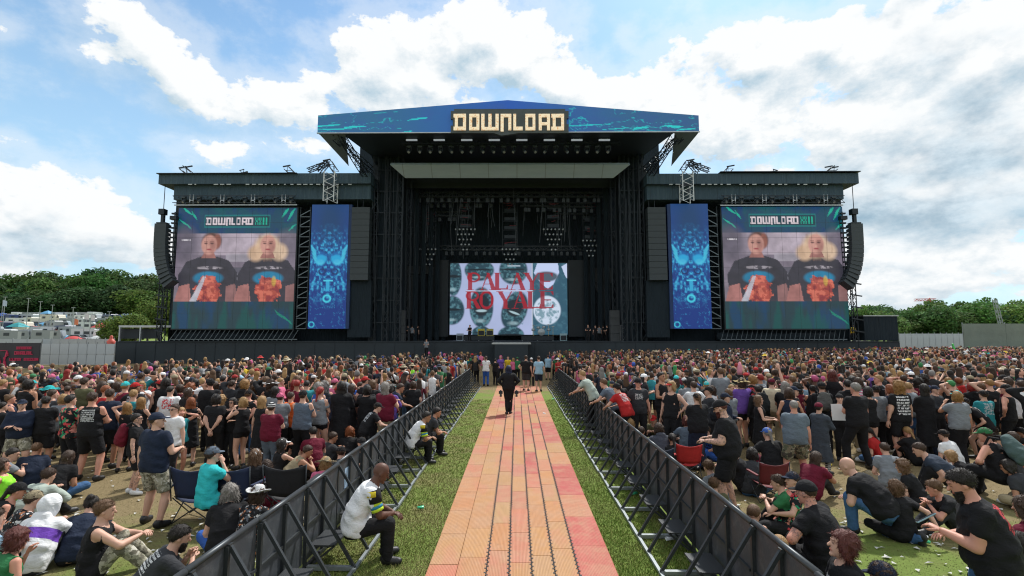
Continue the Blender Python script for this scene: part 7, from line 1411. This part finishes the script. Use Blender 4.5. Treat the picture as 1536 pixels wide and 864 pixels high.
q, _, _ = handpos('brown-haired man in navy t-shirt crouching to eat from a tray', 'l'); t = MB().add([(-.10, -.07, 0), (.10, -.07, 0), (.10, .07, 0), (-.10, .07, 0), (-.13, -.10, .05), (.13, -.10, .05), (.13, .10, .05), (-.13, .10, .05)], [(3, 2, 1, 0), (0, 1, 5, 4), (1, 2, 6, 5), (2, 3, 7, 6), (3, 0, 4, 7)]).build('food_tray', basic('tray_white', (.7, .7, .68), .6)); t.location = q + Vector((0, 0, .03)); tag(t, 'white food tray in the hands of the navy t-shirt man', 'tray')
# ------------------------------------------------------------------ litter
cupm = MB().lathe([(.032, 0), (.043, .11), (.041, .11), (.031, .004)], n=10).mesh('cup', True); 
LIT = [(626, 765, 'green', 'crushed green plastic cup on the left grass strip'), (828, 600, 'green', 'green cup lying at the right edge of the walkway'), (818, 622, 'pale', 'pale cup on the grass right of the walkway'), (1010, 812, 'pale', 'pale cup under the right barrier'), (948, 744, 'green', 'teal cup under a right barrier step'), (347, 772, 'pale', 'white cup beside the leftmost navy chair'), (186, 812, 'blue', 'blue wrapper on the grass by the seated couple'), (1330, 762, 'yellow', 'yellow wrapper beside the kneeling man'), (700, 578, 'pale', 'pale cup near the end of the left barriers'), (118, 690, 'pale', 'white paper scrap on trampled grass at the left'), (1248, 700, 'yellow', 'yellow scrap on the grass left of the shaven-headed man'), (1385, 812, 'pale', 'group of flattened pale cups at the bottom right, left cup'), (1396, 818, 'green', 'group of flattened pale cups at the bottom right, green one'), (1392, 806, 'pale', 'group of flattened pale cups at the bottom right, far cup'), (1215, 640, 'pale', 'white sheet of litter behind the grey t-shirt man'), (1165, 704, 'green', 'green bottle on the grass behind the big bearded man')]
LC = {'green': (.05, .45, .22), 'pale': (.65, .68, .70), 'blue': (.10, .25, .5), 'yellow': (.7, .55, .05)}
for (px, py, cc, lb) in LIT:
    g = onz(px, py); o = link('plastic_cup', cupm, basic('cup_' + cc, LC[cc], .3), None, (g.x, g.y, .04)); o.rotation_euler = (R(88), 0, rnd.uniform(0, 6)); o.scale = (1, .6, 1); tag(o, lb, 'cup')
tw_ = bpy.data.meshes.new('x'); sc_ = MB()
for i in range(1000):
    yy = 1 / rnd.uniform(1 / 22, 1 / 5.5); s_ = rnd.choice((-1, 1)); xx = s_ * rnd.uniform(2.9, yy * 1.0 + 1); z_ = .012; a = rnd.uniform(0, 6.28); l = rnd.uniform(.02, .07); w2 = rnd.uniform(.015, .04); dx, dy = math.cos(a), math.sin(a)
    sc_.add([(xx - dx * l, yy - dy * l, z_), (xx + dy * w2, yy - dx * w2, z_ + .02), (xx + dx * l, yy + dy * l, z_ + .01), (xx - dy * w2, yy + dx * w2, z_ + .015)], [(0, 1, 2, 3)])
tag(sc_.build('litter', basic('paper_litter', (.50, .50, .47), .8, var=.4, scale=1.5)), 'scraps of paper and cups trodden into the grass', 'litter', kind='stuff')
# ------------------------------------------------------------------ the rest of the crowd
def ymax(px): return float(np.interp(px, [-200, 0, 172, 300, 480, 620, 700, 830, 900, 1000, 1200, 1350, 1450, 1750], [21, 22, 24, 27, 31, 35, 37, 40, 43, 46, 50, 54, 57, 57]))
def px_of(x, y): d = CM.transposed() @ Vector((x, y, 1.7 - CAMZ)); return 768 + FPX * d.x / -d.z
pts = []; cell = {}
def okp(x, y, r):
    ci_, cj = int(x / 1.0), int(y / 1.0)
    for a in (-1, 0, 1):
        for b_ in (-1, 0, 1):
            for (u, v_) in cell.get((ci_ + a, cj + b_), ()):
                if (u - x) ** 2 + (v_ - y) ** 2 < r * r: return False
    cell.setdefault((ci_, cj), []).append((x, y)); return True
for (x, y) in USED: cell.setdefault((int(x), int(y)), []).append((x, y))
rc = random.Random(5)
for _ in range(60000):
    y = rc.uniform(11.6, 57); s = rc.choice((-1, 1)); xm = y * 1.06 + 1.0; x = s * rc.uniform(2.5, xm)
    if y < 31 and ((s < 0 and x > XL - .35) or (s > 0 and x < XR + .35)): continue
    if y > 49 and abs(x + .9) < 38 and x < 27: continue
    px = px_of(x, y)
    if y > ymax(px) or px < -40 or px > 1580: continue
    if y < 12.6 and rc.random() < .5: continue
    if any(y < ky + .1 and abs(px - kx) < (20 if ks in ('stand', 'wide', 'narrow') else 13) * 9.5 / max(ky, 7) and ky < 21 for kx, ky, ks in KEEP): continue
    if okp(x, y, .54 + max(0, 14 - y) * .04 - min(.12, max(0, y - 25) * .008)): pts.append((y, x, px))
pts.sort()
def land(px):
    for lim, nm in ((60, 'poster fence'), (172, 'white panel fence'), (257, 'left loudspeaker array'), (446, 'left big screen'), (525, 'left blue banner'), (702, 'left stage tower'), (1003, 'right stage tower'), (1070, 'right blue banner'), (1272, 'right big screen'), (1350, 'right black block'), (1447, 'right white fence')):
        if px < lim: return nm
    return 'scrim fence'
POSES = [('down', 'down', 'arms down'), ('fold', 'fold2', 'arms folded'), ('phone', 'phone', 'holding a phone up'), ('hip', 'down', 'hand on hip'), ('drink', 'down', 'drinking'), ('behind', 'behind', 'hands behind back'), ('shade', 'down', 'hand shading eyes'), ('pocket', 'pocket', 'hands in pockets'), ('hold', 'down2', 'holding a cup'), ('up', 'down', 'one arm up'), ('head', 'head', 'hands on head')]
PW = [18, 20, 6, 9, 9, 6, 4, 10, 10, 2, 2]
TOPS = [('tee', 50, 0), ('tank', 12, 0), ('hoodie', 6, 0), ('jacket', 6, 0), ('tank', 12, 1), ('crop', 4, 1), ('dress', 6, 1), ('long', 6, 0)]
TCOL = [('black', 60), ('charcoal', 9), ('grey', 6), ('white', 7), ('maroon', 5), ('red', 5), ('navy', 7), ('teal', 3), ('purple', 2), ('blue', 3), ('olive', 3), ('pink', 3), ('yellow', 2), ('green', 3), ('orange', 1), ('skyblue', 2)]
HC = [('brown', 30), ('dark', 26), ('lightbrown', 14), ('blond', 12), ('gold', 5), ('ginger', 4), ('red', 3), ('grey', 3), ('pinkdye', 2), ('bluedye', 1), ('greendye', 1)]
HN = {'lightbrown': 'light brown', 'pinkdye': 'pink', 'bluedye': 'blue', 'greendye': 'green', 'gold': 'golden'}
wc = lambda l: rc.choices([x[0] for x in l], [x[1] for x in l])[0]
seen = set(); protos = {}; budget = max(0, 296 - NPER); taken = 0; rest = []
BODIES = []
def body_kind():
    tk, _, fem = rc.choices(TOPS, [t[1] for t in TOPS])[0]; al_, ar_, pn = rc.choices(POSES, PW)[0]
    hair = rc.choice(['long', 'long2', 'mid', 'curly', 'tail', 'bun']) if fem else rc.choices(['short', 'mid', 'long', 'buzz'], [60, 14, 10, 14])[0]; hat = rc.choices(['', 'cap', 'bucket', 'beanie', 'straw'], [66, 20, 7, 4, 3])[0]
    bt = rc.choice(['hotpants', 'leggings', 'trousers']) if fem else rc.choice(['shorts', 'trousers', 'trousers']); bt = 'none' if tk == 'dress' else bt
    return tk, fem, al_, ar_, pn, hair, hat, bt, rc.choice([1.0, 1.1, 1.25]) if not fem else rc.choice([1.0, 1.12]), rc.choice(['stand', 'wide', 'narrow']), rc.uniform(-25, 25), rc.randint(0, 8)
BODIES = [body_kind() for _ in range(64)]
for (y, x, px) in pts:
    if taken >= budget: rest.append((y, x, px)); continue
    for _try in range(60):
        tk, fem, al_, ar_, pn, hair, hat, bt, fat, lg, hyw, sdd = rc.choice(BODIES); tc = wc(TCOL); hc = wc(HC); bc = rc.choices(['black', 'charcoal', 'denim', 'khaki'], [60, 15, 12, 13])[0]; hatc = rc.choice(['black', 'white', 'red', 'khaki', 'pink', 'navy', 'black', 'turquoise'])
        hd = f'{hatc} {HATN[hat].replace("_", " ")}' if hat else f'{HN.get(hc, hc)} hair'
        lb = f'person in {tc} {TOPN[tk].replace("_", " ").replace("t shirt", "t-shirt")}, {hd}, {pn}, before {land(px)}'
        if lb not in seen: break
    seen.add(lb); sp = dict(legs=lg, top=tk, bot=bt, fem=float(fem), arml=al_, armr=ar_, hair=hair, fat=fat, seed=sdd, hyaw=hyw, h=.038); 
    if hat: sp['hat'] = hat
    sp.update(tcol=tc, bcol=bc, hcol=hc, hatcol=hatc, skin=rc.choices(['pale', 'pink', 'tan', 'brown', 'olive'], [45, 28, 17, 5, 5])[0], scol=rc.choice(['black', 'black', 'white']))
    if not fem and tk == 'tee': sp['tmat'] = rc.choices(['cloth', 'cloth_backprint', 'cloth_backart', 'patches', 'plaid', 'cloth_redart'], [50, 22, 14, 5, 5, 4])[0]
    if sp.get('tmat') == 'plaid': sp['tcol'] = 'maroon' if tc == 'black' else tc
    yaw = rc.gauss(0, .35) if rc.random() < .72 else rc.uniform(-math.pi, math.pi)
    make_person(sp, (x, y, 0), yaw, rc.uniform(1.58, 1.88) - .06 * fem, 1, lb, 'people standing in the crowd'); taken += 1
print('individuals', NPER + taken, 'rest', len(rest), 'first rest at', rest[0][0] if rest else None)
# low detail people for the far crowd: every one is a full figure in one shared mesh
def sph(c, r, nu, nv):
    V = []; F = []
    for j in range(nv + 1):
        a = math.pi * j / nv
        for i in range(nu): b_ = 2 * math.pi * i / nu; V.append((c[0] + r[0] * math.sin(a) * math.cos(b_), c[1] + r[1] * math.sin(a) * math.sin(b_), c[2] - r[2] * math.cos(a)))
    for j in range(nv):
        for i in range(nu): F.append((j * nu + i, j * nu + (i + 1) % nu, (j + 1) * nu + (i + 1) % nu, (j + 1) * nu + i))
    return V, F
def rings(rs, n_):
    V = []; F = []
    for (cx, cy, cz, rx, ry) in rs: V += [(cx + rx * math.cos(2 * math.pi * i / n_), cy + ry * math.sin(2 * math.pi * i / n_), cz) for i in range(n_)]
    for j in range(len(rs) - 1):
        for i in range(n_): F.append((j * n_ + i, j * n_ + (i + 1) % n_, (j + 1) * n_ + (i + 1) % n_, (j + 1) * n_ + i))
    return V, F
def limb(pts_, rs_, n_):
    v, f = tube([A(*p_) for p_ in pts_], rs_, n_); return [tuple(q) for q in v], [tuple(q) for q in f]
def lp(var, far=False):
    r = random.Random(var); V = []; F = []; Z = []
    nh, nt, nl = (6, 8, 4) if far else (8, 10, 5)
    def add(vf, z): 
        b_ = len(V); V.extend(vf[0]); F.extend(tuple(i + b_ for i in q) for q in vf[1]); Z.extend([z] * len(vf[0]))
    fem = r.random() < .42; hat = r.choice([0, 0, 0, 0, 0, 1, 1, 0, 2 if r.random() < .5 else 0]); hy = r.uniform(-.015, .015)
    add(sph((hy, .01, 1.625), (.076, .092, .118), nh, 4 if far else 5), 0); add(limb([(0, 0, 1.42), (0, .01, 1.56)], [.062, .055], nl), 0)
    if hat == 1: add(sph((hy, -.012, 1.665), (.092, .112, .085), nh, 4), 4); add(rings([(hy, .10, 1.665, .065, .07), (hy, .10, 1.68, .065, .07)], 6), 4); add(sph((hy, -.035, 1.62), (.086, .085, .10), nh, 4), 1)
    elif hat == 2: add(sph((hy, -.005, 1.69), (.10, .115, .075), nh, 4), 4); add(rings([(hy, 0, 1.65, .17, .17), (hy, 0, 1.69, .09, .10)], nt), 4); add(sph((hy, -.035, 1.62), (.086, .085, .10), nh, 4), 1)
    else: add(sph((hy, -.022, 1.65), (.088, .096, .108), nh, 4 if far else 5), 1)
    if fem: add(rings([(0, -.06, 1.30, .07, .035), (0, -.07, 1.42, .10, .05), (0, -.055, 1.58, .088, .055), (0, -.03, 1.68, .07, .06)], 6), 1)
    w_ = r.uniform(.94, 1.2) * (.88 if fem else 1); rg = [(0, 0, .84, .165 * w_, .12 * w_), (0, 0, 1.08, .150 * w_, .11 * w_), (0, 0, 1.30, .175 * w_, .12 * w_), (0, 0, 1.41, .175 * w_, .095), (0, 0, 1.46, .10, .07), (0, .0, 1.49, .05, .05)]; add(rings([rg[0], rg[2], rg[3], rg[4]] if far else rg, nt), 2)
    bare = r.random() < .35
    for s in (-1, 1):
        p = r.choice(['d', 'd', 'f', 'f', 'h', 'u' if r.random() < .12 else 'f']); sh = (s * .19 * w_, 0, 1.40); e, h_ = {'d': ((s * .25, -.03, 1.13), (s * .26, .05, .88)), 'f': ((s * .26, .03, 1.15), (s * .03, .26, 1.20)), 'h': ((s * .33, .08, 1.30), (s * .10, .10, 1.62)), 'u': ((s * .32, .05, 1.62), (s * .25, .08, 1.90))}[p]
        m_ = tuple((a + b_ * 1.2) / 2.2 for a, b_ in zip(sh, e)); add(limb([sh, m_], [.062, .055], nl), 0 if bare else 2); add(limb([m_, e, h_], [.047, .040, .030], nl), 0); 
        if not far: add(sph(h_, (.035, .045, .05), 4, 3), 0)
        if far: continue
        sk = r.random() < .45; add(limb([(s * .09, 0, .90), (s * .10, .01, .50)], [.095, .068], nl), 3); add(limb([(s * .10, .01, .50), (s * .11, 0, .06)], [.058, .040], nl), 0 if sk else 3)
    return np.array(V, np.float32), np.array([q if len(q) == 4 else (*q, q[-1]) for q in F]), np.array(Z)
VAR = [lp(i) for i in range(26)]; VARF = [lp(i + 50, True) for i in range(26)]
pal = lambda t_, l: (np.array([col(n_, t_) for n_, _ in l]), np.array([w_ for _, w_ in l], float) / sum(w_ for _, w_ in l))
TC2 = [(n_, w_ if n_ != 'black' else 62) for n_, w_ in TCOL] + [('turquoise', 1), ('neon', .6), ('cream', 4)]
skp, skw = pal(SKINS, [('pale', 45), ('pink', 30), ('tan', 15), ('brown', 6), ('olive', 4)]); hp, hw = pal(HAIRS, HC); tp, tw2 = pal(COLS, TC2); bp_, bw = pal(COLS, [('black', 50), ('charcoal', 15), ('denim', 15), ('khaki', 10), ('slate', 10)]); kp_, kw = pal(COLS, [('black', 40), ('white', 12), ('red', 6), ('khaki', 12), ('pink', 3), ('navy', 12), ('turquoise', 1), ('cream', 5), ('green', 4), ('yellow', 2), ('maroon', 5)])
Vs, Fs, Cs = [], [], []; base = 0; g_ = np.random.default_rng(3)
for (y, x, px) in rest:
    v, f, z = (VAR if y < 19.5 else VARF)[g_.integers(26)]; s = g_.uniform(.90, 1.08); a = g_.normal(0, .4) if g_.random() < .7 else g_.uniform(-3.14, 3.14); c_, s_ = math.cos(a), math.sin(a)
    v2 = np.stack([x + s * (v[:, 0] * c_ - v[:, 1] * s_), y + s * (v[:, 0] * s_ + v[:, 1] * c_), v[:, 2] * s], 1)
    pc = np.stack([skp[g_.choice(len(skp), p=skw)], hp[g_.choice(len(hp), p=hw)], tp[g_.choice(len(tp), p=tw2)], bp_[g_.choice(len(bp_), p=bw)], kp_[g_.choice(len(kp_), p=kw)]]) * g_.uniform(.75, 1.25)
    Vs.append(v2); Fs.append(f + base); base += len(v); Cs.append(pc[z])
if Vs:
    me = quads_mesh('crowd', [(np.concatenate(Vs), np.concatenate(Fs))]); vattr(me, 'cc', np.concatenate(Cs)); m, k, p = newmat('crowd'); a_ = k.n('ShaderNodeAttribute', attribute_name='cc').outputs[0]; oc = k.n('ShaderNodeNewGeometry').outputs['Position']; n = k.noise(oc, 9, 4, .7)
    setc(k, p, 'Base Color', k.mix(n, k.mix(1.0, a_, (.6, .6, .6), 'MULTIPLY'), k.mix(1.0, a_, (1.35, 1.35, 1.35), 'MULTIPLY'))); p.inputs['Roughness'].default_value = .8; bump(k, p, n, .5, .04)
    tag(link('crowd', me, m), 'dense far crowd of festival goers filling the field up to the stage', 'crowd', kind='stuff')
# a few things held up in the crowd
def prop(px, py, Y): q = ony(px, py, Y); return q
u_ = empty('cat_ear_hat', 'tall pink pointed hat sticking out of the right crowd', 'hat', prop(1110, 556, 20)); MB().lathe([(.10, -.15), (.11, 0), (.08, .18), (.03, .34)], n=10).build('cone', basic('pink_felt', (.65, .25, .32), .9), u_, True)
f = MB().lathe([(.5, -.25), (.45, .0), (.25, .2), (.02, .27)], n=10).build('umbrella_canopy', basic('green_sheet', (.03, .30, .18), .6), None, True); q = prop(1462, 527, 50); f.location = q; tag(f, 'small green umbrella open in the far right crowd', 'umbrella')
f = MB().bar((0, 0, -1.3), (-.35, 0, .4), .12).build('inflatable_tube', basic('green_tube', (.08, .55, .12), .5)); f.location = prop(1435, 522, 48); tag(f, 'bright green inflatable tube held up in the far right crowd', 'inflatable')
print('tris', sum(sum(len(pp.vertices) - 2 for pp in o.data.polygons) if len(o.data.polygons) < 300000 else len(o.data.polygons) for o in bpy.data.objects if o.type == 'MESH'), 'unique', sum(len(m_.polygons) for m_ in bpy.data.meshes) * 2, 'objects', len(bpy.data.objects))
